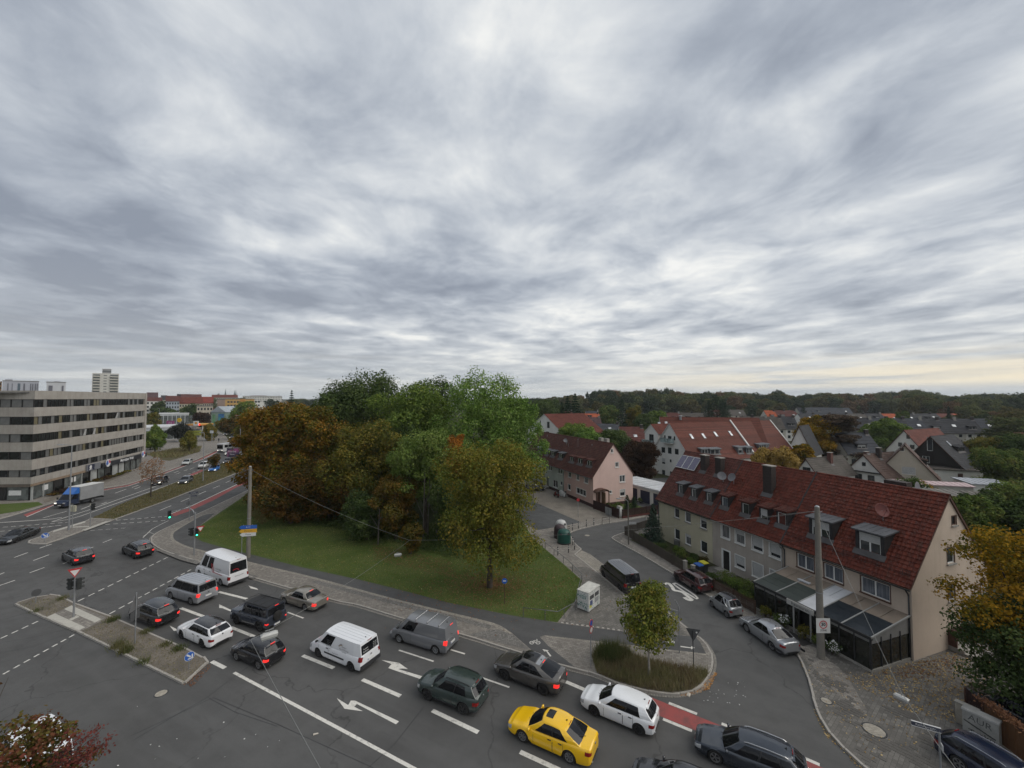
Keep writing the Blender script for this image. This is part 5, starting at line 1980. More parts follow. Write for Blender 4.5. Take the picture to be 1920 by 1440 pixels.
prT('door_step',mb,CONCRETE,h3 .root)
h3 .roof(ROOFRED,left_over=0,right_over=.12)
h3 .gutter(pipes=(.15,h3 .L-.15))
mb=MB()
for k in range(3):
 y=.12+.06*k
 mb.cyl((0.2,y,h3 .roofz(y)+.30+.07*k),(h3 .L-.1,y,h3 .roofz(y)+.30+.07*k),.012,.012,4)
for k in range(int(h3 .L/.8)):
 u=.3+k*.8
 mb.cyl((u,.1,h3 .roofz(.1)+.1),(u,.24,h3 .roofz(.24)+.46),.012,.012,4)
prT('snow_guard',mb,DARKMETAL,h3 .root)
for hh in(h2,h3):
 mb=MB()
 y0,y1=-.36,hh.yr
 mb.hexa([(-.09,y0,hh.roofz(y0)+.08),(.07,y0,hh.roofz(y0)+.08),(.07,y1,hh.roofz(y1)+.08),(-.09,y1,hh.roofz(y1)+.08),(-.07,y0,hh.roofz(y0)+.25),(.05,y0,hh.roofz(y0)+.25),(.05,y1,hh.roofz(y1)+.27),(-.07,y1,hh.roofz(y1)+.27)])
 prT('party_wall_flashing',mb,BLACK,hh.root)
def put_dormers(h,items,m,roofm,style,**k):
 for(xl,xr,yt,yb,kw)in items:
  b=h.roofp((xl+xr)/2,yb+3.0)
  a,c=h.roofp(xl,yb),h.roofp(xr,yb)
  w=abs(h.loc(hit(xl,yb,h.O+h.Y*b.y,h.Y)).x-h.loc(hit(xr,yb,h.O+h.Y*b.y,h.Y)).x)
  ht=h.loc(hit((xl+xr)/2,yt,h.O+h.Y*b.y,h.Y)).z-h.loc(hit((xl+xr)/2,yb,h.O+h.Y*b.y,h.Y)).z
  u=h.loc(hit((xl+xr)/2,yb,h.O+h.Y*b.y,h.Y)).x
  h.dormer(u,b.y,w,ht,m,roofm,style=style,**{**k,**kw})
put_dormers(h1,[(1272.5,1280,908.5,925.5,{}),(1297,1305,916,933,{}),(1325,1334,924,941,{})],SLATE,TINROOF,'metal',margin=.16,pane=NETC)
put_dormers(h2,[(1354,1364.5,932,951,dict(pane=CURTAIN)),(1392,1404,944,965,{}),(1426,1439,954,975.5,dict(shutter=.6)),(1458.5,1473.5,961.5,985.5,dict(pane=plM('red_curtain',(.10,.03,.028),.2,.2)))],SLATE,ROOFRED2,'tile',margin=.14)
put_dormers(h3,[(1522.5,1555,978,1009,dict(shutter=.45,mull=1)),(1611,1651,1002,1038.5,dict(shutter=.42,mull=1))],SLATE,TINROOF,'metal',margin=.26,over=.25)
CHB=plM('chimney_brick_dark',(.045,.035,.032),.85,.3,5,fine=.4)
for h,px,py,w,top in((h1,1322,880,.85,ZR+.2),(h1,1350,887,.85,ZR+.2),(h2,1443,922,1.0,ZR+.35)):
 p=h.roofp(px,py)
 h.chimney(p.x,min(p.y,h.yr-.1),w,.65,top-h.base,CHB)
p=h3 .roofp(1598,915)
mb=MB()
u=h3 .loc(hit(1682,905,h3 .O+h3 .Y*(h3 .yr+1.2),h3 .Y)).x
mb.box(u-.8,h3 .yr+.9,h3 .zr-2,u+.8,h3 .yr+1.7,h3 .zr+.35)
c=prT('chimney',mb,CHB,h3 .root)
mb=MB()
mb.lathe([(0.001,0),(.3,.03),(.5,.1),(.52,.1)],'y',16)
o=prT('satellite_dish',mb,INKWHITE,h3 .root,True,60,loc=(u+1.7,h3 .yr+.8,h3 .zr+.12))
o.rotation_euler=(0,0,pi-.8)
mb=MB()
mb.cyl((u+1.7,h3 .yr+.8,h3 .zr-1),(u+1.7,h3 .yr+.8,h3 .zr+.1),.025,.025,6)
prT('dish_mast',mb,STEEL,h3 .root)
p=h1 .roofp(1356,907)
h1 .dish(p.x,p.y,.5,INKGREY,.9)
p=h2 .roofp(1376,910)
h2 .dish(p.x,p.y,.48,INKGREY,.1)
p=h3 .roofp(1656,980)
h3 .dish(p.x,p.y,.55,plM('dish_red',(.13,.035,.03),.6,.2),1.2,.8)
for h,pts in((h1,((1285,893),(1392,872))),(h2,((1420,935),(1392,905),(1366,945),(1418,958))),(h3,((1568,960),(1640,1010)))):
 for a in pts:
  p=h.roofp(*a)
  if 0<p.x<h.L:
   h.vent(p.x,p.y,ROOFRED)
SOLAR=NT('solar_glass')
_b=SOLAR.N.new('ShaderNodeTexBrick')
_b.offset=0
_b.inputs['Scale'].default_value=1
_b.inputs['Brick Width'].default_value=.16
_b.inputs['Row Height'].default_value=.16
_b.inputs['Mortar Size'].default_value=.006
_b.inputs['Color1'].default_value=(.070,.062,.125,1)
_b.inputs['Color2'].default_value=(.060,.055,.11,1)
_b.inputs['Mortar'].default_value=(.13,.125,.17,1)
SOLAR.L.new(SOLAR.objc(),_b.inputs['Vector'])
SOLARM=SOLAR.fin(_b.outputs[0],.12,0,.6)
tl,tr,bl,br_=h1 .roofp(1282,855),h1 .roofp(1317.5,862),h1 .roofp(1268,876.5),h1 .roofp(1304,886)
u0,u1=(tl.x+bl.x)/2,(tr.x+br_.x)/2
y0,y1=(bl.y+br_.y)/2,(tl.y+tr.y)/2
c_,s_=1/sqrt(1+h1 .tan**2),h1 .tan/sqrt(1+h1 .tan**2)
q=lambda a,y,e:V3((a,y-e*s_,h1 .roofz(y)+e*c_))
for k in range(3):
 a,b=lerp(u0,u1,k/3)+.02,lerp(u0,u1,(k+1)/3)-.02
 mb=MB()
 mb.hexa([q(a,y0,.24),q(b,y0,.24),q(b,y1,.24),q(a,y1,.24),q(a,y0,.31),q(b,y0,.31),q(b,y1,.31),q(a,y1,.31)])
 f=prT('solar_panel',mb,plM('solar_frame',(.5,.5,.5),.4,.1),h1 .root)
 mb=MB()
 mb.quad(q(a+.05,y0+.05,.315),q(b-.05,y0+.05,.315),q(b-.05,y1-.05,.315),q(a+.05,y1-.05,.315))
 prT('solar_cells',mb,SOLARM,f)
 # glazed restaurant annex in front of the near house
AO=h3
fl,fr=h3 .loc(G(1417.5,1141,.12)),h3 .loc(G(1632,1261,.12))
yfr=(fl.y+fr.y)/2
ua,ub=fl.x,fr.x
zf=(h3 .loc(hit(1416.7,1091,h3 .O+h3 .Y*yfr,h3 .Y)).z+h3 .loc(hit(1629,1192.5,h3 .O+h3 .Y*yfr,h3 .Y)).z)/2
zw=zf+.75
annex=thing('restaurant_annex','glazed winter garden of the restaurant with dark roof panels and white entrance','annex',h3 .O,angr)
AL=plM('annex_frame',(.045,.046,.048),.45,.15,metal=.4)
ALW=plM('annex_rafter',(.30,.30,.29),.5,.1)
GLW=glass('annex_glass',(.014,.015,.012),.06,.6)
LN=ub-ua
def rz_(y):
 return lerp(zf,zw,(y-yfr)/(0-yfr))
mb=MB()
mb.box(ua-.02,yfr-.05,-.12,ub+.08,yfr+.12,.16)
mb.box(ub-.12,yfr+.12,-.12,ub+.08,-.03,.16)
prT('base',mb,CONCRETE,annex)
NB=9
ks=[ua+LN*k/NB for k in range(NB+1)]
for k,u in enumerate(ks):
 mb=MB()
 mb.box(u-.045,yfr-.03,.16,u+.045,yfr+.09,zf-.22)
 prT('post',mb,AL,annex)
u_in0,u_in1=h3 .loc(hit(1494,1150,h3 .O+h3 .Y*yfr,h3 .Y)).x,h3 .loc(hit(1526,1170,h3 .O+h3 .Y*yfr,h3 .Y)).x
for k in range(NB):
 a,b=ks[k]+.045,ks[k+1]-.045
 um=(a+b)/2
 if u_in0-.3<um<u_in1+.2:
  continue
 mb=MB()
 mb.box(a,yfr+.01,.16,b,yfr+.03,zf-.42)
 prT('pane',mb,GLW,annex)
 mb=MB()
 mb.box(a,yfr-.01,zf-.42,b,yfr+.04,zf-.22)
 prT('transom_panel',mb,plM('annex_panel',(.19,.19,.18),.6,.15),annex)
mb=MB()
mb.box(ua-.1,yfr-.07,zf-.22,ub+.12,yfr+.1,zf-.04)
prT('front_beam',mb,AL,annex)
ns=4
for k in range(ns):
 y0,y1=lerp(yfr+.09,-.06,k/ns)+.03,lerp(yfr+.09,-.06,(k+1)/ns)-.03
 mb=MB()
 mb.box(ub-.02,y0,.16,ub,y1,zf-.60)
 prT('side_pane',mb,GLW,annex)
 mb=MB()
 mb.box(ub-.05,y1,.16,ub+.05,y1+.06,zf-.2)
 prT('post',mb,AL,annex)
mb=MB()
mb.add([(ub,yfr,zf-.55),(ub,-.06,zf-.55),(ub,-.06,rz_(-.06)-.06),(ub,yfr,rz_(yfr)-.06)],[(0,1,2,3)])
prT('side_gable_panel',mb,plM('annex_panel_pale',(.24,.235,.225),.6,.12),annex)
DK1=plM('roof_glass_green_grey',(.048,.058,.052),.25,.15,1,spec=.5)
DK2=plM('roof_glass_blue_black',(.022,.028,.034),.2,.15,1,spec=.5)
BG=plM('roof_sheet_beige',(.23,.185,.145),.5,.15,.8)
WHT=plM('roof_sheet_white',(.50,.51,.53),.45,.12,.8)
uw0,uw1=h3 .loc(hit(1497,1128,h3 .O+h3 .Y*yfr,h3 .Y)).x,h3 .loc(hit(1531,1143,h3 .O+h3 .Y*yfr,h3 .Y)).x
bays=[(ua-.06,(ua+uw0)/2+.1),((ua+uw0)/2+.1,uw0),(uw0,uw1),(uw1,(uw1+ub)/2),((uw1+ub)/2,ub+.1)]
yd=yfr*.42
for bi,(a,b)in enumerate(bays):
 rowsy=[yfr-.12,lerp(yfr-.12,yd,.36),lerp(yfr-.12,yd,.69),yd]if bi!=2 else[yfr-.30,yd]
 m_=WHT if bi==2 else(DK1 if bi<2 else DK2)
 for y0,y1 in zip(rowsy[:-1],rowsy[1:]):
  mb=MB()
  mb.slab([V3((a+.03,y0+.015,rz_(y0))),V3((b-.03,y0+.015,rz_(y0))),V3((b-.03,y1-.015,rz_(y1))),V3((a+.03,y1-.015,rz_(y1)))],.03)
  prT('roof_panel',mb,m_,annex)
 half=2
 for k in range(half):
  c,d=lerp(a,b,k/half),lerp(a,b,(k+1)/half)
  mb=MB()
  mb.slab([V3((c+.02,yd+.01,rz_(yd))),V3((d-.02,yd+.01,rz_(yd))),V3((d-.02,-.02,rz_(-.02))),V3((c+.02,-.02,rz_(-.02)))],.03)
  prT('roof_panel',mb,WHT if bi==2 else BG,annex)
for bi,u in enumerate([b[0]for b in bays]+[bays[-1][1]]):
 mb=MB()
 mb.hexa([(u-.035,yfr-.12,rz_(yfr-.12)-.06),(u+.035,yfr-.12,rz_(yfr-.12)-.06),(u+.035,-.02,rz_(-.02)-.06),(u-.035,-.02,rz_(-.02)-.06),(u-.035,yfr-.12,rz_(yfr-.12)+.05),(u+.035,yfr-.12,rz_(yfr-.12)+.05),(u+.035,-.02,rz_(-.02)+.05),(u-.035,-.02,rz_(-.02)+.05)])
 prT('rafter',mb,ALW,annex)
mb=MB()
mb.box(ua-.1,yfr-.2,zf-.06,ub+.14,yfr-.10,zf+.05)
prT('roof_gutter',mb,AL,annex)
mb=MB()
mb.box(bays[1][1]-2.1,-1.55,rz_(-1.5)+.04,bays[1][1]-1.1,-1.25,rz_(-1.3)+.10)
prT('roof_hatch',mb,WHT,annex)
us0,us1=h3 .loc(hit(1480.5,1124,h3 .O+h3 .Y*yfr,h3 .Y)).x,h3 .loc(hit(1531,1151,h3 .O+h3 .Y*yfr,h3 .Y)).x
mb=MB()
mb.box(us0,yfr-.36,zf-.34,us1,yfr-.28,zf+.06)
sb=prT('sign_board',mb,plM('sign_cream',(.40,.395,.37),.6,.1),annex)
text_mb('Restaurant',.36,INK,annex,((us0+us1)/2+.1,yfr-.365,zf-.14),(rD(90),0,0))
for u in(u_in0,u_in1):
 mb=MB()
 mb.box(u-.04,yfr-.40,-.1,u+.04,yfr-.32,zf-.05)
 prT('entrance_post',mb,ALW,annex)
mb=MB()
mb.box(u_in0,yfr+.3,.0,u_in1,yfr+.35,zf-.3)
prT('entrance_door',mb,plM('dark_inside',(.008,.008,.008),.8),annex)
mb=MB()
mb.box(u_in0-.2,yfr-1.5,-.005,u_in1+.2,yfr-.45,.012)
prT('door_mat',mb,plM('mat_dark',(.03,.028,.026),.9),annex)
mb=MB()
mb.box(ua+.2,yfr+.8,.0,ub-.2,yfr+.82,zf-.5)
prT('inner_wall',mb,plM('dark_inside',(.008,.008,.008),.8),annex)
# row with the pink end house
_f2=facing(640)
_C2=G(1112.5,952,.12)
ang2=atan2(-_f2 .y,-_f2 .x)
_n2=V3((-sin(ang2),cos(ang2),0))
def _u2(px,py):
 return(hit(px,py,_C2,_n2)-_C2).dot(-_f2)
v1,v2=_u2(1057.3,905),_u2(1021.2,890)
ze2=hit(1110.5,893,_C2,_n2).z
_e=hit(1182.6,900,_C2,-_f2)
dep2=(_e-_C2).dot(_n2)
dep2=max(8.5,min(dep2,11.5))
ap=hit(1147,833,_C2,-_f2)
zr2=ap.z
PK=render_wall('plaster_pink_lit',(0.62,0.45,0.40),.15)  # gable side: light from the right is put into the plaster colour
PKSHADE=render_wall('plaster_pink_shaded',(0.52,0.36,0.315),.2)  # same plaster on the front, darkened in colour to stand for its shade
GN=render_wall('plaster_pale_green',(0.43,0.46,0.41),.2)
GY=render_wall('plaster_grey_green',(0.36,0.38,0.34),.25)
PLB=plM('plinth_maroon',(0.05,0.024,0.022),.8,.2)
g1=House('terraced_house','pink gabled end house with dark plinth and arched door canopy','house',_C2+_f2*(-v1-.01),ang2,-v1-.01,dep2,ze2,zr2,'houses of the brown roofed row')
g2=House('terraced_house','pale green house next to the pink end house','house',_C2+_f2*(-v2-.01),ang2,v1-v2-.02,dep2,ze2,zr2,'houses of the brown roofed row')
g3=House('terraced_house','grey green house half behind the big tree','house',_C2+_f2*(-v2+11),ang2,10.98,dep2,ze2,zr2,'houses of the brown roofed row')
it=rects(g1,'front',[(1065.6,1071,883,894),(1080.6,1086,888,899),(1095.6,1102.5,892.5,904.5),(1064.7,1070,907,917.5),(1081,1098.5,913.5,924)])
gi=rects(g1,'right',[(1145.6,1149.6,842,849),(1153.7,1159.8,867,876),(1162,1171.6,891.5,904),(1162.7,1172,918,930.5),(1143.5,1147,920,925.5)])
gd=rects(g1,'right',[(1117.3,1125.5,923,941)])
gd=[(gd[0][0],.1,gd[0][2],gd[0][3])]
g1 .walls(PKSHADE,PKSHADE,front=it,right=gi+gd,gable_m=PK,plinth=PLB)
for k,q in enumerate(it):
 g1 .win('front',q[0],q[1],q[2]-q[0],q[3]-q[1],mull=2 if k==4 else 0,pane=NETC if k in(1,2)else WINGLASS,sill=FRAMEW,surround=FRAMEW,sur_w=.07)
for k,q in enumerate(gi):
 g1 .win('right',q[0],q[1],q[2]-q[0],q[3]-q[1],mull=1 if k==2 else 0,shutter=.45 if k==3 else 0,pane=NETC if k in(1,)else WINGLASS,sill=FRAMEW,surround=FRAMEW,sur_w=.06)
q=gd[0]
mb=MB()
mb.box(g1 .L-.12,q[0],q[1],g1 .L-.05,q[2],q[3])
d_=prT('door',mb,BROWN,g1 .root)
mb=MB()
yc,yw=(q[0]+q[2])/2+.3,1.3
for k in range(8):
 a0,a1=pi-pi*k/8,pi-pi*(k+1)/8
 p0,p1=(yc+yw*cos(a0),q[3]+.05+.55*sin(a0)),(yc+yw*cos(a1),q[3]+.05+.55*sin(a1))
 mb.hexa([(g1 .L,p0[0],p0[1]),(g1 .L+1.2,p0[0],p0[1]),(g1 .L+1.2,p1[0],p1[1]),(g1 .L,p1[0],p1[1]),(g1 .L,p0[0],p0[1]+.1),(g1 .L+1.2,p0[0],p0[1]+.1),(g1 .L+1.2,p1[0],p1[1]+.1),(g1 .L,p1[0],p1[1]+.1)])
for y in(yc-yw+.1,yc+yw-.1):
 mb.box(g1 .L+1.0,y-.06,0,g1 .L+1.12,y+.06,q[3]+.1)
prT('door_canopy',mb,BROWN,g1 .root)
mb=MB()
mb.box(g1 .L+.04,yc+.4,.1,g1 .L+1.1,yc+.5,q[3])
prT('canopy_screen',mb,plM('ochre_wood',(.16,.10,.055),.7,.2),g1 .root)
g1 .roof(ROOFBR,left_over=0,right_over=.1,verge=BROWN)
g1 .gutter(m=STEEL,pipes=())
it=rects(g2,'front',[(1028.3,1031.2,871,881),(1032,1035,872,882),(1046.2,1049.2,876,887),(1050.5,1054,877.5,888),(1037.2,1045.6,899,912),(1050.6,1054.3,902,909)])
gd=rects(g2,'front',[(1024.5,1029,893.5,909)])
gd=[(gd[0][0],.5,gd[0][2],gd[0][3])]
g2 .walls(GN,GN,front=it+gd,plinth=PLB)
for k,q in enumerate(it):
 g2 .win('front',q[0],q[1],q[2]-q[0],q[3]-q[1],mull=1 if k==4 else 0,sill=FRAMEW)
q=gd[0]
mb=MB()
mb.box(q[0],.08,q[1],q[2],.14,q[3])
prT('door',mb,plM('door_grey',(.12,.13,.12),.5,.2),g2 .root)
mb=MB()
for k in range(3):
 mb.box(q[0]-.3,-.3-.32*(3-k),-.1,q[2]+.3,-.02 if k==0 else-.02,.17*(k+1)-.02)
prT('door_step',mb,CONCRETE,g2 .root)
g2 .roof(ROOFBR,left_over=0,right_over=0)
g2 .gutter(m=STEEL,pipes=(.1,g2 .L-.1))
it=rects(g3,'front',[(1011.5,1014,866,873),(1015,1017.3,867,874),(1010,1013,886,893),(1014.3,1017.5,887.5,894)])
g3 .walls(GY,GY,front=it,plinth=PLB)
for q in it:
 g3 .win('front',q[0],q[1],q[2]-q[0],q[3]-q[1],sill=FRAMEW)
g3 .roof(ROOFBR,right_over=0)
g3 .gutter(m=STEEL,pipes=())
put_dormers(g1,[(1068.7,1075.6,855.5,864.5,dict(mull=1)),(1083.7,1092,858.5,868.5,dict(mull=1)),(1101,1109.3,862.5,872.5,dict(mull=1))],plM('dormer_plum',(.085,.04,.04),.8,.2),ROOFBR,'metal',margin=.16)
put_dormers(g2,[(1023,1028,843,851,dict(mull=1)),(1033,1039.5,845.5,854,dict(mull=1)),(1048,1054.5,849.5,858.5,dict(mull=1))],SLATE,TINROOF,'metal',margin=.16)
put_dormers(g3,[(1008,1015.6,839,847.5,dict(mull=1))],SLATE,TINROOF,'metal',margin=.16)
p=g1 .roofp(1110,838)
g1 .vent(p.x,p.y,STEEL)
p=g2 .roofp(1026,820)
g2 .vent(p.x,p.y,STEEL)
p=g1 .roofp(1061,835)
mb=MB()
mb.tube([(0.5,p.y,g1 .roofz(p.y)),(0.5,p.y,g1 .roofz(p.y)+1.9)],.025,5)
for z,w in((1.85,.9),(1.6,.7)):
 mb.cyl((.5-w/2,p.y,g1 .roofz(p.y)+z),(.5+w/2,p.y,g1 .roofz(p.y)+z),.012,.012,4)
prT('aerial_mast',mb,STEEL,g1 .root)
g1 .dish(p.x+.2,p.y,.42,INKGREY,1.1,.8)
g1 .dish(p.x+1.4,p.y-.2,.42,INKGREY,-.5,.8)
mb=MB()
for u in(g1 .L-5.2,g1 .L-3.4):
 mb.box(u,g1 .yr+.5,g1 .zr-1.5,u+.9,g1 .yr+1.1,g1 .zr+.7)
prT('chimney',mb,CONCRETE,g1 .root)
SAND=plM('sandy_paving',(0.20,0.178,0.15),.9,.3,.5,fine=.3)
sheet('pink_row_forecourt',gp([(1090,979.5),(1160,966),(1176,962),(1112,950.5),(1056,927),(1005,906),(960,890),(950,905),(997,939)],.128),.128,SAND)
# other houses, from the corner points of their gables
def house_px(name,label,eL,eR,apex,rend,ze,wall,roofm,style='rows',group=None,wins=(),L=None,dep=None,cat='house',base=0.0,fwins=(),verge=None,over=.4,side=.3,frame=None,th=.45,gable_m=None):
 a,b=G(*eL,ze),G(*eR,ze)
 g=V3((b.x-a.x,b.y-a.y,0))
 wid=g.length
 g.normalize()
 mid=(a+b)/2
 zr=zat(apex[1],V3((mid.x,mid.y,0)))
 rd=V3((-g.y,g.x,0))
 e=G(*rend,zr)if rend else None
 if rd.y<0:
  rd=-rd
 Lr=L or max(4,(V3((e.x,e.y,0))-V3((mid.x,mid.y,0))).dot(rd)if e else 9)
 O=V3((b.x,b.y,0))
 ang=atan2(rd.y,rd.x)
 h=House(name,label,cat,O,ang,Lr,wid,ze,zr,group,base)
 return h
def finish(h,wall,roofm,lw=(),fw=(),style='rows',frame=None,over=.4,side=.25,verge=None,gable_m=None,th=.45,sill=False):
 lq=[(u*h.D-w/2,z,u*h.D+w/2,z+hh)for u,z,w,hh,*_ in lw]
 fq=[(u-w/2,z,u+w/2,z+hh)for u,z,w,hh,*_ in fw]
 h.walls(wall,wall,front=fq,left=lq,gable_m=gable_m)
 for q,s in zip(lq,lw):
  h.win('left',q[0],q[1],q[2]-q[0],q[3]-q[1],frame=frame,sill=sill,mull=1 if(q[2]-q[0])>1.2 else 0,shutter=s[4]if len(s)>4 else 0)
 for q,s in zip(fq,fw):
  h.win('front',q[0],q[1],q[2]-q[0],q[3]-q[1],frame=frame,sill=sill,mull=1 if(q[2]-q[0])>1.2 else 0,shutter=s[4]if len(s)>4 else 0)
 h.roof(roofm,style,over,side,th=th,verge=verge)
WW=render_wall('plaster_white',(0.68,0.67,0.63),.15)
WB=render_wall('plaster_offwhite',(0.52,0.50,0.44),.2)
BEI=render_wall('plaster_beige',(0.48,0.43,0.35),.2)
RR1=far_roof('roof_brick_red',(0.125,0.038,0.027))
RR2=far_roof('roof_dull_red',(0.10,0.036,0.030))
RRO=far_roof('roof_orange',(0.36,0.085,0.035))
RD1=far_roof('roof_dark',(0.042,0.043,0.048))
RD2=far_roof('roof_slate_blue',(0.052,0.056,0.066))
RG1=far_roof('roof_grey_brown',(0.085,0.075,0.066))
RB1=far_roof('roof_brown',(0.095,0.062,0.052))
RP1=far_roof('roof_plum',(0.085,0.050,0.052))
TIMB=plM('dark_timber',(0.026,0.021,0.018),.85,.3,4,fine=.4)
angW=rD(20.4)
Xw,Yw_=V3((cos(angW),sin(angW),0)),V3((-sin(angW),cos(angW),0))
_ap=V3((38.8,100,0))
_pa=_ap-Yw_*7
GW='white blocks with red roofs behind the row'
wb1=House('apartment_house','white apartment house with balconies on its tall gable and four roof windows','house',_pa,angW,19.6,14.0,4.8,12.8,GW,0)
lw=rects(wb1,'left',[(1245,1248,816,823.5),(1252,1259,817,829),(1263,1266,818,825.5),(1240,1247,838,848),(1252,1259,838.5,850),(1265,1272.3,841,851.5),(1241,1247,858.5,869),(1255.6,1259,861,866.5),(1241,1247,880.5,891),(1256,1259.5,883.5,890)])
wb1 .walls(WW,WW,left=lw,front=[(2+3*k,1.6,3.2+3*k,3.0)for k in range(6)])
for k,q in enumerate(lw):
 wb1 .win('left',q[0],q[1],q[2]-q[0],q[3]-q[1],frame=FRAMED,sill=False,shutter=.7 if k==6 else 0)
for k in range(6):
 wb1 .win('front',2+3*k,1.6,1.2,1.4,frame=FRAMED,sill=False)
WHV=plM('white_verge',(.55,.55,.53),.6,.1)
BRICKT=tile_mat('roof_tile_brick',(0.120,0.036,0.024),.3,.2)
wb1 .roof(BRICKT,'rows',.4,.25,th=.36,verge=WHV)
for(x,y)in((1293.5,824),(1316.5,823),(1339,819.5),(1367,818)):
 p=wb1 .roofp(x+3,y)
 if 0<p.x<wb1 .L:
  wb1 .skylight(p.x,p.y,.75,1.5,glass('skylight_pale',(.5,.52,.53),.1,.6))
ZC,ZRF=plM('zinc_cladding',(.17,.185,.20),.4,.15,metal=.4),plM('zinc_roof',(.27,.29,.31),.4,.15,metal=.4)
put_dormers(wb1,[(1317,1327,841,849,dict(mull=1)),(1333,1349,841,850,dict(mull=1))],ZC,ZRF,'metal',margin=.25,over=.3)
put_dormers(wb1,[(1385,1392,838,848,dict(shutter=.4)),(1401,1409,838,848,dict(mull=1))],ZC,ZRF,'metal',margin=.25,over=.3)
BG_=glass('balcony_glass',(.22,.27,.27),.1,.5)
q=lw[1]
mb=MB()
mb.box(-1.2,q[0]-.9,q[1]-.16,0,q[2]+1.3,q[1]-.02)
bal=prT('balcony',mb,WHV,wb1 .root)
for(x0,y0,x1,y1)in((-1.22,q[0]-.9,-1.18,q[0]+.3),(-1.22,q[0]+.34,-1.18,q[2]+1.3),(-1.2,q[0]-.92,-.03,q[0]-.88),(-1.2,q[2]+1.28,-.03,q[2]+1.32)):
 mb=MB()
 mb.box(x0,y0,q[1],x1,y1,q[1]+1.05)
 prT('balustrade_pane',mb,BG_,bal)
fw_=MB()
for(hh,u)in((wb1,19.85),):
 y0,y1=-.5,hh.yr
 fw_.hexa([(u-.2,y0,hh.roofz(y0)-.2),(u+.2,y0,hh.roofz(y0)-.2),(u+.2,y1,hh.roofz(y1)-.2),(u-.2,y1,hh.roofz(y1)-.2),(u-.2,y0,hh.roofz(y0)+.6),(u+.2,y0,hh.roofz(y0)+.6),(u+.2,y1,hh.roofz(y1)+.6),(u-.2,y1,hh.roofz(y1)+.6)])
prT('fire_wall',fw_,WHV,wb1 .root)
O2=_pa+Xw*20.2
wb2=House('apartment_house','right hand part of the red roofed apartment block beyond the white fire wall','house',(O2 .x,O2 .y),angW,14,14.0,4.8,12.8,GW,0)
wb2 .walls(WB,WB)
wb2 .roof(BRICKT,'rows',.4,.25,th=.36,verge=WHV)
mb=MB()
u,y0,y1=wb2 .L+.3,-.5,wb2 .yr
mb.hexa([(u-.15,y0,wb2 .roofz(y0)-.2),(u+.15,y0,wb2 .roofz(y0)-.2),(u+.15,y1,wb2 .roofz(y1)-.2),(u-.15,y1,wb2 .roofz(y1)-.2),(u-.15,y0,wb2 .roofz(y0)+.35),(u+.15,y0,wb2 .roofz(y0)+.35),(u+.15,y1,wb2 .roofz(y1)+.35),(u-.15,y1,wb2 .roofz(y1)+.35)])
prT('fire_wall',mb,WHV,wb2 .root)
put_dormers(wb2,[(1425,1432,833,842,dict(mull=1)),(1436,1441,832,841,dict(mull=1))],ZC,ZRF,'metal',margin=.25)
_a3=rD(-12)
O3=V3((42,115,0))-V3((-sin(_a3),cos(_a3),0))*7
wb3=House('apartment_house','rear red roofed apartment block with ridge fans behind the white gable','house',(O3 .x,O3 .y),_a3,25,14.0,6.0,13.6,GW,0)
wb3 .walls(WW,WW)
wb3 .roof(BRICKT,'rows',.4,.25,th=.36,verge=WHV)
for(x,y)in((1234,800),(1247,799)):
 p=wb3 .roofp(x,y)
 wb3 .skylight(p.x,p.y,.75,1.5,glass('skylight_pale',(.5,.52,.53)))
mb=MB()
mb.cyl((5.2,wb3 .yr-.6,wb3 .zr-.6),(5.2,wb3 .yr-.6,wb3 .zr+.5),.35,.4,10)
mb.cyl((5.2,wb3 .yr-.6,wb3 .zr+.5),(5.2,wb3 .yr-.6,wb3 .zr+.65),.55,.5,10)
prT('roof_fan',mb,STEEL,wb3 .root,True,40)
O4=V3((36.6,106.5,0))-Yw_*2.4
wb4=House('apartment_wing','small white gabled wing with glass balcony beside the tall white gable','house',(O4 .x,O4 .y),angW,7,5.2,10.0,12.1,GW,0)
lq=[(1.7,7.4,3.5,9.6),(1.7,4.2,3.3,5.8)]
wb4 .walls(WW,WW,left=lq)
for q in lq:
 wb4 .win('left',q[0],q[1],q[2]-q[0],q[3]-q[1],frame=FRAMED,sill=False,mull=1)
wb4 .roof(RR1,'rows',.3,.2,verge=WHV)
mb=MB()
mb.box(-1.3,.6,7.0,0,4.9,7.2)
bal=prT('balcony',mb,WHV,wb4 .root)
for k in range(3):
 mb=MB()
 mb.box(-1.32,.6+1.45*k,7.2,-1.28,1.95+1.45*k,8.2)
 prT('balustrade_pane',mb,BG_,bal)
hw_=house_px('gabled_house','white gabled house with triangular window left of the tall firs',(990,804.5),(1058,815),(1022,777),None,6.0,WW,RR1,L=18)
finish(hw_,WW,RR1,lw=[(.62,8.0,.9,2.2),(.40,7.6,2.0,2.4),(.42,4.6,2.4,1.6)],frame=FRAMED,verge=WHV)
for k in range(4):
 hw_.skylight(3+2.2*k,1.8,.8,1.6)
NB_='single houses beyond the red roofed row'
h=house_px('gabled_house','small white house with grey brown roof and tall dark chimney',(1577,891),(1668,905),(1620.6,853),None,2.4,WW,RB1,L=11,group=NB_)
finish(h,WW,RB1,lw=[(.62,2.0,1.3,1.3),(.36,1.6,1.2,1.7),(.5,5.0,.7,.8)],frame=FRAMED,style='rows')
mb=MB()
mb.box(-.35,.16*h.D,3.75,.02,.84*h.D,3.95)
prT('canopy',mb,BLACK,h.root)
h.chimney(4.2,h.yr-.6,.75,.7,h.zr+1.3,CHB)
h.chimney(1.6,h.yr+.3,.8,.6,h.zr+.5,plM('brick_red_chimney',(.12,.05,.04),.9,.3))
h.dormer(7.2,1.2,2.2,1.0,TIMB,RB1,shed=.2,mull=1,style='metal')
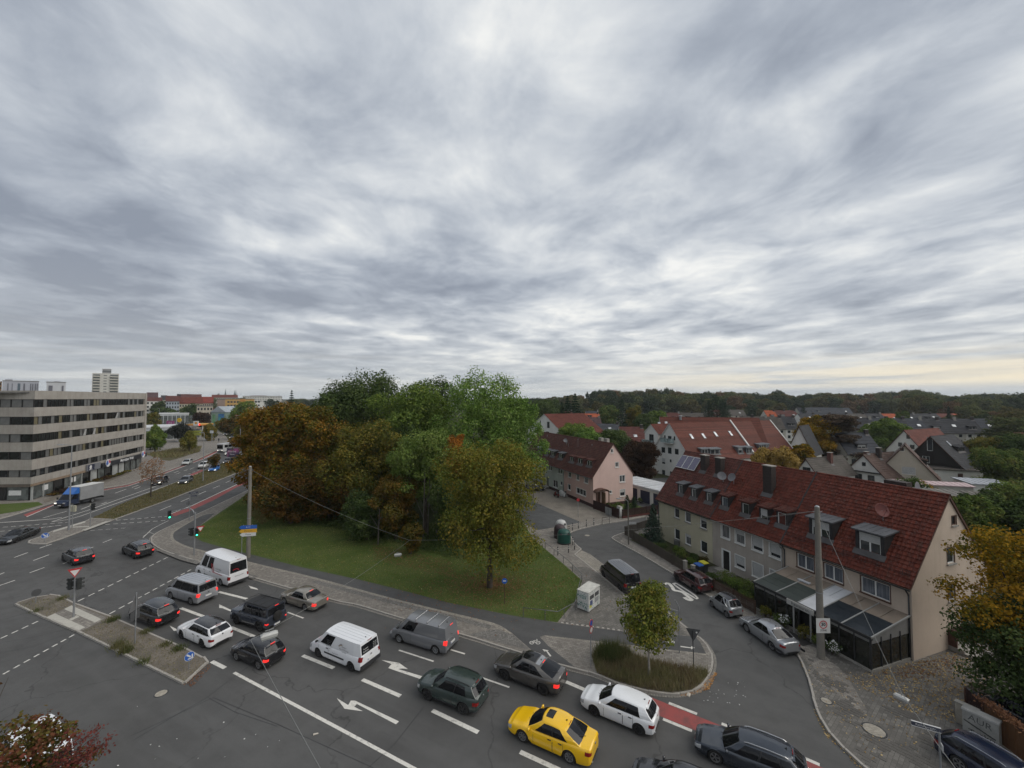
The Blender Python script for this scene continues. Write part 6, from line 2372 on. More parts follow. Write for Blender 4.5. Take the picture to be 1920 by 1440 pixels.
h=house_px('gabled_house','small house with mossy grey roof and brick chimney',(1490,887.6),(1536,895),(1514,861),(1571,853.5),3.6,WW,RG1,group=NB_)
finish(h,WW,RG1,lw=[(.5,4.0,1.5,1.2)],frame=FRAMED)
h.chimney(h.L*.55,h.yr-.7,.8,.7,h.zr+1.0,plM('brick_red_chimney',(.12,.05,.04)))
h=house_px('gabled_house','beige gabled house with shuttered window and brown roof',(1641,887.5),(1760,899),(1699,835.6),None,3.2,BEI,RB1,L=6.5,group=NB_)
finish(h,BEI,RB1,lw=[(.45,3.6,2.0,1.5,.95),(.55,8.2,.8,.8),(.16,.8,.9,.9)])
h.dormer(3.4,1.5,2.2,.9,TIMB,RB1,shed=.25,style='metal')
h=house_px('gabled_house','dark timber clad house with tall double window in its gable',(1697,862),(1801,873),(1749,819),(1792,815.6),3.6,WW,RG1,group=NB_)
finish(h,WW,RD1,lw=[(.52,6.4,1.0,3.2),(.60,3.4,1.3,1.6)],gable_m=TIMB,frame=FRAMEW,over=.8,fw=[(2.5,.6,1.0,2.0),(6,.6,1.0,2.0)])
h.dormer(h.L*.55,1.9,3.2,1.0,TIMB,RD1,shed=.3,style='metal',frame=FRAMED)
h.skylight(h.L*.35,h.yr*.62,.7,1.4)
h=house_px('gabled_house','white house with dull red roof behind the dark timber house',(1662,841.6),(1733,848),(1696,807.5),(1770,804),4.0,WW,RR1,group=NB_)
finish(h,WW,RR1,lw=[(.4,7.4,.8,1.2),(.62,5.0,.9,1.2),(.3,4.6,1.0,1.2)],frame=FRAMED)
h=house_px('gabled_house','white gabled house with red roof at the right edge among trees',(1893,836),(1914,838),(1904,812),None,4.0,WW,RR1,L=12,group=NB_)
finish(h,WW,RR1,lw=[(.5,4.0,.8,1.1)],frame=FRAMED)
h=house_px('gabled_house','narrow white gabled house with dark roof left of the golden tree',(1476,846),(1524,850),(1507,800),None,5.0,WW,RD1,L=9,group=NB_)
finish(h,WW,RD1,lw=[(.7,2.5,.9,1.3)],frame=FRAMED)
ga,gb=G(1181,905,3.0),G(1300,935,3.0)
dG=V3((gb.x-ga.x,gb.y-ga.y,0)).normalized()
garage=thing('garage_row','row of flat white roofed garages with dark blue doors','garage',(ga.x,ga.y,0),atan2(dG.y,dG.x))
gl_=(gb-ga).length+4
mb=MB()
mb.box(-4,0,0,gl_,5.8,2.6)
prT('wall',mb,WW,garage)
mb=MB()
mb.box(-4.2,-.3,2.6,gl_+.2,6.0,2.95)
rf=prT('roof',mb,plM('garage_roof',(.46,.47,.48),.5,.15,.4),garage)
n=0
u=-3.4
while u<gl_-2:
 mb=MB()
 mb.box(u,-.05,.05,u+2.2,.0,2.2)
 d=prT('garage_door',mb,plM('garage_blue',(.030,.036,.062),.5,.15),garage)
 for k in range(6):
  pass
 u+=3.05
for k in range(14):
 mb=MB()
 mb.box(-4.1+k*(gl_+4)/14,-.28,2.955,-4.02+k*(gl_+4)/14,5.9,3.02)
 prT('roof_seam',mb,plM('garage_roof',(.46,.47,.48)),rf)
for(px,py,w,dpt,hgt,ang,wallm,roofm,lab)in((1752,925,7,4.5,2.6,-18,WW,plM('felt_grey',(.16,.15,.135),.9,.25,.6),'flat roofed shed with grey felt roof behind the cream house'),(1745,908,11,2.2,2.9,-18,WB,plM('sheet_pink',(.45,.34,.34),.6,.1),'long lean-to with pale pink sheet roof'),(1700,915,6,4,2.4,-18,WB,plM('sheet_white',(.55,.56,.57),.4,.12),'low garage with bright white sheet roof behind the ridge'),(1770,945,5,2.4,2.2,-18,WB,plM('sheet_white',(.55,.56,.57)),'carport with white corrugated roof'),(1842,905,6,5,2.8,-18,WW,plM('sheet_bluegrey',(.33,.35,.38),.5,.15),'white shed with pale blue grey roof right of the tall hedge'),(1848,930,4.5,3,2.3,-18,TIMB,plM('felt_brown',(.13,.12,.105),.9,.2),'garden shed with brown felt roof'),(1790,880,10,3.4,2.6,-18,WW,RG1,'white garden wall house below the dark timber house'),(1868,985,6,3,2.0,-18,TIMB,plM('tarp_blue',(.10,.16,.28),.6,.2),'garden pavilion with blue grey roof behind the golden tree')):
 p=G(px,py,hgt)
 t=thing('garden_shed',lab,'shed',(p.x,p.y,0),rD(ang),'sheds and garages in the back gardens')
 mb=MB()
 mb.box(-w/2,-dpt/2,0,w/2,dpt/2,hgt)
 prT('wall',mb,wallm,t)
 mb=MB()
 mb.hexa([(-w/2-.25,-dpt/2-.25,hgt),(w/2+.25,-dpt/2-.25,hgt),(w/2+.25,dpt/2+.25,hgt+.25),(-w/2-.25,dpt/2+.25,hgt+.25),(-w/2-.25,-dpt/2-.25,hgt+.16),(w/2+.25,-dpt/2-.25,hgt+.16),(w/2+.25,dpt/2+.25,hgt+.41),(-w/2-.25,dpt/2+.25,hgt+.41)])
 r=prT('roof',mb,roofm,t)
 mb=MB()
 mb.box(-.45,-dpt/2-.03,0,.45,-dpt/2,1.95)
 prT('door',mb,BROWN,t)
 nn=int(w/.9)
 for k in range(nn):
  mb=MB()
  x=-w/2+w*(k+.5)/nn
  mb.hexa([(x-.03,-dpt/2-.24,hgt+.16),(x+.03,-dpt/2-.24,hgt+.16),(x+.03,dpt/2+.24,hgt+.41),(x-.03,dpt/2+.24,hgt+.41),(x-.02,-dpt/2-.24,hgt+.21),(x+.02,-dpt/2-.24,hgt+.21),(x+.02,dpt/2+.24,hgt+.46),(x-.02,dpt/2+.24,hgt+.46)])
  prT('roof_seam',mb,roofm,r)
  # terraces beyond, each house a thing of its own
def terrace(x0,x1,y_eave,y_ridge,ze,zr,n,roofs,walls_,group,labf,slope_px=0,chim=True,up=.5,D=None):
 a,b=G(x0,y_eave,ze),G(x1,y_eave+slope_px,ze)
 d=V3((b.x-a.x,b.y-a.y,0))
 ang=atan2(d.y,d.x)
 w=d.length/n
 d.normalize()
 for k in range(n):
  O=a+d*(w*k)
  zz=R.uniform(-.12,.12)
  h=House('terraced_house',labf(k),'house',(O.x,O.y),ang,w-.02,D or 9.5,ze+zz,zr+zz,group,0)
  mm=walls_[k%len(walls_)]
  fq=[(w*.12,1.0,w*.12+1.3,2.5),(w*.55,.1,w*.55+1.6,2.4)]
  if ze>4.5:
   fq+=[(w*.12,3.4,w*.12+1.3,4.7),(w*.6,3.4,w*.6+1.3,4.7)]
  h.walls(mm,mm,front=fq)
  for q in fq:
   h.win('front',q[0],q[1],q[2]-q[0],q[3]-q[1],sill=False)
  h.roof(roofs[k%len(roofs)],'rows',.4,.0,th=.9)
  t=R.random()
  if t<.55:
   h.skylight(w*.5,h.yr*R.uniform(.25,.4),1.3,1.2,glass('skylight_pale',(.5,.52,.53)))
  elif t<.9:
   h.dormer(w*.5,h.yr*.22,2.2,1.0,SLATE,roofs[k%len(roofs)],mull=1,shed=.15,style='metal',shutter=.5 if R.random()<.5 else 0)
  if chim:
   h.chimney(w*.92,h.yr-.3,.9,.6,h.zr+.9,CHB if R.random()<.6 else CONCRETE)
ORD=['first','second','third','fourth','fifth','sixth','seventh','eighth','ninth','tenth','eleventh','twelfth']
terrace(1585,1880,808,784,5.4,10.6,9,[RD1,RD1,RD2,RD1,RD2,RD1],[WB,BEI,WB,WW],'dark roofed terrace in front of the wood',lambda k:'%s house from the left in the long dark roofed terrace'%ORD[k],slope_px=4)
terrace(1395,1500,803,786,5.4,10.4,4,[RG1,RG1,RG1,RD1],[WB,WW],'grey roofed terrace left of the golden tree',lambda k:'%s house from the left of the grey terrace behind the apartment block'%ORD[k],slope_px=1)
terrace(1440,1500,784,772,5.4,10.4,3,[RRO,RR2,RR2],[WB],'red roofed terrace left of the golden tree',lambda k:'%s house from the left in the short red and orange roofed terrace'%ORD[k])
terrace(1500,1600,775,763,5.4,10.4,4,[RD2],[WB],'far slate roofed terrace',lambda k:'%s house from the left in the far slate roofed terrace before the wood'%ORD[k],chim=False)
terrace(1505,1760,788,777,5.0,9.0,8,[RD1,RD2,RD1,RG1,RD1,RRO,RD1,RD1],[WW,WB],'second dark terrace before the wood',lambda k:'%s house from the left in the dark terrace one row further back'%ORD[k],chim=True)
terrace(1740,1830,788,779,5.0,9.0,3,[RD1,RR1,RRO],[WB],'right end of the second terrace',lambda k:'%s house of three at the right end of the second terrace'%ORD[k],chim=False)
terrace(1205,1330,788,774,5.0,9.5,5,[RD1,RG1,RR2,RG1,RG1],[WB,BEI],'houses above the red apartment roofs',lambda k:'%s house from the left above the red apartment roofs'%ORD[k],chim=True)
terrace(1100,1200,783,770,5.0,9.5,4,[RD2,RG1,RG1,RD1],[WB],'grey houses between the firs',lambda k:'%s house from the left in the grey row between the firs'%ORD[k])
terrace(1032,1075,782,771,5.0,9.5,2,[RR1,RR2],[WW],'red houses behind the white gabled house',lambda k:'%s red roofed house behind the white gabled house'%ORD[k])
terrace(1330,1400,779,768,5.0,9.5,3,[RR1,RG1,RG1],[WB],'houses behind the big conifer',lambda k:'%s house from the left in the row behind the big conifer'%ORD[k],chim=False)
for(x0,x1,ye,yr_,ze_,zr_,rf,wl,lab)in((1588,1657,850,812,4.0,9.2,RD2,WB,'house with plain blue slate roof beside the copper beech'),(1120,1166,812,796,4.0,7.6,RD2,WB,'long house with dark blue slate roof beyond the firs'),(1167,1214,827,800,4.0,8.6,RR2,WB,'house with large brown red roof behind the maroon tree'),(1090,1129,796,783,5.0,8.4,RP1,WW,'white house with plum coloured roof below the orange roof'),(1087,1126,784,776,6.0,8.6,RRO,WB,'house with bright orange roof beside the firs')):
 terrace(x0,x1,ye,yr_,ze_,zr_,1,[rf],[wl],'single houses beyond the red roofed row',lambda k:lab)
 # office building at the left
A_=G(57,939,.12)
B_=G(268,874.5,.12)
dB=V3((B_.x-A_.x,B_.y-A_.y,0))
LB=dB.length
dB.normalize()
HB=20.35
office=thing('office_building','long concrete office block with dark window bands and shops on the ground floor','office building',(A_.x,A_.y,.11),atan2(dB.y,dB.x))
CON=NT('ribbed_concrete')
_p=CON.objc()
_a=CON.noise(_p,.5,4,.6)
_s=CON.noise(_p,2.4,3,.6,sc=(1,1,.05))
_w=CON.N.new('ShaderNodeTexWave')
_w.inputs['Scale'].default_value=5.0
CON.L.new(_p,_w.inputs['Vector'])
_c=CON.mix(CON.remap(_a,.3,.7),(.30,.275,.245),(.37,.345,.31))
_c=CON.mix(CON.math('MULTIPLY',CON.remap(_s,.45,.75),.4),_c,(.20,.185,.165))
CON.bump(_w.outputs['Fac']if 'Fac' in _w.outputs else _w.outputs[1],.35,.03)
CONM=CON.fin(_c,.9,0,.2)
OFFG=glass('office_glass',(.014,.015,.016),.06,.5)
OFFB=plM('office_blind',(.13,.13,.125),.35,.2,1.2,spec=.6)
OFFY=plM('office_blind_yellow',(.15,.13,.075),.35,.2,1.2)
BRZ=plM('bronze_frame',(.022,.019,.017),.5,.2,metal=.3)
DEPB,LF=15.0,60.0
bands=[(HB,18.72),(17.22,15.49),(13.97,12.27),(10.73,9.0),(7.54,5.62),(4.30,3.05)]
dl=V3((-1,-.035,0)).normalized()
def lw_(u,d,z):
 n=V3((-dl.y,dl.x,0))
 if n.y<0:
  n=-n
 p=V3((A_.x,A_.y,.11))+dl*u+n*d
 q=p-V3((A_.x,A_.y,.11))
 return(q.x*dB.x+q.y*dB.y,-q.x*dB.y+q.y*dB.x,z)
core=MB()
_cp=[lw_(.6,.35,0),(LB-.1,.35,0),(LB-.1,DEPB,0),lw_(LF,46,0),lw_(LF,.35,0)]
core.prism([(q[0],q[1])for q in _cp],0,HB-.3)
prT('core',core,plM('dark_inside',(.008,.008,.008)),office)
for(z1,z0)in bands:
 mb=MB()
 mb.hexa([(.0,0,z0),(LB,0,z0),(LB,.5,z0),(.3,.5,z0),(.0,0,z1),(LB,0,z1),(LB,.5,z1),(.3,.5,z1)])
 mb.box(LB-.5,.5,z0,LB,DEPB,z1)
 prT('concrete_band',mb,CONM,office)
 mb=MB()
 mb.hexa([lw_(.0,.003,z0),lw_(LF,0,z0),lw_(LF,.5,z0),lw_(.3,.5,z0),lw_(.0,.003,z1),lw_(LF,0,z1),lw_(LF,.5,z1),lw_(.3,.5,z1)])
 prT('concrete_band',mb,CONM,office)
mb=MB()
mb.box(.3,.3,HB-.5,LB-.3,DEPB,HB-.25)
prT('roof',mb,plM('gravel_roof',(.16,.155,.145),.95,.25,.5,fine=.3),office)
mb=MB()
mb.box(LB-.02,-.1,2.9,LB+.9,.9,HB)
prT('end_pier',mb,CONM,office)
wz=[(18.72,17.22),(15.49,13.97),(12.27,10.73),(9.0,7.54),(5.62,4.30)]
nW=36
_MESH={}
def office_window(mat_,w,h):
 k=(mat_.name,round(h,2))
 if k not in _MESH:
  g=MB()
  g.quad((.05,0,.05),(w-.05,0,.05),(w-.05,0,h-.05),(.05,0,h-.05))
  f=MB()
  f.box(-.05,-.06,0,.05,.03,h)
  f.box(.05,-.05,0,w-.05,.02,.05)
  f.box(.05,-.05,h-.05,w-.05,.02,h)
  _MESH[k]=(f.mesh('window',BRZ),g.mesh('pane',mat_))
 return _MESH[k]
ww=(LB-1.0)/nW
RO=random.Random(11)
for fl_,(z1,z0)in enumerate(wz):
 prev=OFFG
 for k in range(nW):
  r=RO.random()
  m_=OFFG if r<.62 else OFFB if r<.93 else OFFY
  me=office_window(m_,ww,z1-z0)
  w=link('window',me[0],office,(.2+k*ww,.16,z0))
  link('pane',me[1],w)
  if(fl_,k)in((1,24),(2,13),(2,16)):
   mb=MB()
   mb.hexa([(.1,-.02,.05),(ww-.1,-.02,.05),(ww-.1,-.04,.05),(.1,-.04,.05),(.1,-.35,z1-z0-.1),(ww-.5,-.35,z1-z0-.1),(ww-.5,-.37,z1-z0-.1),(.1,-.37,z1-z0-.1)])
   prT('open_sash',mb,plM('sash_bright',(.45,.45,.44),.4,.1),w)
 nl=22
 wl=2.0
 for k in range(12):
  m_=OFFG if RO.random()<.6 else OFFB
  key=(m_.name,'L',round(z1-z0,2))
  if key not in _MESH:
   h_=z1-z0
   g=MB()
   g.quad((.08,0,.05),(wl-.08,0,.05),(wl-.08,0,h_-.05),(.08,0,h_-.05))
   f=MB()
   f.box(-.12,-.06,0,.08,.03,h_)
   f.box(.08,-.05,0,wl,.02,.05)
   f.box(.08,-.05,h_-.05,wl,.02,h_)
   _MESH[key]=(f.mesh('window',BRZ),g.mesh('pane',m_))
  p=lw_(.3+(k+1)*wl,.16,z0)
  w=link('window',_MESH[key][0],office,p)
  a_=atan2(-dl.y,-dl.x)-atan2(dB.y,dB.x)
  w.rotation_euler=(0,0,a_)
  link('pane',_MESH[key][1],w)
SHOPG=glass('shop_glass',(.085,.095,.092),.08,.5)
SHOPL=plM('shop_light',(.36,.37,.36),.3,.25,.6,spec=.6)
n=14
for k in range(n):
 u0,u1=.6+(LB-1.2)*k/n,.6+(LB-1.2)*(k+1)/n
 dk=(k==5)
 mb=MB()
 mb.box(u0+.08,.20,.1,u1-.08,.24,2.95)
 prT('shop_window',mb,OFFG if dk or k in(2,8)else SHOPL if k in(6,9,10)else SHOPG,office)
 mb=MB()
 mb.box(u0-.08,.05,0,u0+.08,.34,3.05)
 prT('pier',mb,plM('pier_pale',(.34,.35,.34),.7,.15)if k in(0,1,5)else BRZ,office)
for k in range(6):
 mb=MB()
 a,b=.8+k*4,.8+(k+1)*4-.3
 mb.hexa([lw_(a,.30,.1),lw_(b,.30,.1),lw_(b,.33,.1),lw_(a,.33,.1),lw_(a,.30,2.5),lw_(b,.30,2.5),lw_(b,.33,2.5),lw_(a,.33,2.5)])
 prT('shop_window',mb,SHOPG if k==0 else OFFG,office)
mb=MB()
mb.hexa([lw_(.1,.1,2.5),lw_(LF,.1,2.5),lw_(LF,.4,2.5),lw_(.3,.4,2.5),lw_(.1,.1,3.05),lw_(LF,.1,3.05),lw_(LF,.4,3.05),lw_(.3,.4,3.05)])
prT('fascia',mb,plM('fascia_brown',(.13,.105,.085),.7,.2),office)
mb=MB()
mb.box(.1,-.03,2.60,LB*.40,.18,3.05)
prT('fascia',mb,plM('fascia_tan',(.24,.175,.12),.7,.2),office)
for(px0,px1,py0,py1,left)in((17,38,925,933.5,True),(82,92,913,923,False),(135,144,897.5,906,False)):
 mb=MB()
 if left:
  u0=(V3((A_.x,A_.y,0))-G(px1,942)).length*.99
  mb.hexa([lw_(2.0,.24,.95),lw_(4.2,.24,.95),lw_(4.2,.27,.95),lw_(2.0,.27,.95),lw_(2.0,.24,1.85),lw_(4.2,.24,1.85),lw_(4.2,.27,1.85),lw_(2.0,.27,1.85)])
 else:
  nn=V3((-dB.y,dB.x,0))
  p,q=hit(px0,(py0+py1)/2,A_,nn),hit(px1,(py0+py1)/2,A_,nn)
  a,b=(p-A_).dot(dB),(q-A_).dot(dB)
  mb.box(a,.15,1.2,b,.17,2.2)
 prT('notice',mb,INKWHITE,office)
nn=V3((-dB.y,dB.x,0))
ux=lambda px,py:(hit(px,py,A_,nn)-A_).dot(dB)
ua_,ub_=ux(160,880),ux(185,875)
NAVY=plM('sign_navy',(.018,.022,.05),.4,.1)
mb=MB()
mb.box(ua_,-.35,2.75,ub_,-.05,4.15)
s1=prT('shop_sign',mb,plM('sign_grey',(.16,.165,.18),.5,.1),office)
mb=MB()
mb.box(ua_+.25,-.37,2.85,(ua_+ub_)/2+.1,-.34,4.1)
prT('sign_face',mb,NAVY,s1)
mb=MB()
mb.ball((ua_+1.1,-.38,3.55),(.42,.03,.42),12,8)
mb.box(ua_+.55,-.385,3.0,ua_+1.7,-.37,3.12)
prT('sign_emblem',mb,INKWHITE,s1)
uc_,ud_=ux(188,868),LB-.05
mb=MB()
mb.box(uc_,-.45,2.70,ud_+1.0,-.05,3.75)
s2=prT('shop_sign',mb,plM('sign_black',(.02,.021,.026),.4,.1),office)
text_mb('Matratzen Welt',.95,plM('letters_lit',(.72,.72,.72),.5,.05),s2,((uc_+ud_)/2+.6,-.47,3.3),(rD(90),0,0),bold=.02)
for u in(uc_+2.0,ud_-1.2):
 mb=MB()
 mb.lathe([(.001,-.55),(.9,-.55),(.9,-.46)],'y',18,(u,0,3.55))
 e=prT('sign_disc',mb,plM('disc_white',(.62,.62,.63),.4,.05),s2)
 mb=MB()
 mb.add([(u-.85,-.56,3.55),(u-.6,-.56,3.0),(u+.1,-.56,3.35),(u-.1,-.56,4.1),(u-.5,-.56,4.2)],[(0,1,2,3,4)],0)
 mb.add([(u+.1,-.56,4.35),(u+.8,-.56,3.95),(u+.85,-.56,3.45),(u+.3,-.56,3.5)],[(0,1,2,3)],1)
 prT('sign_emblem',mb,[plM('emblem_blue',(.05,.12,.42),.4,.1),plM('emblem_red',(.5,.03,.05),.4,.1)],s2)
 # the town beyond
CG='houses of the town at the end of the avenue'
def block(name,label,x0,x1,ytop,ybase,D,depth,wall,group=CG,ang=0.0,roofh=0,roofm=None,storeys=0,cols=0,band=None,wm=None,cat='building',hip=False,z0=0):
 k=D/FPX
 th_=atan2(960-(x0+x1)/2,FPX)
 h=CAMH-(ytop-747)*k
 w=(x1-x0)*k*cos(th_)
 t=thing(name,label,cat,(((x0+x1)/2-960)*k-w/2*cos(th_),D-w/2*sin(th_),0),th_,group)
 mb=MB()
 mb.box(0,0,0,w,depth,h)
 prT('wall',mb,wall,t)
 if roofh:
  mb=MB()
  o=.4
  if hip:
   i=roofh*.8
   mb.add([(-o,-o,h),(w+o,-o,h),(w+o,depth+o,h),(-o,depth+o,h),(i,depth/2,h+roofh),(w-i,depth/2,h+roofh)],[(0,1,5,4),(1,2,5),(2,3,4,5),(3,0,4),(3,2,1,0)])
  else:
   mb.add([(-o,-o,h),(w+o,-o,h),(w+o,depth+o,h),(-o,depth+o,h),(-o,depth/2,h+roofh),(w+o,depth/2,h+roofh)],[(0,1,5,4),(2,3,4,5),(1,2,5),(3,0,4),(3,2,1,0)])
  prT('roof',mb,roofm,t)
 else:
  mb=MB()
  mb.box(-.2,-.2,h,w+.2,depth+.2,h+.5)
  prT('roof',mb,roofm or plM('felt_grey',(.16,.15,.135),.9,.25,.6),t)
 if storeys:
  vis=h*.95
  sh=3.0
  wme={}
  for s_ in range(storeys):
   zt=h-.9-sh*s_
   if zt<1.5:
    break
   if band:
    mb=MB()
    mb.box(w*.03,-.25,zt-1.4,w*.97,.02,zt)
    prT('window_band',mb,wm or OFFG,t)
    continue
   ww_=w/cols
   for c in range(cols):
    g=MB()
    if 'm' not in wme:
     g.box(0,-.04,0,min(1.4,ww_*.55),.02,1.5)
     wme['m']=g.mesh('window',wm or WINGLASS)
    link('window',wme['m'],t,(ww_*(c+.25),-.01,zt-1.5))
 return t
TW=plM('tower_white',(.50,.49,.45),.8,.1,.1)
TWG=plM('tower_glass',(.10,.11,.11),.3,.2,.1)
D=430
k=D/FPX
w=(222-173)*k*.72
tower=thing('tower_block','tall pale tower block rising behind the office roof','tower block',((197.5-960)*k-w*.354,D-w*.354,0),rD(45))
zt=CAMH+(747-700)*k
mb=MB()
mb.box(0,0,0,w,20,zt)
prT('wall',mb,TW,tower)
mb=MB()
mb.box(w*.36,4,zt,w*.70,14,zt+5)
prT('roof_house',mb,plM('roof_house_grey',(.25,.25,.25),.8,.15),tower)
mb=MB()
mb.box(w*.36,3.8,zt+1.5,w*.70,4.0,zt+3)
prT('roof_house_band',mb,TWG,tower)
nst=17
for s_ in range(nst):
 z=zt-1.2-2.9*s_
 if z<12:
  break
 for(a,b)in((.03,.28),(.66,.97)):
  mb=MB()
  mb.box(w*a,-.12,z-1.5,w*b,.05,z-.1)
  prT('balcony_band',mb,TWG,tower)
  mb=MB()
  mb.box(w*a-.2,-1.2,z-2.7,w*b+.2,.0,z-1.75)
  prT('balcony_front',mb,plM('balcony_cream',(.48,.46,.40),.8,.1),tower)
 mb=MB()
 mb.box(w*.42,-.05,z-1.5,w*.54,.05,z-.7)
 prT('window',mb,TWG,tower)
BLG=plM('facade_bluegrey',(.33,.34,.38),.7,.1,.1)
t=block('office_block','long white block with dark vertical stripes behind the office roof',5,73,715,760,330,16,BLG,'tall blocks behind the office roof',cat='building')
kk=330/FPX*.63
for x,wd,m_ in((14,2,0),(22,1.5,0),(33,5,1),(44,3,0),(57,2,0),(61,2,0),(66,2,0),(70,1.5,0)):
 mb=MB()
 mb.box((x-5)*kk,-.2,0,(x-5+wd)*kk,.05,CAMH+28*kk/.63)
 prT('facade_stripe',mb,plM('stripe_teal',(.07,.10,.125),.5,.15)if m_ else plM('stripe_dark',(.11,.11,.13),.5,.15),t)
mb=MB()
mb.box(4*kk,4,CAMH+32*kk/.63,18*kk,9,CAMH+36*kk/.63)
prT('roof_house',mb,BLG,t)
t=block('office_block','squat white cube like block with a dark door shaped window',87,123,717,760,330,14,plM('facade_white',(.44,.45,.47),.7,.1,.1),'tall blocks behind the office roof')
for x,wd in((91,8),(117,4)):
 mb=MB()
 mb.box((x-87)*kk,-.2,0,(x-87+wd)*kk,.05,CAMH+24*kk/.63)
 prT('facade_window',mb,plM('stripe_dark',(.11,.11,.13)),t)
mb=MB()
mb.box(14*kk,3,CAMH+30*kk/.63,26*kk,8,CAMH+32.5*kk/.63)
prT('roof_house',mb,BLG,t)
block('office_block','orange brown block at the left edge of the picture behind the office roof',-40,3,716,760,320,14,plM('facade_orange',(.33,.17,.06),.7,.15),'tall blocks behind the office roof',storeys=2,band=True)
for(lab,x0,x1,yt,D,dep,wall,rh,rm,st,co)in(('white apartment house with dark balconies just right of the office corner',274,304,752,330,14,WW,3,RR2,5,4),('house with purple red roof right of the office corner',276,296,747,400,14,WB,6,RP1,3,4),('narrow dark gabled house left of the grey blue house',303,313,750,345,14,WB,4,RD1,4,2),('grey blue four storey house with brown red roof',312,337,752.5,320,13,plM('facade_pale_blue',(.30,.335,.37),.8,.1,.2),4.4,RR2,6,5),('cream corner house with long red roof',337,380,757,330,14,plM('facade_cream',(.42,.385,.29),.8,.1,.2),5.4,RR1,5,9),('house with bright red roof left of the pinkish wall',376,400,756,350,14,BEI,5.6,far_roof('roof_bright_red',(.19,.045,.035)),4,6),('blank pinkish brown end wall beside the orange block',408,424,749,345,13,plM('facade_rose',(.30,.225,.195),.8,.12,.2),0,None,0,0),('flat roofed beige house left of the round dark roof',306,330,744,520,16,BEI,0,None,4,6),('long building with a dark flat roof on the skyline',332,359,739.5,600,20,RD1,0,RD1,0,0),('row of red roofs between the dark roofed building and the spires',340,378,744.5,560,16,WB,4,RR2,2,10),('dark red roofed houses at the foot of the twin spires',398,446,745.5,560,16,WB,4,RR1,2,12),('long white office building on the skyline right of the spires',456,530,743,650,24,WW,0,None,3,24),('cream house partly hidden by the dark round tree',370,400,762,260,12,BEI,0,None,3,5),('red brick coloured house at the skyline near the fir top',470,500,746,700,16,WB,4,RR2,1,6)):
 block('town_house',lab,x0,x1,yt,780,D,dep,wall,roofh=rh,roofm=rm,storeys=st,cols=co)
OR=plM('facade_orange_yellow',(.46,.285,.10),.8,.1,.2)
t=block('apartment_block','orange yellow apartment block with rows of small dark balconies',423,478,748.5,780,335,14,OR,storeys=0)
k=335/FPX
for s_ in range(6):
 z=CAMH-(748.5-747)*k-1.6-2.9*s_
 for c in range(11):
  if c==5:
   continue
  mb=MB()
  x=1.5+c*2.1
  mb.box(x,-.10,z-1.3,x+1.5,.02,z)
  prT('window',mb,WINGLASS,t)
mb=MB()
mb.box(10.2,-.4,0,13.5,0,CAMH-1.2*k)
prT('stair_tower',mb,plM('facade_deep_orange',(.42,.20,.05),.8,.1),t)
STN=plM('spire_copper',(.11,.145,.145),.8,.15,.1)
for lab,xs_,ht,D in(('single slender church spire on the skyline',(422,),729,1500),('twin church spires on the skyline',(439,441.6),731,1500)):
 kk=D/FPX
 t=thing('church',lab,'church',((xs_[0]-960)*kk,D,0),0,'church spires of the old town')
 for x in xs_:
  dx=(x-xs_[0])*kk
  top=CAMH+(747-ht)*kk
  mb=MB()
  mb.box(dx-2.3,0,0,dx+2.3,4.6,top-20)
  prT('tower',mb,plM('sandstone',(.20,.18,.15),.9,.15,.1),t)
  mb=MB()
  mb.cyl((dx,2.3,top-20),(dx,2.3,top),2.4,.15,8)
  prT('spire',mb,STN,t)
kk=1400/FPX
t=thing('dome_building','small domed tower left of the church spires','tower',((410-960)*kk,1400,0),0,'church spires of the old town')
mb=MB()
mb.cyl((0,0,0),(0,0,CAMH+7*kk),3.5,3.5,10)
prT('shaft',mb,plM('sandstone',(.20,.18,.15)),t)
mb=MB()
mb.ball((0,0,CAMH+7*kk),(3.4,3.4,4.5),10,6)
prT('dome',mb,STN,t,True)
D=262
k=D/FPX
t=thing('painted_hall','hall with grey gable roof above a green and blue painted glass front','hall',((397-960)*k,D,0),0,CG)
w=27*k
h1_=CAMH-(773-747)*k
mb=MB()
mb.box(0,0,0,w,16,h1_)
prT('wall',mb,plM('hall_green',(.25,.33,.27),.6,.2,.3),t)
mb=MB()
mb.add([(-.5,-.5,h1_),(w+.5,-.5,h1_),(w/2,-.5,h1_+3.8),(-.5,16,h1_),(w+.5,16,h1_),(w/2,16,h1_+3.8)],[(0,1,2),(1,4,5,2),(4,3,5),(3,0,2,5)])
prT('roof',mb,plM('hall_roof',(.30,.33,.36),.6,.12,.3),t)
for x0,x1,z0,z1,m_ in((.5,.9,.5,.95,(.06,.20,.42)),(.52,.7,.35,.75,(.08,.32,.36)),(.1,.3,.3,.9,(.16,.34,.17)),(.75,.95,.2,.6,(.05,.12,.30))):
 mb=MB()
 mb.box(w*x0,-.06-x0*.02,h1_*z0*.9,w*x1,.0,h1_*z1*.95)
 prT('painted_field',mb,plM('mural_%d'%int(m_[0]*1000),m_,.6,.35,.5),t)
mb=MB()
mb.add([(-4,-.3,h1_-.6),(0,-.3,h1_-.6),(0,16,h1_-.6),(-4,16,h1_-.6),(-1,-.3,h1_+2.5),(-1,16,h1_+2.5)],[(0,1,4),(1,2,5,4),(2,3,5),(3,0,4,5)])
prT('side_roof',mb,RR2,t)
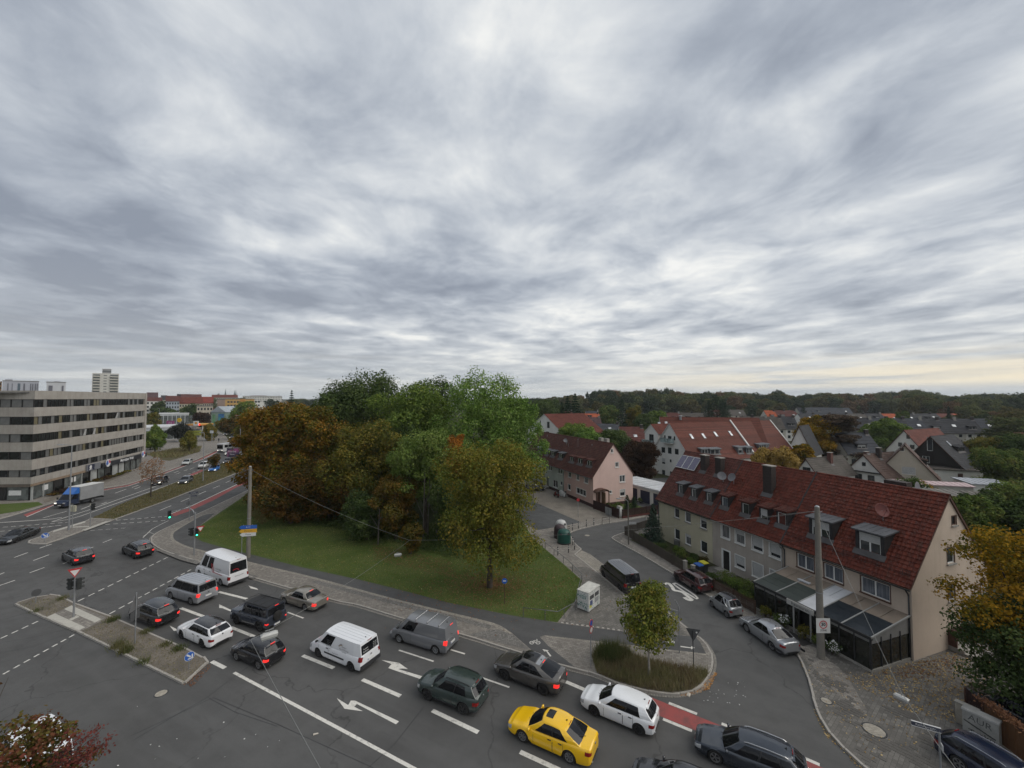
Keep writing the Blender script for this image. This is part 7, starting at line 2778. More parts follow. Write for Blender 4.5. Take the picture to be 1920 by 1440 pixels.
for(lab,x0,x1,yt,D,dep,hz)in(('long low showroom with white flat roof behind the round trees',262,352,802,186,22,None),('flat white filling station kiosk behind the showroom',262,300,790,250,16,None),('low grey hall beyond the showroom',300,356,776,285,18,None)):
 t=block('flat_hall',lab,x0,x1,yt,830,D,dep,plM('hall_white',(.40,.42,.43),.6,.12,.3),'flat roofed halls by the filling station',roofm=plM('hall_roof_white',(.52,.53,.53),.6,.1,.3))
 k=D/FPX
 for c in range(9):
  mb=MB()
  ww_=(x1-x0)*k/9
  mb.box(ww_*c+.2,-.08,.4,ww_*(c+1)-.2,.02,CAMH-(yt-747)*k-1.2)
  prT('window',mb,SHOPG,t)
k=215/FPX
t=thing('filling_station','filling station canopy with yellow and orange edge beside the red light','filling station',((350-960)*k,215,0))
mb=MB()
mb.box(0,0,4.6,8,9,5.4)
prT('canopy',mb,plM('canopy_yellow',(.55,.30,.05),.5,.1),t)
mb=MB()
mb.box(-.05,-.05,4.75,8.05,9.05,5.0)
prT('canopy_stripe',mb,plM('canopy_orange',(.50,.11,.03),.5,.1),t)
for x in(1.5,6.5):
 mb=MB()
 mb.box(x-.2,3,0,x+.2,3.4,4.6)
 prT('column',mb,WHITE,t)
mb=MB()
for k_ in range(10):
 a0,a1=2*pi*k_/10,2*pi*(k_+1)/10
 r0,r1=(.95,.40)if k_%2==0 else(.40,.95)
 mb.tri((7.2,-.3,5.2),(7.2+r0*sin(a0),-.3,5.2+r0*cos(a0)),(7.2+r1*sin(a1),-.3,5.2+r1*cos(a1)))
st=prT('lit_star',mb,glow('red_neon',(1.0,.04,.03),1.3),t)
def pole_sign(label,px,py,D,w,h,col,cat='sign',round_=False,base=0.0,name='pole_sign'):
 k=D/FPX
 x,z=(px-960)*k,CAMH-(py-747)*k
 t=thing(name,label,cat,(x,D,0))
 mb=MB()
 mb.cyl((0,.2,0),(0,.2,z),.14,.12,8)
 prT('pole',mb,STEEL,t)
 mb=MB()
 if round_:
  mb.lathe([(.001,-.2),(w/2,-.2),(w/2,.1),(.001,.1)],'y',20,(0,0,z))
 else:
  mb.box(-w/2,-.2,z-h/2,w/2,.1,z+h/2)
 prT('sign_face',mb,plM('sign_%02x%02x%02x'%tuple(int(c*255)for c in col),col,.5,.08),t)
 return t,z
t,z=pole_sign('tall white filling station sign with a yellow and red scallop emblem',369.5,793.5,205,2.5,2.3,(.60,.60,.56))
mb=MB()
pts=[]
for i in range(9):
 a=pi*(.05+.9*i/8)
 pts.append((cos(a)*.72,sin(a)*.72))
base_=[(-.28,-.55),(.28,-.55)]
mb.add([(x,-.22,z+.05+y)for x,y in[(.62,-.1)]+pts+[(-.62,-.1)]+base_],[tuple(range(13))],1)
mb.add([(x*.84,-.235,z+.05+y*.84)for x,y in[(.62,-.1)]+pts+[(-.62,-.1)]+base_],[tuple(range(13))],0)
for i in range(5):
 a=pi*(.2+.6*i/4)
 p,q=V3((0,-.245,z-.38)),V3((cos(a)*.58,-.245,z+.05+sin(a)*.58))
 n_=V3((q.z-p.z,0,p.x-q.x)).normalized()*.018
 mb.quad(p-n_,p+n_,q+n_,q-n_,1)
prT('emblem',mb,[plM('emblem_yellow',(.62,.40,.03),.4,.05),plM('emblem_red',(.5,.03,.05),.4,.1)],t)
t,z=pole_sign('round yellow sign on a mast above the dark tree',338,787.5,215,2.2,1.4,(.60,.42,.02),round_=True)
text_mb('M',.9,INKRED,t,(0,-.22,z),(rD(90),0,0))
t,z=pole_sign('purple advertising board by the filling station',321.5,793,210,3.8,2.3,(.28,.06,.17))
text_mb('Nord',.7,INKWHITE,t,(0,-.22,z+.35),(rD(90),0,0))
text_mb('Tankstelle',.45,INKWHITE,t,(0,-.22,z-.4),(rD(90),0,0))
t,z=pole_sign('yellow green advertising board beside the round orange tree',370.5,811.5,180,4.3,2.1,(.30,.32,.05))
text_mb('Auto Service',.55,INK,t,(0,-.22,z+.2),(rD(90),0,0))
t,z=pole_sign('small white sign board on a mast at the bend of the avenue',399,809.5,175,1.3,1.1,(.5,.52,.54))
p=G(434.5,874)
k=p.y/FPX
t=thing('billboard','dark digital billboard on a black post in the grass median','billboard',(p.x,p.y,.1),rD(0))
x0,x1=(426-434.5)*k,(451.5-434.5)*k
z0,z1=zat(858,p),zat(840,p)
mb=MB()
mb.box(-.3,-.15,0,.3,.2,z0)
prT('post',mb,plM('post_black',(.02,.02,.022),.5),t)
mb=MB()
mb.box(x0,-.3,z0-.1,x1,.3,z1)
prT('case',mb,plM('case_grey',(.20,.20,.21),.5),t)
SCR=NT('screen')
_n=SCR.noise(SCR.objc(),.55,3,.5)
_c=SCR.ramp(_n,[(.3,(.010,.010,.016)),(.52,(.035,.03,.05)),(.62,(.16,.04,.10)),(.75,(.10,.06,.14))])
SCR.fin(_c,.3)
SCR.L.new(_c,SCR.b.inputs['Emission Color'])
SCR.b.inputs['Emission Strength'].default_value=.4
mb=MB()
mb.quad((x0+.15,-.31,z0+.1),(x1-.15,-.31,z0+.1),(x1-.15,-.31,z1-.2),(x0+.15,-.31,z1-.2))
prT('screen',mb,SCR.mat,t)
text_mb('Herbst',.8,INKWHITE,t,((x0+x1)/2-.4,-.33,lerp(z0,z1,.62)),(rD(90),0,0))
text_mb('Rabatt',.5,INKWHITE,t,((x0+x1)/2-.4,-.33,lerp(z0,z1,.32)),(rD(90),0,0))
def street_lamp(label,px,py,ytop,arm=1.4,dirx=-1,group='street lamps along the avenue',r=.09):
 p=G(px,py,.1)
 h=zat(ytop,p)-.1
 t=thing('street_lamp',label,'street lamp',(p.x,p.y,.1),0,group)
 mb=MB()
 mb.cyl((0,0,-.1),(0,0,1.2),r*1.5,r*1.4,10)
 mb.cyl((0,0,1.2),(0,0,h),r,r*.6,10)
 prT('column',mb,STEEL,t,True,40)
 mb=MB()
 mb.tube([(0,0,h-.05),(dirx*arm*.5,0,h+.05),(dirx*arm,0,h+.1)],r*.5,8)
 prT('arm',mb,STEEL,t)
 mb=MB()
 mb.hexa([(dirx*arm-.1,-.16,h+.02),(dirx*(arm+.9),-.12,h+.08),(dirx*(arm+.9),.12,h+.08),(dirx*arm-.1,.16,h+.02),(dirx*arm-.1,-.12,h+.14),(dirx*(arm+.9),-.08,h+.14),(dirx*(arm+.9),.08,h+.14),(dirx*arm-.1,.12,h+.14)])
 prT('lamp_head',mb,plM('lamp_grey',(.25,.26,.27),.4,.1),t)
 return t
street_lamp('tall grey street lamp on the paved avenue island',129,994,835,1.2)
street_lamp('thin street lamp in the grass median by the blue car',380.5,901,812,.2)
street_lamp('thin street lamp in the far median near the bend',449,880,780,.3)
for x,yb,yt in((298,800,766),(350,792,768),(354.5,790,763),(378,788,762)):
 street_lamp('%s lamp mast from the left near the filling station'%('first','second','third','fourth')[[298,350,354.5,378].index(x)],x,yb,yt,.6,group='lamp masts near the filling station',r=.12)
p=G(410,829)
t=thing('person','person in dark clothes walking on the footway at the bend','person',(p.x,p.y,.1),rD(-60))
me=bpy.data.meshes.new('body')
V=[(0,0,.95),(0,0,1.2),(0,0,1.42),(0,0,1.52),(0,0,1.68),(0,.17,1.40),(.05,.22,1.12),(.14,.22,.88),(0,-.17,1.40),(-.05,-.22,1.12),(-.08,-.22,.86),(0,.09,.9),(.14,.09,.5),(.08,.09,.06),(0,-.09,.9),(-.10,-.09,.5),(-.28,-.09,.1),(.22,.09,.04),(-.16,-.09,.04)]
E=[(0,1),(1,2),(2,3),(3,4),(2,5),(5,6),(6,7),(2,8),(8,9),(9,10),(0,11),(11,12),(12,13),(0,14),(14,15),(15,16),(13,17),(16,18)]
me.from_pydata(V,E,[])
o=link('body',me,t)
me.materials.append(plM('clothes_dark',(.03,.032,.038),.9,.2))
md=o.modifiers.new('skin','SKIN')
RAD=[.15,.16,.15,.055,.10,.07,.05,.04,.07,.05,.04,.10,.07,.045,.10,.07,.045,.035,.035]
for i,v in enumerate(me.skin_vertices[0].data):
 v.radius=(RAD[i],RAD[i])
 v.use_root=(i==0)
o.modifiers.new('sub','SUBSURF').levels=1
# poles, signs, lights, fences
CPOLE=plM('pole_concrete',(.205,.19,.165),.9,.25,1.2,fine=.2)
YEL=plM('sign_yellow',(.62,.34,.03),.5,.06)
SBLUE=plM('sign_blue',(.02,.10,.40),.5,.06)
SRED=plM('sign_red',(.45,.03,.035),.5,.08)
SBACK=plM('sign_back',(.20,.20,.205),.5,.15,metal=.4)
SBACKD=plM('sign_back_dark',(.07,.072,.075),.6,.15)
def sheet_shape(mb,pts,y,th=.02,mi=0):
 n=len(pts)
 vs=[(x,y,z)for x,z in pts]+[(x,y+th,z)for x,z in pts]
 mb.add(vs,[tuple(range(n)),tuple(range(2*n-1,n-1,-1))]+[(i,n+i,n+(i+1)%n,(i+1)%n)for i in range(n)],mi)
def yaw_to(p,q):
 d=V3((q[0]-p[0],q[1]-p[1],0))
 return atan2(d.y,d.x)+pi/2
def circle(r,n=24,cz=0.0,cx=0.0):
 return[(cx+r*cos(2*pi*i/n),cz+r*sin(2*pi*i/n))for i in range(n)]
def tri_pts(a,cz=0.0,down=True):
 h=a*sqrt(3)/2
 s=-1 if down else 1
 return[(-a/2,cz-s*h/3*1.0),(a/2,cz-s*h/3),(0,cz+s*h*2/3)]if True else[]
def concrete_pole(label,px,py,ytop,r0,r1):
 p=G(px,py,.12)
 h=zat(ytop,p)-.12
 t=thing('concrete_pole',label,'pole',(p.x,p.y,.12),0,'concrete poles carrying the lamp wires')
 mb=MB()
 mb.cyl((0,0,-.2),(0,0,h),r0,r1,16)
 prT('shaft',mb,CPOLE,t,True,40)
 mb=MB()
 mb.cyl((0,0,h),(0,0,h+.08),r1*.95,r1*.5,16)
 mb.cyl((-.35,0,h-.35),(.35,0,h-.35),.02,.02,6)
 prT('cap',mb,STEEL,t)
 mb=MB()
 mb.cyl((0,0,h*.43),(0,0,h*.43+.06),r0*.93,r0*.93,16,caps=False)
 prT('strap',mb,STEEL,t)
 return t,p,h
poleR,pR,hR=concrete_pole('thick concrete pole with a 30 zone sign in front of the restaurant',1539.5,1234,950,.255,.165)
poleL,pL,hL=concrete_pole('concrete pole with direction signs at the edge of the park lawn',465.5,1045,875,.24,.17)
z=zat(1169,pR)-.12
a=yaw_to(pR,(pR.x-.12,-5))
t=thing('zone_sign','square white 30 zone sign on the concrete pole','road sign',(pR.x,pR.y,.12+z),a)
mb=MB()
sheet_shape(mb,[(-.5,-.52),(.5,-.52),(.5,.52),(-.5,.52)],-.30)
prT('plate',mb,plM('sign_white',(.62,.62,.60),.5,.05),t)
mb=MB()
n=28
for i in range(n):
 a0,a1=2*pi*i/n,2*pi*(i+1)/n
 mb.quad((.29*cos(a0),-.304,.08+.29*sin(a0)),(.29*cos(a1),-.304,.08+.29*sin(a1)),(.225*cos(a1),-.304,.08+.225*sin(a1)),(.225*cos(a0),-.304,.08+.225*sin(a0)))
prT('red_ring',mb,SRED,t)
text_mb('30',.33,INK,t,(0,-.306,.08),(rD(90),0,0),bold=.014)
text_mb('ZONE',.17,INK,t,(0,-.306,-.33),(rD(90),0,0),bold=.003)
mb=MB()
for zz in(-.25,.25):
 mb.box(-.06,-.30,zz-.03,.06,-.05,zz+.03)
prT('bracket',mb,STEEL,t)
zs=[zat(y,pL)-.12 for y in(987,994,1000.5)]
a=yaw_to(pL,(pL.x+16,-30))
t=thing('direction_sign','blue, yellow and white arrow signs stacked on the park pole','road sign',(pL.x,pL.y,.12),a)
for z,m_,tx,tm_,ln in((zs[0],SBLUE,'A 73',INKWHITE,1.75),(zs[1],YEL,'Zentrum',INK,1.75),(zs[2],plM('sign_white',(.62,.62,.60)),'Messe',INK,1.55)):
 mb=MB()
 hh=.21
 sheet_shape(mb,[(-ln/2-.1,z),(-ln/2+.18,z-hh),(ln/2+.1,z-hh),(ln/2+.1,z+hh),(-ln/2+.18,z+hh)],-.30)
 s=prT('arrow_plate',mb,m_,t)
 text_mb(tx,.24,tm_,s,(.05,-.305,z),(rD(90),0,0))
mb=MB()
mb.box(-.5,-.28,zs[2]-.3,-.45,-.24,zs[0]+.3)
mb.box(.45,-.28,zs[2]-.3,.5,-.24,zs[0]+.3)
mb.cyl((-.62,-.26,-.1),(-.62,-.26,zs[0]),.04,.04,6)
prT('bracket',mb,STEEL,t)
# suspension wires and hanging lamps
WIRE=plM('wire_grey',(.20,.20,.19),.6,.1)
def sagged(a,b,sag=.3,n=8):
 a,b=V3(a),V3(b)
 return[a.lerp(b,i/n)-V3((0,0,sag*4*(i/n)*(1-i/n)))for i in range(n+1)]
def wire(label,pts,r=.012):
 mb=MB()
 mb.tube(pts,r,5)
 o=link('suspension_wire',mb.mesh('suspension_wire',WIRE))
 return tag(o,label,'wire','wires carrying the street lamps')
def wire_lamp(label,p,rz=0.0,sc=1.0):
 t=thing('hanging_lamp',label,'street lamp',p,rz,'lamps hanging on wires over the street')
 t.scale=(sc,sc,sc)
 mb=MB()
 mb.hexa([(-.36,-.15,-.16),(.36,-.15,-.16),(.36,.15,-.16),(-.36,.15,-.16),(-.40,-.17,-.02),(.40,-.17,-.02),(.40,.17,-.02),(-.40,.17,-.02)])
 mb.hexa([(-.40,-.17,-.02),(.40,-.17,-.02),(.40,.17,-.02),(-.40,.17,-.02),(-.3,-.09,.06),(.3,-.09,.06),(.3,.09,.06),(-.3,.09,.06)])
 prT('housing',mb,plM('lamp_housing',(.44,.44,.42),.5,.12),t)
 mb=MB()
 mb.hexa([(-.33,-.13,-.24),(.33,-.13,-.24),(.33,.13,-.24),(-.33,.13,-.24),(-.36,-.15,-.162),(.36,-.15,-.162),(.36,.15,-.162),(-.36,.15,-.162)])
 prT('diffuser',mb,plM('lamp_diffuser',(.30,.31,.30),.2,.1),t)
 mb=MB()
 mb.cyl((0,0,.05),(0,0,.22),.02,.02,6)
 mb.cyl((-.2,0,.2),(.2,0,.2),.015,.015,6)
 prT('hook',mb,STEEL,t)
 return t
topR=V3((pR.x,pR.y,.12+hR-.3))
topL=V3((pL.x,pL.y,.12+hL-.3))
def at_depth(px,py,y):
 d=ray(px,py)
 return EYE+d*(y/d.y)
l1=at_depth(1690,1306,20.5)
e1=at_depth(1800,1452,12.5)
wire('steel wire from the concrete pole down to the lamp above the restaurant pavement',sagged(topR,l1+V3((0,0,.2)),.1))
wire('steel wire running on from the pavement lamp to the lower right corner',sagged(l1+V3((0,0,.2)),e1,.05))
wire_lamp('grey box lamp hanging over the restaurant pavement',l1,rD(-62),.7)
l2=at_depth(746,1039,46)
n2_=l2+V3((1.6,.8,1.5))
wire('wire from the park pole to the lamp above the lawn',sagged(topL,at_depth(768,1013,44),.5,12))
wire('long wire from the lawn lamp across to the concrete pole',sagged(at_depth(768,1013,44),topR,.5,14))
wire('short wire from the lawn lamp down towards the verge',sagged(at_depth(768,1013,44),at_depth(670,1082,33),.05,6))
wire_lamp('white box lamp hanging on a wire in front of the park trees',l2,rD(20))
l3=at_depth(505,1188,22)
wire('wire from the verge side running down to the lamp over the queue',sagged(at_depth(670,1082,33),l3+V3((0,0,.2)),.05,6))
wire('thin wire from the queue lamp towards the bottom edge of the picture',sagged(l3+V3((0,0,.2)),at_depth(470,1200,21.5),.01,3)+sagged(at_depth(470,1200,21.5),at_depth(607,1452,11),.05,8))
wire_lamp('pale box lamp hanging over the queue by the off-road car',l3,rD(35))
wire('wire from the concrete pole over the red roofs to the back',sagged(topR,at_depth(1345,975,52),.2,8))
wire('wire from the park pole out over the avenue',sagged(topL,at_depth(380,905,76),.2,8))
# traffic lights
SIGH=plM('signal_housing',(.025,.027,.026),.5,.15)
def signal_head(parent,loc,rz,lit=None,n=3):
 mb=MB()
 mb.box(-.15,-.14,-.16*n,.15,.14,.16*n)
 h=prT('signal_head',mb,SIGH,parent,loc=loc,rz=rz)
 for k in range(n):
  z=.32*(1-k)if n==3 else .16-.32*k
  mb=MB()
  mb.lathe([(.001,-.15),(.105,-.15)],'y',14,(0,0,z))
  prT('signal_lamp',mb,GREENLIT if lit==k else plM('lamp_off',(.03,.03,.03),.3),h)
  mb=MB()
  for i in range(8):
   a0,a1=-.15*pi+1.3*pi*i/8,-.15*pi+1.3*pi*(i+1)/8
   mb.quad((.12*cos(a0),-.14,z+.12*sin(a0)),(.12*cos(a1),-.14,z+.12*sin(a1)),(.12*cos(a1),-.33,z+.12*sin(a1)),(.12*cos(a0),-.33,z+.12*sin(a0)))
  prT('visor',mb,SIGH,h)
 return h
def traffic_light(label,px,py,zt,heads,base=.12,r=.075,group='traffic lights of the junction',curve=None):
 p=G(px,py,base)
 t=thing('traffic_light',label,'traffic light',(p.x,p.y,base),0,group)
 mb=MB()
 mb.cyl((0,0,-.1),(0,0,zt),r,r*.9,10)
 prT('post',mb,plM('post_grey',(.22,.225,.23),.6,.15),t,True,40)
 return t,p
CAMG=(0,0)
zt=zat(1085,G(138,1157,.12))-.12
t,p=traffic_light('traffic light with a give way sign on the central traffic island',138,1157,zt,None)
signal_head(t,(.30,.05,zt-.42),rD(150))
signal_head(t,(-.34,.0,zt-.42),rD(-100))
mb=MB()
mb.box(-.35,-.03,zt-.2,.35,.03,zt-.14)
mb.box(-.35,-.03,zt-.75,.35,.03,zt-.69)
prT('bracket',mb,STEEL,t)
def give_way(parent,loc,rz,a=.9):
 mb=MB()
 sheet_shape(mb,[(-a/2,a*.43),(0,-a*.43),(a/2,a*.43)],0)
 s=prT('give_way_plate',mb,SRED,parent,loc=loc,rz=rz)
 mb=MB()
 b=a*.66
 mb.tri((-b/2,-.005,b*.37+.03),(0,-.005,-b*.43+.0),(b/2,-.005,b*.37+.03))
 prT('sign_field',mb,plM('sign_white',(.62,.62,.60)),s)
 return s
give_way(t,(.08,-.10,zt+.52),yaw_to(p,CAMG)-.1)
mb=MB()
mb.cyl((.05,0,zt),(.05,0,zt+.9),.03,.03,6)
prT('sign_post',mb,STEEL,t)
p0=G(364,1041,.12)
zt=zat(1000,p0)-.12
t,p=traffic_light('traffic light with curved arm over the carriageway at the park corner',364,1041,zat(960,p0)-.12,None,r=.085)
zarm=zat(951,p0)-.12
hx=(317-364)*p0 .y/FPX
mb=MB()
pts=[(0,0,zarm-1.6),(-.05,0,zarm-.9),(-.3,0,zarm-.35),(-.8,0,zarm-.08)]+[(-.8+(hx+.8)*k/5,0,zarm-.08-.5*k/5)for k in range(1,6)]
mb.tube(pts,.055,8)
prT('arm',mb,STEEL,t,True)
signal_head(t,(hx,-.08,zat(964,p0)-.12),yaw_to(p0,CAMG)+.2,lit=2)
signal_head(t,(.28,-.05,zat(997,p0)-.12),yaw_to(p0,CAMG)+.1,lit=2)
signal_head(t,(-.38,.02,zat(997,p0)-.12),rD(-80))
give_way(t,(.75,-.1,zat(991.5,p0)-.12),yaw_to(p0,CAMG),.8)
mb=MB()
mb.box(-.4,-.03,zat(993,p0)-.15,.8,.03,zat(993,p0)-.1)
prT('bracket',mb,STEEL,t)
for lab,px,py,yt in(('pedestrian traffic light on the avenue island by the tall lamp',135,989,948),('traffic light on the grass median end',169,987,946)):
 pp=G(px,py,.12)
 zt=zat(yt,pp)-.12
 t,p=traffic_light(lab,px,py,zt,None,r=.06)
 if px<150:
  for dx in(-.28,.28):
   mb=MB()
   mb.box(dx-.17,-.12,zt-.85,dx+.17,.12,zt)
   prT('signal_back',mb,plM('signal_cream',(.40,.39,.30),.6,.1),t)
 else:
  signal_head(t,(.30,0,zt-.3),rD(80))
  mb=MB()
  mb.ball((0,0,zt),.14,8,6)
  prT('signal_cap',mb,plM('signal_cream',(.40,.39,.30),.6,.1),t)
pp=G(355,975,.12)
t=thing('street_name_sign','street name post with two crossed name plates near the avenue kerb','street sign',(pp.x,pp.y,.12),0,'street name signs')
zt=zat(922,pp)-.12
mb=MB()
mb.cyl((0,0,-.1),(0,0,zt),.05,.045,8)
prT('post',mb,STEEL,t)
for z,a in((zt-.15,rD(28)),(zt-.62,rD(-4))):
 mb=MB()
 mb.cbox((0,0,0),(1.15,.03,.24))
 s=prT('name_plate',mb,plM('plate_dark',(.05,.055,.08),.5,.1),t,loc=(.5,0,z),rz=a)
 text_mb('Nordring' if a>0 else 'Rathsbergstr.',.16,INKWHITE,s,(0,-.017,0),(rD(90),0,0))
mb=MB()
mb.box(-.55,-.1,zt-2.0,-.25,.1,zt-1.6)
mb.box(-.1,-.14,zt-1.9,.1,-.04,zt-1.3)
prT('signal_box',mb,SBACK,t)
# road signs on posts
def post(t,h,r=.03,lean=0.0,m=None):
 mb=MB()
 mb.cyl((0,0,-.1),(lean,0,h),r,r,8)
 prT('post',mb,m or STEEL,t,True,50)
def arrow_disc(label,px,py,py_c,r,rz,blank=False):
 p=G(px,py,.12)
 z=zat(py_c,p)-.12
 t=thing('keep_right_sign',label,'road sign',(p.x,p.y,.12),rz,'round signs on the traffic islands')
 post(t,z+r*.7)
 mb=MB()
 sheet_shape(mb,circle(r,24,z),-.06)
 s=prT('disc',mb,SBACKD if blank else SBLUE,t)
 if not blank:
  mb=MB()
  for pts in([(-.20,.13),(-.13,.20),(.10,-.03),(.03,-.10)],[(-.10,-.20),(.20,-.20),(.20,.10),(.12,.10),(.12,-.12),(-.10,-.12)]):
   mb.add([(x*r/.3,-.066,z+y*r/.3)for x,y in pts],[tuple(range(len(pts)))])
  for k in range(1):
   pass
  prT('arrow',mb,INKWHITE,s)
  mb=MB()
  n=24
  for i in range(n):
   a0,a1=2*pi*i/n,2*pi*(i+1)/n
   mb.quad(*[(q*cos(a_),-.064,z+q*sin(a_))for q,a_ in((r,a0),(r,a1),(r*.94,a1),(r*.94,a0))])
  prT('rim',mb,INKWHITE,s)
 return t
arrow_disc('blue keep right sign on the near end of the traffic island',354,1255,1230,.30,yaw_to(G(354,1255),CAMG)+.35)
arrow_disc('blue keep right sign on the tip of the avenue island',84,1016,1004,.36,yaw_to(G(84,1016),CAMG))
arrow_disc('round sign seen from behind on the far tip of the traffic island',67,1130,1111,.32,yaw_to(G(67,1130),CAMG)+.2,blank=True)
p=G(253,1207,.12)
z1,z0=zat(1111,p)-.12,zat(1162,p)-.12
t=thing('warning_sign','tall post with a dark triangular sign seen from behind on the traffic island','road sign',(p.x,p.y,.12),yaw_to(p,CAMG)+.95)
post(t,z1,.04)
mb=MB()
sheet_shape(mb,[(-.62,z0+.75),(.62,z0+.75),(0,z1-.05)],.05)
s_=prT('triangle_back',mb,SBACK,t)
mb=MB()
sheet_shape(mb,[(-.45,z0),(.45,z0),(.45,z0+.7),(-.45,z0+.7)],.05)
prT('plate_back',mb,SBACKD,t)
mb=MB()
mb.cyl((.05,-.05,z0+1.0),(.45,-.05,z0+.95),.03,.03,6)
prT('bracket',mb,STEEL,t)
p=G(1301,1253,.12)
zc=zat(1190,p)-.12
t=thing('give_way_sign','dark give way triangle seen from behind at the corner of the planting bed','road sign',(p.x,p.y,.12),yaw_to(p,CAMG)+.15)
post(t,zc+.3,.032,-.05,DARKMETAL)
mb=MB()
sheet_shape(mb,[(-.48,zc+.38),(0,zc-.50),(.48,zc+.38)],.04)
s_=prT('triangle_back',mb,SBACKD,t)
mb=MB()
sheet_shape(mb,circle(.06,10,zc+.16,.22),.03)
prT('sticker',mb,INKWHITE,s_)
p=G(1108,1250,.12)
t=thing('no_stopping_sign','thin post with a red edged round sign beside the tall grass','road sign',(p.x,p.y,.12),yaw_to(p,CAMG)+1.1)
z=zat(1171,p)-.12
post(t,z+.35,.032)
for zz in(z+.12,z-.35):
 mb=MB()
 sheet_shape(mb,circle(.24,20,zz),-.05)
 s_=prT('disc',mb,SRED,t)
 mb=MB()
 mb.add([(x,-.055,y)for x,y in circle(.18,20,zz)],[tuple(range(20))])
 prT('sign_field',mb,plM('sign_white',(.62,.62,.60))if zz<z else SBLUE,s_)
p=G(1274,1224,.12)
t=thing('street_name_sign','thin post with a pale name plate and a short lamp arm behind the young tree','street sign',(p.x,p.y,.12),0,'street name signs')
z=zat(1139,p)-.12
post(t,z,.04)
mb=MB()
mb.tube([(0,0,z),(-.12,-.05,z+.25),(-.32,-.1,z+.6)],.03,6)
prT('arm',mb,STEEL,t)
zp_=zat(1149,p)-.12
mb=MB()
mb.cbox((-.52,0,0),(.95,.03,.26))
s_=prT('name_plate',mb,plM('plate_pale',(.36,.36,.36),.5,.1),t,loc=(0,0,zp_),rz=rD(-35))
text_mb('Moltkestr.',.17,INK,s_,(-.52,-.018,0),(rD(90),0,0))
p=G(946,1133,.14)
t=thing('foot_path_sign','small blue round sign on a thin brown post under the big park tree','road sign',(p.x,p.y,.13),yaw_to(p,CAMG))
z=zat(1089,p)-.13
post(t,z+.2,.03,0,BROWN)
mb=MB()
sheet_shape(mb,circle(.25,20,z),-.04)
s_=prT('disc',mb,SBLUE,t)
mb=MB()
sheet_shape(mb,[(-.14,z-.04),(.14,z-.04),(.14,z+.05),(-.14,z+.05)],-.045,.01)
prT('symbol',mb,INKWHITE,s_)
p=G(1764,1452,.12)
t=thing('street_name_sign','street name post with a long dark name plate at the lower right corner','street sign',(p.x,p.y,.12),0,'street name signs')
z=zat(1368,p)-.12
post(t,z,.045)
dpl=V3((-.72,.35,0))
mb=MB()
mb.cbox((0,0,0),(1.1,.05,.20))
s_=prT('name_plate',mb,plM('plate_dark',(.05,.055,.08),.5,.1),t,loc=(-.45,.22,z-.02),rz=rD(-28))
for zz in(-.11,.11):
 mb=MB()
 mb.cbox((0,0,zz),(1.12,.06,.025))
 prT('plate_rim',mb,INKWHITE,s_)
text_mb('Rathsbergstr.',.15,INKWHITE,s_,(0,-.027,0),(rD(90),0,0))
mb=MB()
mb.cbox((.07,-.04,z-.85),(.28,.02,.34),0,rD(60))
prT('small_plate',mb,INKWHITE,t)
# bollards
BOLL=plM('bollard_black',(.03,.03,.032),.6,.15)
def bollard_proto():
 t=thing('bollard','black and white iron bollard at the closed end of the street','bollard',(0,0,0),0,'bollards closing off the old street')
 mb=MB()
 mb.cyl((0,0,-.1),(0,0,.95),.055,.055,10)
 mb.ball((0,0,.97),.065,8,5)
 prT('post',mb,BOLL,t,True,50)
 for z in(.5,.75):
  mb=MB()
  mb.cyl((0,0,z),(0,0,z+.09),.058,.058,10,caps=False)
  prT('white_band',mb,INKWHITE,t)
 return t
bp=bollard_proto()
spots=[(1046,1041),(1066,1036),(1077.5,1030),(1074,1022),(1067,1000),(1073.5,994.5),(1084.5,991),(1099.5,987.5),(1113.5,984.5)]
for i,(x,y)in enumerate(spots):
 p=G(x,y,.13)
 o=bp if i==0 else copy_tree(bp)
 o.location=(p.x,p.y,.13)
 o['label']=['bollard nearest the lawn railing left of the green glass bank','bollard in front of the green glass bank','bollard at the kerb corner below the green glass bank','bollard right beside the green glass bank','bollard behind the green glass bank at the kerb','bollard right of the white glass bank','bollard at the corner of the closed off street','second bollard on the forecourt right of the closed street','bollard on the forecourt next to the iron hoop'][i]
mb=MB()
hp=None
for i,(xa,xb,yb)in enumerate(((1129,1142.5,981),)):
 a,b=G(xa,982,.13),G(xb,980,.13)
 t=thing('barrier_hoop','iron barrier hoop on the forecourt by the white cabinet','barrier',(a.x,a.y,.13))
 mb=MB()
 d=b-a
 mb.tube([(0,0,-.1),(0,0,.9),(d.x,d.y,.9),(d.x,d.y,-.1)],.035,8)
 mb.tube([(0,0,.5),(d.x,d.y,.5)],.025,6)
 prT('hoop',mb,BOLL,t)
p=G(1084,970,.13)
t=thing('sign_post','thin post with a small sign on the forecourt of the pink house','road sign',(p.x,p.y,.13),0)
post(t,3.0,.035)
mb=MB()
sheet_shape(mb,circle(.25,16,2.75),-.05)
prT('disc',mb,SRED,t)
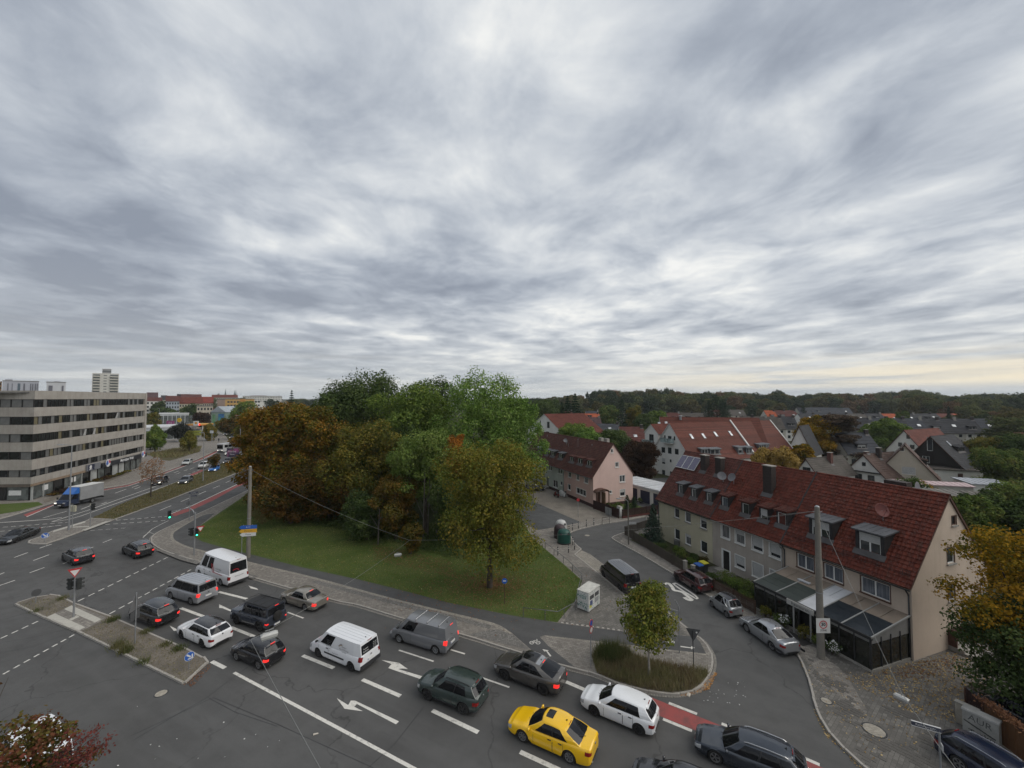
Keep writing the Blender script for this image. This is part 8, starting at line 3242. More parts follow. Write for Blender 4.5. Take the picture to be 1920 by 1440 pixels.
def side_lamp(label,px,py,ytop,armx):
 p=G(px,py,.12)
 h=zat(ytop,p)-.12
 t=thing('street_lamp',label,'street lamp',(p.x,p.y,.12),0,'street lamps of the side street')
 mb=MB()
 mb.cyl((0,0,-.1),(0,0,h),.10,.065,10)
 prT('column',mb,plM('lamp_column_brown',(.13,.12,.105),.7,.2),t,True,40)
 mb=MB()
 mb.tube([(0,0,h-.1),(armx*.15,0,h+.15),(armx*.5,0,h+.3),(armx,0,h+.35)],.035,8)
 prT('arm',mb,STEEL,t,True)
 mb=MB()
 mb.ball((armx*1.2,0,h+.35),(.38,.13,.09),10,6)
 prT('lamp_head',mb,plM('lamp_grey',(.25,.26,.27)),t,True)
 return t,p
t,p=side_lamp('street lamp with a white plate at the corner of the picket fence',1178.5,1021,940,-1.0)
zz=zat(981,p)-.12
mb=MB()
mb.cbox((.55,0,zz),(.95,.03,.28))
prT('name_plate',mb,plM('plate_pale',(.36,.36,.36),.5,.1),t)
side_lamp('grey street lamp by the old street beside the tree',1000,934,900,-.3)
# railing round the lawn
def railing(label,pts,step,h,group='railings round the park lawn',z0=.13):
 P=[G(x,y,z0)for x,y in pts]
 t=thing('railing',label,'railing',(P[0].x,P[0].y,z0),0,group)
 o=P[0]
 mb=MB()
 mb.tube([p-o+V3((0,0,h))for p in P],.03,8)
 prT('rail',mb,plM('railing_steel',(.15,.155,.155),.5,.2,metal=.4),t,True)
 pm=MB()
 pm.cyl((0,0,-.1),(0,0,h),.028,.028,8)
 me=pm.mesh('post',plM('railing_steel',(.15,.155,.155)))
 for q,a in resample([p-o for p in P],step):
  link('post',me,t,(q.x,q.y,0))
 link('post',me,t,(P[-1].x-o.x,P[-1].y-o.y,0))
 return t
railing('low tube railing along the front corner of the lawn',[(981,1158),(1046,1166),(1078,1148),(1091,1092)],1.9,.85)
railing('low tube railing along the paved path beside the lawn',[(1091,1090),(1064,1062),(1002,1012)],2.4,.75)
# containers and boxes
def box_thing(name,label,cat,loc,rz,w,d,h,m,group=None):
 t=thing(name,label,cat,loc,rz,group)
 mb=MB()
 mb.box(-w/2,-d/2,.06,w/2,d/2,h)
 prT('body',mb,m,t)
 return t
GRAF=NT('graffiti_white')
_p=GRAF.objc()
_n1=GRAF.noise(_p,5.5,6,.72,dist=1.6)
_n2=GRAF.noise(_p,1.4,2,.5)
_sp=GRAF.N.new('ShaderNodeSeparateXYZ')
GRAF.L.new(_p,_sp.inputs[0])
_c=GRAF.mix(GRAF.remap(_n2,.3,.7),(.50,.50,.48),(.60,.60,.58))
_line=GRAF.math('MULTIPLY',GRAF.remap(_n1,.55,.57),GRAF.remap(_n2,.44,.52))
_c=GRAF.mix(_line,_c,(.05,.15,.13))
GRAFM=GRAF.fin(_c,.6,0,.3)
pa_,pb_=G(1083,1141,.13),G(1103.5,1149,.13)
d_=pb_-pa_
rzc=atan2(d_.y,d_.x)
cw=max(1.15,d_.length)
nb=V3((-sin(rzc),cos(rzc),0))
cdp=2.0
cc=(pa_+pb_)/2+nb*cdp/2
hc=zat(1106,pa_)-.13
bank=thing('clothes_bank','tall white graffiti covered clothes collection container by the lawn railing','container',(cc.x,cc.y,.13),rzc)
mb=MB()
mb.box(-cw/2,-cdp/2,.08,cw/2,cdp/2,hc)
prT('body',mb,GRAFM,bank)
mb=MB()
mb.hexa([(-cw/2-.03,-cdp/2-.03,hc),(cw/2+.03,-cdp/2-.03,hc),(cw/2+.03,cdp/2+.03,hc),(-cw/2-.03,cdp/2+.03,hc),(-cw/2-.03,-cdp/2-.03,hc+.06),(cw/2+.03,-cdp/2-.03,hc+.06),(cw/2+.03,cdp/2+.03,hc+.1),(-cw/2-.03,cdp/2+.03,hc+.1)])
prT('lid',mb,plM('bank_lid',(.50,.49,.45),.7,.2,2),bank)
for z0,z1,y0,y1,m_ in((hc*.62,hc*.82,-.8,-.1,SBACKD),(hc*.62,hc*.82,.1,.8,SBACKD),(hc*.30,hc*.55,-.75,-.35,plM('sticker_blue',(.08,.10,.2),.5)),(hc*.2,hc*.36,-.85,-.5,plM('sticker_yellow',(.5,.5,.08),.5)),(hc*.3,hc*.55,.1,.75,plM('sticker_grey',(.3,.31,.31),.5))):
 mb=MB()
 mb.box(cw/2-.01,y0,z0,cw/2+.025,y1,z1)
 prT('flap' if m_ is SBACKD else 'sticker',mb,m_,bank)
mb=MB()
for x in(-cw/2+.1,cw/2-.1):
 for y in(-cdp/2+.15,cdp/2-.15):
  mb.box(x-.06,y-.06,0,x+.06,y+.06,.08)
prT('foot',mb,BLACK,bank,kind='stuff')
tg=random.Random(3)
mb=MB()
GT=plM('paint_teal',(.03,.17,.14),.6)
for row,n_ in((.80,5),(.70,5),(.42,6),(.30,5),(.22,4)):
 for k in range(n_):
  x=-cw*.38+cw*.72*k/n_
  z=hc*row
  pts=[(x+tg.uniform(-.05,.11),z+tg.uniform(-.11,.11))for _ in range(5)]
  for a,b in zip(pts[:-1],pts[1:]):
   a,b=V3((a[0],0,a[1])),V3((b[0],0,b[1]))
   n_v=V3((-(b-a).z,0,(b-a).x)).normalized()*.016
   y=V3((0,-cdp/2-.004,0))
   mb.quad(a-n_v+y,b-n_v+y,b+n_v+y,a+n_v+y)
prT('graffiti',mb,GT,bank,kind='stuff')
def igloo(label,px,py,r,h,m,group='glass collection bins'):
 p=G(px,py,.13)
 t=thing('glass_bank',label,'recycling bin',(p.x,p.y+r*.8,.13),R.uniform(-.4,.4),group)
 mb=MB()
 mb.lathe([(r*.96,0),(r*1.0,.25),(r*1.0,.6*h),(r*.93,.78*h),(r*.72,.92*h),(r*.4,h*.985),(.001,h)],'z',20)
 prT('shell',mb,m,t,True,60)
 mb=MB()
 mb.lathe([(r*1.03,0),(r*1.03,.12),(r*.98,.14)],'z',20)
 prT('base',mb,BLACK,t)
 for s in(-1,1):
  mb=MB()
  mb.lathe([(.001,-.06),(.14,-.06),(.15,.02)],'y',12,(0,0,0))
  o=prT('port',mb,BLACK,t,loc=(s*r*.55,-r*.78,h*.74))
  o.rotation_euler=(rD(-20),0,s*.6)
 mb=MB()
 mb.tube([(-.12,0,h-.02),(-.12,0,h+.12),(.12,0,h+.12),(.12,0,h-.02)],.025,6)
 prT('hook',mb,STEEL,t)
igloo('dark green igloo shaped glass bank nearest to the street',1059,1021,.88,1.75,plM('green_plastic',(.010,.062,.048),.4,.2,2))
igloo('maroon topped glass bank behind the green one',1050.5,1010.5,.78,1.75,plM('maroon_plastic',(.045,.028,.032),.5,.2,2))
igloo('white igloo shaped glass bank at the back of the group',1053,1001,.78,1.75,plM('white_plastic',(.46,.46,.45),.5,.15,2))
p=G(1849,1393,.12)
cab_=thing('utility_cabinet','grey utility cabinet with black graffiti by the wooden fence','cabinet',(p.x,p.y+.2,.12),rD(-62))
mb=MB()
mb.box(-.68,-.2,.05,.68,.25,1.32)
prT('body',mb,plM('cabinet_grey',(.32,.32,.30),.7,.2,2),cab_)
mb=MB()
mb.hexa([(-.72,-.26,1.32),(.72,-.26,1.32),(.72,.30,1.32),(-.72,.30,1.32),(-.7,-.22,1.4),(.7,-.22,1.4),(.7,.28,1.42),(-.7,.28,1.42)])
prT('lid',mb,plM('cabinet_lid',(.26,.26,.25),.7,.2,2),cab_)
mb=MB()
mb.box(-.003,-.206,.1,.003,-.2,1.3)
prT('door_seam',mb,BLACK,cab_)
text_mb('AUR',.46,plM('spray_grey',(.10,.10,.10),.7),cab_,(0,-.212,1.0),(rD(90),rD(4),0))
text_mb('Tesko',.40,INK,cab_,(.05,-.212,.30),(rD(90),rD(-6),0))
mb=MB()
for k in range(7):
 a,b=V3((-.62+.17*k,-.21,.82-.05*k)),V3((-.45+.17*k,-.21,.76-.045*k))
 mb.quad(a,b,b+V3((0,0,-.07-.01*(k%3))),a+V3((0,0,-.08)))
prT('spray_stroke',mb,plM('spray_black',(.05,.05,.05),.7),cab_)
p=G(1826,1372,.12)
t=box_thing('gate_pillar','short pale wall pillar left of the graffiti cabinet','pillar',(p.x,p.y+.3,.12),rD(-62),.9,.3,1.2,plM('pillar_render',(.33,.30,.25),.9,.2))
mb=MB()
mb.box(-.48,-.18,1.2,.48,.18,1.26)
prT('cap',mb,CONCRETE,t)
p=G(1162,968,.13)
t=box_thing('white_cabinet','white cabinet at the corner of the maroon garden fence','cabinet',(p.x,p.y,.13),ang2,.8,.5,1.55,WHITE)
mb=MB()
mb.box(-.42,-.27,1.55,.42,.27,1.60)
prT('lid',mb,CONCRETE,t)
mb=MB()
mb.box(-.37,-.262,.15,.37,-.25,1.5)
prT('door',mb,plM('cabinet_white',(.58,.58,.57),.5,.08),t)
# fences
def board_fence(label,pts,h,m,mpost,gap=.03,bw=.14,horizontal=False,z0=.12,step=2.0,name='board_fence',picket=False,cat='fence',nh=5,plinth=None,group='garden fences'):
 P=[V3((p[0],p[1],0))for p in pts]
 o=P[0]
 t=thing(name,label,cat,(o.x,o.y,z0),0,group)
 pm=MB()
 pm.box(-.05,-.05,-.1,.05,.05,h+.04)
 pme=pm.mesh('post',mpost)
 bme={}
 for a,b in zip(P[:-1],P[1:]):
  d=b-a
  L=d.length
  ang=atan2(d.y,d.x)
  d.normalize()
  n=max(1,int(L/step))
  for k in range(n+1):
   q=a+d*(L*k/n)-o
   link('post',pme,t,(q.x,q.y,0),ang)
  if plinth:
   mb=MB()
   mb.cbox(tuple((a+b)/2-o+V3((0,0,.12))),(L,.16,.34),0,ang)
   prT('plinth',mb,plinth,t)
  zb=.30 if plinth else .05
  if horizontal:
   hh=(h-zb)/nh
   for s in range(n):
    q=a+d*(L*(s+.5)/n)-o
    key=(round(L/n,2),round(hh,3))
    if key not in bme:
     mb=MB()
     mb.box(-L/n/2+.02,-.015,0,L/n/2-.02,.015,hh-gap)
     bme[key]=mb.mesh('board',m)
    for k in range(nh):
     link('board',bme[key],t,(q.x,q.y,zb+hh*k),ang)
  else:
   nb_=max(1,int(L/(bw+gap)))
   if 'b' not in bme:
    mb=MB()
    if picket:
     w2=bw/2
     mb.add([(-w2,-.012,0),(w2,-.012,0),(w2,-.012,h-.06),(0,-.012,h),(-w2,-.012,h-.06),(-w2,.012,0),(w2,.012,0),(w2,.012,h-.06),(0,.012,h),(-w2,.012,h-.06)],[(0,1,2,3,4),(9,8,7,6,5),(0,5,6,1),(1,6,7,2),(2,7,8,3),(3,8,9,4),(4,9,5,0)])
    else:
     mb.box(-bw/2,-.012,0,bw/2,.012,h)
    bme['b']=mb.mesh('board' if not picket else 'picket',m)
   for k in range(nb_):
    q=a+d*(L*(k+.5)/nb_)-o
    link('board' if not picket else 'picket',bme['b'],t,(q.x+R.uniform(-.006,.006),q.y,(.05 if not plinth else .28)+R.uniform(-.012,.012)),ang+R.uniform(-.03,.03))
   for z in(.28,h-.25):
    mb=MB()
    nn=V3((-d.y,d.x,0))*.035
    mb.cbox(tuple((a+b)/2-o+nn+V3((0,0,z+(.25 if plinth else 0)))),(L,.04,.07),0,ang)
    prT('rail',mb,mpost,t)
 return t
WOODG=tile_mat('weathered_wood',(.085,.072,.058),.4)
WOODO=tile_mat('stained_wood',(.15,.075,.035),.3)
WOODM=tile_mat('maroon_wood',(.035,.017,.016),.35)
WOODB=tile_mat('reddish_picket',(.075,.045,.032),.4)
fA,fB,fC,fD=G(1172,1003,.12),G(1283,1073,.12),G(1233,978,.12),G(1284,1074,.12)
board_fence('weathered picket fence in front of the pale yellow house',[fA,fB],1.15,WOODG,WOODG,.045,.09,picket=True,name='picket_fence')
fE=G(1234,985,.12)
board_fence('weathered picket fence along the side lane by the spruce',[fA,(fA.x+4.6,fA.y+3.4)],1.15,WOODG,WOODG,.045,.09,picket=True,name='picket_fence')
fF,fG=G(1356,1116,.12),G(1416,1151,.12)
board_fence('reddish picket fence with overgrown shrubs before the grey beige house',[G(1338,1108,.12),fG],1.1,WOODB,WOODB,.04,.08,picket=True,name='picket_fence')
for i,(x,y)in enumerate(((1285,1076),(1300,1085))):
 p=G(x,y,.12)
 t=box_thing('gate_pillar',('left' if i==0 else 'right')+' of two concrete gate pillars by the blue and yellow bins','pillar',(p.x,p.y,.12),angr,.30,.30,1.35,CONCRETE,'gate pillars by the bins')
 mb=MB()
 mb.box(-.19,-.19,1.35,.19,.19,1.42)
 prT('cap',mb,CONCRETE,t)
p0,p1=G(1302,1086,.12),G(1336,1107,.12)
d=p1-p0
t=thing('garden_wall','low dark wall between the gate pillar and the red picket fence','wall',(p0 .x,p0 .y,.12),atan2(d.y,d.x))
mb=MB()
mb.box(.2,-.1,-.1,d.length,.1,1.0)
prT('body',mb,plM('wall_dark',(.065,.055,.052),.9,.25),t)
mb=MB()
mb.box(.18,-.14,1.0,d.length+.02,.14,1.06)
prT('coping',mb,plM('coping_grey',(.12,.115,.11),.9,.2),t)
for lab,x,y,col,lid in(('wheelie bin with bright blue lid behind the gate pillars',1305,1066,(.03,.032,.034),(.03,.10,.34)),('wheelie bin with bright yellow lid behind the gate pillars',1314,1062,(.03,.032,.034),(.50,.46,.04))):
 p=G(x,y,.12)
 p=V3((p.x-.4,p.y-1.6,.12))
 t=thing('wheelie_bin',lab,'bin',(p.x,p.y,.12),angr+pi/2,'wheelie bins of the grey house')
 mb=MB()
 mb.hexa([(-.26,-.26,.06),(.26,-.26,.06),(.26,.26,.06),(-.26,.26,.06),(-.33,-.36,1.05),(.33,-.36,1.05),(.33,.36,1.05),(-.33,.36,1.05)])
 prT('body',mb,plM('bin_black',(.03,.032,.034),.6),t)
 mb=MB()
 mb.hexa([(-.36,-.40,1.05),(.36,-.40,1.05),(.36,.40,1.05),(-.36,.40,1.05),(-.34,-.36,1.12),(.34,-.36,1.12),(.34,.38,1.16),(-.34,.38,1.16)])
 prT('lid',mb,plM('lid_%d'%int(lid[0]*100),lid,.4,.06),t)
 for s in(-1,1):
  mb=MB()
  mb.lathe([(.001,-.03),(.12,-.03),(.12,.03),(.001,.03)],'y',12,(0,0,0))
  o=prT('wheel',mb,RUBBER,t,loc=(s*.28,.28,.12))
  o.rotation_euler=(0,0,pi/2)
p=h1 .O+h1 .X*(h1 .L*.46)-h1 .Y*.7
t=thing('rain_barrel','grey rain barrel standing at the wall of the pale yellow house','barrel',(p.x,p.y,.14))
mb=MB()
mb.lathe([(.30,0),(.36,.5),(.33,1.0),(.36,1.02),(.001,1.0)],'z',14)
prT('body',mb,plM('barrel_grey',(.10,.10,.095),.7,.2),t,True,50)
mb=MB()
mb.lathe([(.37,1.0),(.37,1.05),(.001,1.08)],'z',14)
prT('lid',mb,plM('barrel_grey',(.10,.10,.095)),t)
q0,q1,q2=G(1113,954,.13),G(1160,972,.13),G(1234,962,.13)
board_fence('dark maroon board fence round the garden of the pink house',[q0,q1],1.45,WOODM,WOODM,.02,.16,name='garden_fence')
board_fence('dark maroon horizontal fence on a red plinth along the lane',[(q1 .x+.6,q1 .y+.1),q2],1.35,WOODM,WOODM,.02,.2,horizontal=True,name='garden_fence',plinth=plM('plinth_red',(.10,.03,.025),.9,.2),nh=6)
p=G(1141,966,.13)
t=box_thing('metal_gate','grey sheet metal gate in the maroon fence','gate',(p.x-.05,p.y-.12,.13),atan2(q1 .y-q0 .y,q1 .x-q0 .x),1.5,.05,1.25,STEEL)
mb=MB()
mb.box(-.02,-.04,.06,.02,.04,1.25)
prT('frame',mb,DARKMETAL,t)
w0,w1=G(1812,1348,.12),G(1862,1385,.12)
board_fence('tall brown board fence covered with fallen leaves at the lower right',[G(1846,1372,.12),G(1985,1478,.12)],1.75,WOODO,BROWN,.012,.16,name='board_fence')
board_fence('dark lattice fence piece in front of the black car in the yard',[G(1812,1338,.12),G(1846,1372,.12)],1.5,WOODM,BROWN,.04,.10,name='board_fence')
# scooters by the green house
def scooter(label,px,py,rz,cover=None,col=(.03,.03,.03)):
 p=G(px,py,.13)
 t=thing('scooter',label,'scooter',(p.x,p.y,.13),rz,'scooters parked before the green house')
 wme=MB()
 wme.lathe([(.10,-.06),(.24,-.06),(.26,0),(.24,.06),(.10,.06)],'y',16)
 for x in(-.62,.62):
  prT('wheel',wme,RUBBER,t,True,40,loc=(x,0,.26))
 mb=MB()
 mb.hexa([(-.8,-.16,.35),(-.05,-.14,.30),(-.05,.14,.30),(-.8,.16,.35),(-.85,-.14,.72),(-.1,-.13,.68),(-.1,.13,.68),(-.85,.14,.72)])
 mb.hexa([(-.1,-.15,.26),(.45,-.15,.26),(.45,.15,.26),(-.1,.15,.26),(-.1,-.15,.34),(.4,-.15,.34),(.4,.15,.34),(-.1,.15,.34)])
 mb.hexa([(.34,-.17,.30),(.60,-.12,.45),(.60,.12,.45),(.34,.17,.30),(.28,-.2,.95),(.44,-.1,1.0),(.44,.1,1.0),(.28,.2,.95)])
 prT('body',mb,paint('paint_scooter%d'%int(col[0]*100),col),t,True,40)
 mb=MB()
 mb.hexa([(-.85,-.14,.72),(-.15,-.12,.70),(-.15,.12,.70),(-.85,.14,.72),(-.83,-.11,.84),(-.2,-.1,.78),(-.2,.1,.78),(-.83,.11,.84)])
 prT('seat',mb,BLACK,t,True,40)
 mb=MB()
 mb.tube([(.62,0,.26),(.42,0,1.0),(.38,-.3,1.06)],.025,6)
 mb.tube([(.42,0,1.0),(.38,.3,1.06)],.025,6)
 prT('handlebar',mb,STEEL,t)
 mb=MB()
 mb.ball((-.9,0,.62),(.06,.12,.06),8,5)
 prT('tail_light',mb,REDLAMP,t)
 mb=MB()
 mb.ball((-.75,0,1.0),(.22,.2,.18),8,6)
 prT('top_box',mb,plM('top_box',(.03,.03,.03),.5),t,True)
 if cover:
  mb=MB()
  mb.grid(lambda u,v:(u,(.30+.06*sin(u*9))*cos(v),.15+(.85+.18*(u>.2)-.1*abs(u))*max(0,sin(v))*1.0),[-.95,-.7,-.4,0,.25,.5,.8],[pi*k/8 for k in range(9)])
  prT('cover',mb,cover,t,True)
scooter('black and red motor scooter parked before the green house',1043,932,rD(118),None,(.09,.015,.015))
scooter('motor scooter under a crumpled white cover by the plinth',1055.5,931,rD(125),plM('cover_white',(.48,.48,.47),.6,.2,3))
# trees and plants
RN=np.random.default_rng(5)
LK,SUB=2.0,7
def leaf_mesh(name,P,N,size,mat_,aspect=.72,jitter=.35,droop=0.0):
 n=len(P)
 N=N+RN.normal(0,jitter,(n,3))
 N/=np.linalg.norm(N,axis=1,keepdims=True)+1e-9
 A=RN.normal(0,1,(n,3))
 A[:,2]-=droop
 A-=N*(A*N).sum(1,keepdims=True)
 A/=np.linalg.norm(A,axis=1,keepdims=True)+1e-9
 B=np.cross(N,A)
 s=(size*RN.uniform(.65,1.25,n))[:,None]
 V=np.empty((n,4,3),np.float32)
 V[:,0]=P-A*s*.5
 V[:,1]=P+B*s*aspect*.5-A*s*.02+N*s*.06
 V[:,2]=P+A*s*.5-N*s*.08
 V[:,3]=P-B*s*aspect*.5-A*s*.02+N*s*.06
 me=bpy.data.meshes.new(name)
 me.vertices.add(n*4)
 me.vertices.foreach_set('co',V.reshape(-1))
 me.loops.add(n*4)
 me.loops.foreach_set('vertex_index',np.arange(n*4,dtype=np.int32))
 me.polygons.add(n)
 me.polygons.foreach_set('loop_start',np.arange(0,n*4,4,dtype=np.int32))
 me.materials.append(mat_)
 me.update(calc_edges=True)
 return me
def blobs_points(bl,dens,inner=.55,up=.25,sub=7):
 fine=[]
 for b in bl:
  for k in range(sub):
   d=RN.normal(0,1,3)
   d[2]=abs(d[2])*.9-.35
   d/=np.linalg.norm(d)
   s=RN.uniform(.34,.56)
   fine.append(tuple(np.array(b[:3])+d*np.array(b[3:6])*.72)+tuple(np.array(b[3:6])*s))
 bl=list(bl)+fine if sub else bl
 Ps,Ns=[],[]
 tot=sum(b[3]*b[4]+b[3]*b[5]+b[4]*b[5]for b in bl)
 for b in bl:
  k=int(dens*(b[3]*b[4]+b[3]*b[5]+b[4]*b[5])/tot)+1
  d=RN.normal(0,1,(k,3))
  d[:,2]+=up*RN.random(k)*1.5
  d/=np.linalg.norm(d,axis=1,keepdims=True)
  r=inner+(1.0-inner)*RN.random(k)**.55
  r*=1+.10*RN.normal(0,1,k)
  Ps.append(d*r[:,None]*np.array(b[3:6])+np.array(b[:3]))
  n=d/np.array(b[3:6])
  n[:,2]+=.45*np.linalg.norm(n,axis=1)
  Ns.append(n/np.linalg.norm(n,axis=1,keepdims=True))
 return np.concatenate(Ps),np.concatenate(Ns)
def crown_blobs(r,zb,zt,n,kind='round',rb=.30):
 bl=[]
 H=zt-zb
 for i in range(n):
  t=(i+.5)/n
  ph=i*2.39996+RN.uniform(-.4,.4)
  if kind=='round':
   cz=1-2*t
   rad=sqrt(max(0,1-cz*cz))**.8
   q=RN.uniform(.42,.92)
   c=(r*rad*q*cos(ph),r*rad*q*sin(ph),zb+H*(.5+.40*cz))
   s=rb*r*RN.uniform(.7,1.5)
   bl.append((*c,s*1.15,s*1.15,min(s*RN.uniform(.7,1.0),H*.3)))
  elif kind=='egg':
   z=t**.8
   rad=(1-z)**.65*(.55+.45*min(1,z*6))
   q=RN.uniform(.45,.75)
   s=rb*r*RN.uniform(.75,1.2)*(1-.45*z)
   bl.append((r*rad*q*cos(ph),r*rad*q*sin(ph),zb+H*z*.92+s*.3,s,s,s*1.15))
  elif kind=='tall':
   cz=1-2*t
   rad=sqrt(max(0,1-cz*cz))**.6
   q=RN.uniform(.35,.98)
   s=rb*r*RN.uniform(.65,1.5)
   bl.append((r*rad*q*cos(ph),r*rad*q*sin(ph),zb+H*(.5+.43*cz)-.2*s*(cz>.8),s*1.1,s*1.1,s*1.15))
  elif kind=='flat':
   z=RN.random()
   q=RN.uniform(.1,.92)*(1-.55*z)
   s=rb*r*RN.uniform(.8,1.3)
   bl.append((r*q*cos(ph),r*q*sin(ph),zb+H*z*.9,s*1.5,s*1.5,s*.38))
 if kind in('round','tall'):
  bl.append((0,0,(zb+zt)/2,r*.5,r*.5,H*.38))
 elif kind=='egg':
  bl.append((0,0,zb+H*.3,r*.35,r*.35,H*.3))
 return bl
BARK=NT('bark')
_n=BARK.noise(BARK.objc(),5,5,.7,sc=(1,1,.25))
BARKM=BARK.fin(BARK.mix(BARK.remap(_n,.3,.7),(.040,.033,.027),(.095,.080,.064)),.95,0,.1)
BARK.bump(_n,.6,.03)
BARKP=plM('bark_pale',(.26,.24,.21),.9,.25,4)
def trunk_mb(r0,h,bl,n=7,seed=0,lean=.3):
 rr=random.Random(seed)
 mb=MB()
 pts=[(0,0,-.15),(rr.uniform(-.1,.1)*lean,rr.uniform(-.1,.1)*lean,h*.4),(rr.uniform(-.3,.3)*lean,rr.uniform(-.3,.3)*lean,h)]
 rads=[r0*1.25,r0*.9,r0*.6]
 for k in range(2):
  mb.cyl(pts[k],pts[k+1],rads[k],rads[k+1],8,caps=False)
 top=V3(pts[2])
 big=sorted(bl,key=lambda b:rr.random())[:n]
 for b in big:
  c=V3(b[:3])
  s=V3(pts[1]).lerp(top,rr.uniform(.5,1.0))
  m=s.lerp(c,.5)+V3((0,0,-.08*(c-s).length))
  mb.cyl(s,m,r0*.42,r0*.25,6,caps=False)
  mb.cyl(m,c,r0*.25,r0*.07,5,caps=False)
  for _ in range(2):
   e=c+V3((rr.uniform(-1,1)*b[3],rr.uniform(-1,1)*b[4],rr.uniform(-.4,.8)*b[5]))
   mb.cyl(m.lerp(c,.6),e,r0*.12,r0*.03,4,caps=False)
 return mb
def tree(name,label,cat,loc,r,zb,zt,mat_,leaves,size,kind='round',nb=26,rb=.30,tr=.28,bark=None,group=None,seed=0,extra=(),jitter=.42,aspect=.78,inner=.5):
 bl=crown_blobs(r,zb,zt,nb,kind,rb)+list(extra)
 P,N=blobs_points(bl,int(leaves*LK),inner,sub=SUB)
 t=thing(name,label,cat,loc,0,group)
 link('crown',leaf_mesh('crown',P,N,size,mat_,aspect,jitter),t)
 prT('trunk',trunk_mb(tr,max(.6,zb+(zt-zb)*.3),bl,9,seed),bark or BARKM,t,True)
 return t
def conifer(name,label,loc,h,r,mat_,group=None,layers=16,leaves=3500,size=.5,cat='tree',zb=.06,wide=False):
 Ps,Ns=[],[]
 mb=MB()
 mb.cyl((0,0,-.1),(0,0,h*.98),h*.016+.05,.02,7)
 for L in range(layers):
  f=(L+.5)/layers
  z=h*(zb+(1-zb)*f)
  rl=r*(1-f)**(.75 if not wide else .5)*RN.uniform(.85,1.1)+.06
  nb=max(5,int(9*(1-f)+4))
  for k in range(nb):
   a=2*pi*k/nb+RN.uniform(-.3,.3)+L
   ln=rl*RN.uniform(.75,1.1)
   m=max(4,int(leaves/layers/nb*(1.3-f*.6)))
   t=RN.random(m)**.7
   w=ln*.20*(1-t*.6)
   off=RN.normal(0,1,m)*w
   droop=-.22*ln*t**1.5+.06*ln*(t>.85)
   x=cos(a)*ln*t-sin(a)*off
   y=sin(a)*ln*t+cos(a)*off
   zz=z+droop-np.abs(off)*.25+RN.normal(0,.05*ln+.02,m)
   Ps.append(np.stack([x,y,zz],1))
   nn=np.stack([np.full(m,cos(a)*.5),np.full(m,sin(a)*.5),np.full(m,.9)],1)
   Ns.append(nn)
   if L%2==0 and ln>.5:
    mb.cyl((0,0,z),(cos(a)*ln*.9,sin(a)*ln*.9,z-.18*ln),.02+.01*ln*.3,.008,4,caps=False)
 t=thing(name,label,cat,loc,0,group)
 link('crown',leaf_mesh('crown',np.concatenate(Ps),np.concatenate(Ns),size,mat_,.35,.45,.3),t)
 prT('trunk',mb,BARKM,t)
 return t
def shrub(name,label,cat,loc,r,h,mat_,leaves=900,size=.16,group=None,nb=7,seed=0):
 bl=[]
 for i in range(nb):
  a=i*2.4
  q=r*.55*sqrt((i+.3)/nb)
  s=r*RN.uniform(.38,.6)
  bl.append((q*cos(a),q*sin(a),h*RN.uniform(.35,.68),s,s,h*RN.uniform(.28,.40)))
 P,N=blobs_points(bl,leaves,.5)
 P[:,2]=np.maximum(P[:,2],.02)
 t=thing(name,label,cat,loc,0,group)
 link('leaves',leaf_mesh('leaves',P,N,size,mat_,.6,.5),t)
 mb=MB()
 rr=random.Random(seed)
 for b in bl[:5]:
  mb.cyl((0,0,-.05),b[:3],.03,.012,5,caps=False)
 prT('stems',mb,BARKM,t,kind='stuff')
 return t
L_ORANGE=leaf_mat('leaf_orange_brown',[(.032,.042,.010),(.060,.052,.011),(.108,.060,.012),(.155,.076,.015)])
L_BROWN=leaf_mat('leaf_brown_green',[(0.018,0.024,0.006),(0.034,0.032,0.010),(0.064,0.038,0.011),(0.088,0.044,0.012)])
L_DARK=leaf_mat('leaf_dark_green',[(0.018,0.030,0.011),(0.030,0.045,0.016),(0.043,0.060,0.020),(0.062,0.077,0.027)])
L_MID=leaf_mat('leaf_mid_green',[(0.033,0.053,0.013),(0.053,0.080,0.018),(0.073,0.104,0.022),(0.106,0.125,0.030)])
L_FRESH=leaf_mat('leaf_fresh_green',[(0.037,0.069,0.016),(0.060,0.103,0.022),(0.083,0.130,0.030),(0.115,0.152,0.043)])
L_LIGHT=leaf_mat('leaf_light_green',[(0.041,0.064,0.015),(0.062,0.092,0.022),(0.083,0.110,0.029),(0.109,0.127,0.037)])
L_YG=leaf_mat('leaf_yellow_green',[(.044,.055,.012),(.070,.074,.015),(.100,.084,.017),(.130,.088,.019)])
L_OLIVE=leaf_mat('leaf_olive',[(0.032,0.041,0.010),(0.057,0.057,0.014),(0.092,0.076,0.016),(0.121,0.081,0.018)])
L_GOLD=leaf_mat('leaf_gold',[(0.036,0.040,0.008),(0.088,0.062,0.008),(0.160,0.092,0.010),(0.208,0.112,0.013)])
L_REDGREEN=leaf_mat('leaf_red_olive',[(.036,.040,.010),(.060,.052,.014),(.075,.035,.018),(.085,.022,.018)],.8)
L_RED=leaf_mat('leaf_dark_red',[(.050,.018,.014),(.075,.022,.018),(.10,.030,.024)])
L_MAROON=leaf_mat('leaf_maroon',[(.020,.014,.010),(.032,.020,.014),(.045,.028,.016)])
L_BEECH=leaf_mat('leaf_copper',[(.022,.020,.014),(.042,.030,.022),(.065,.046,.034),(.06,.055,.03)])
L_CONIF=leaf_mat('needle_dark',[(.009,.018,.010),(.015,.026,.014),(.024,.036,.018)],trans=.05)
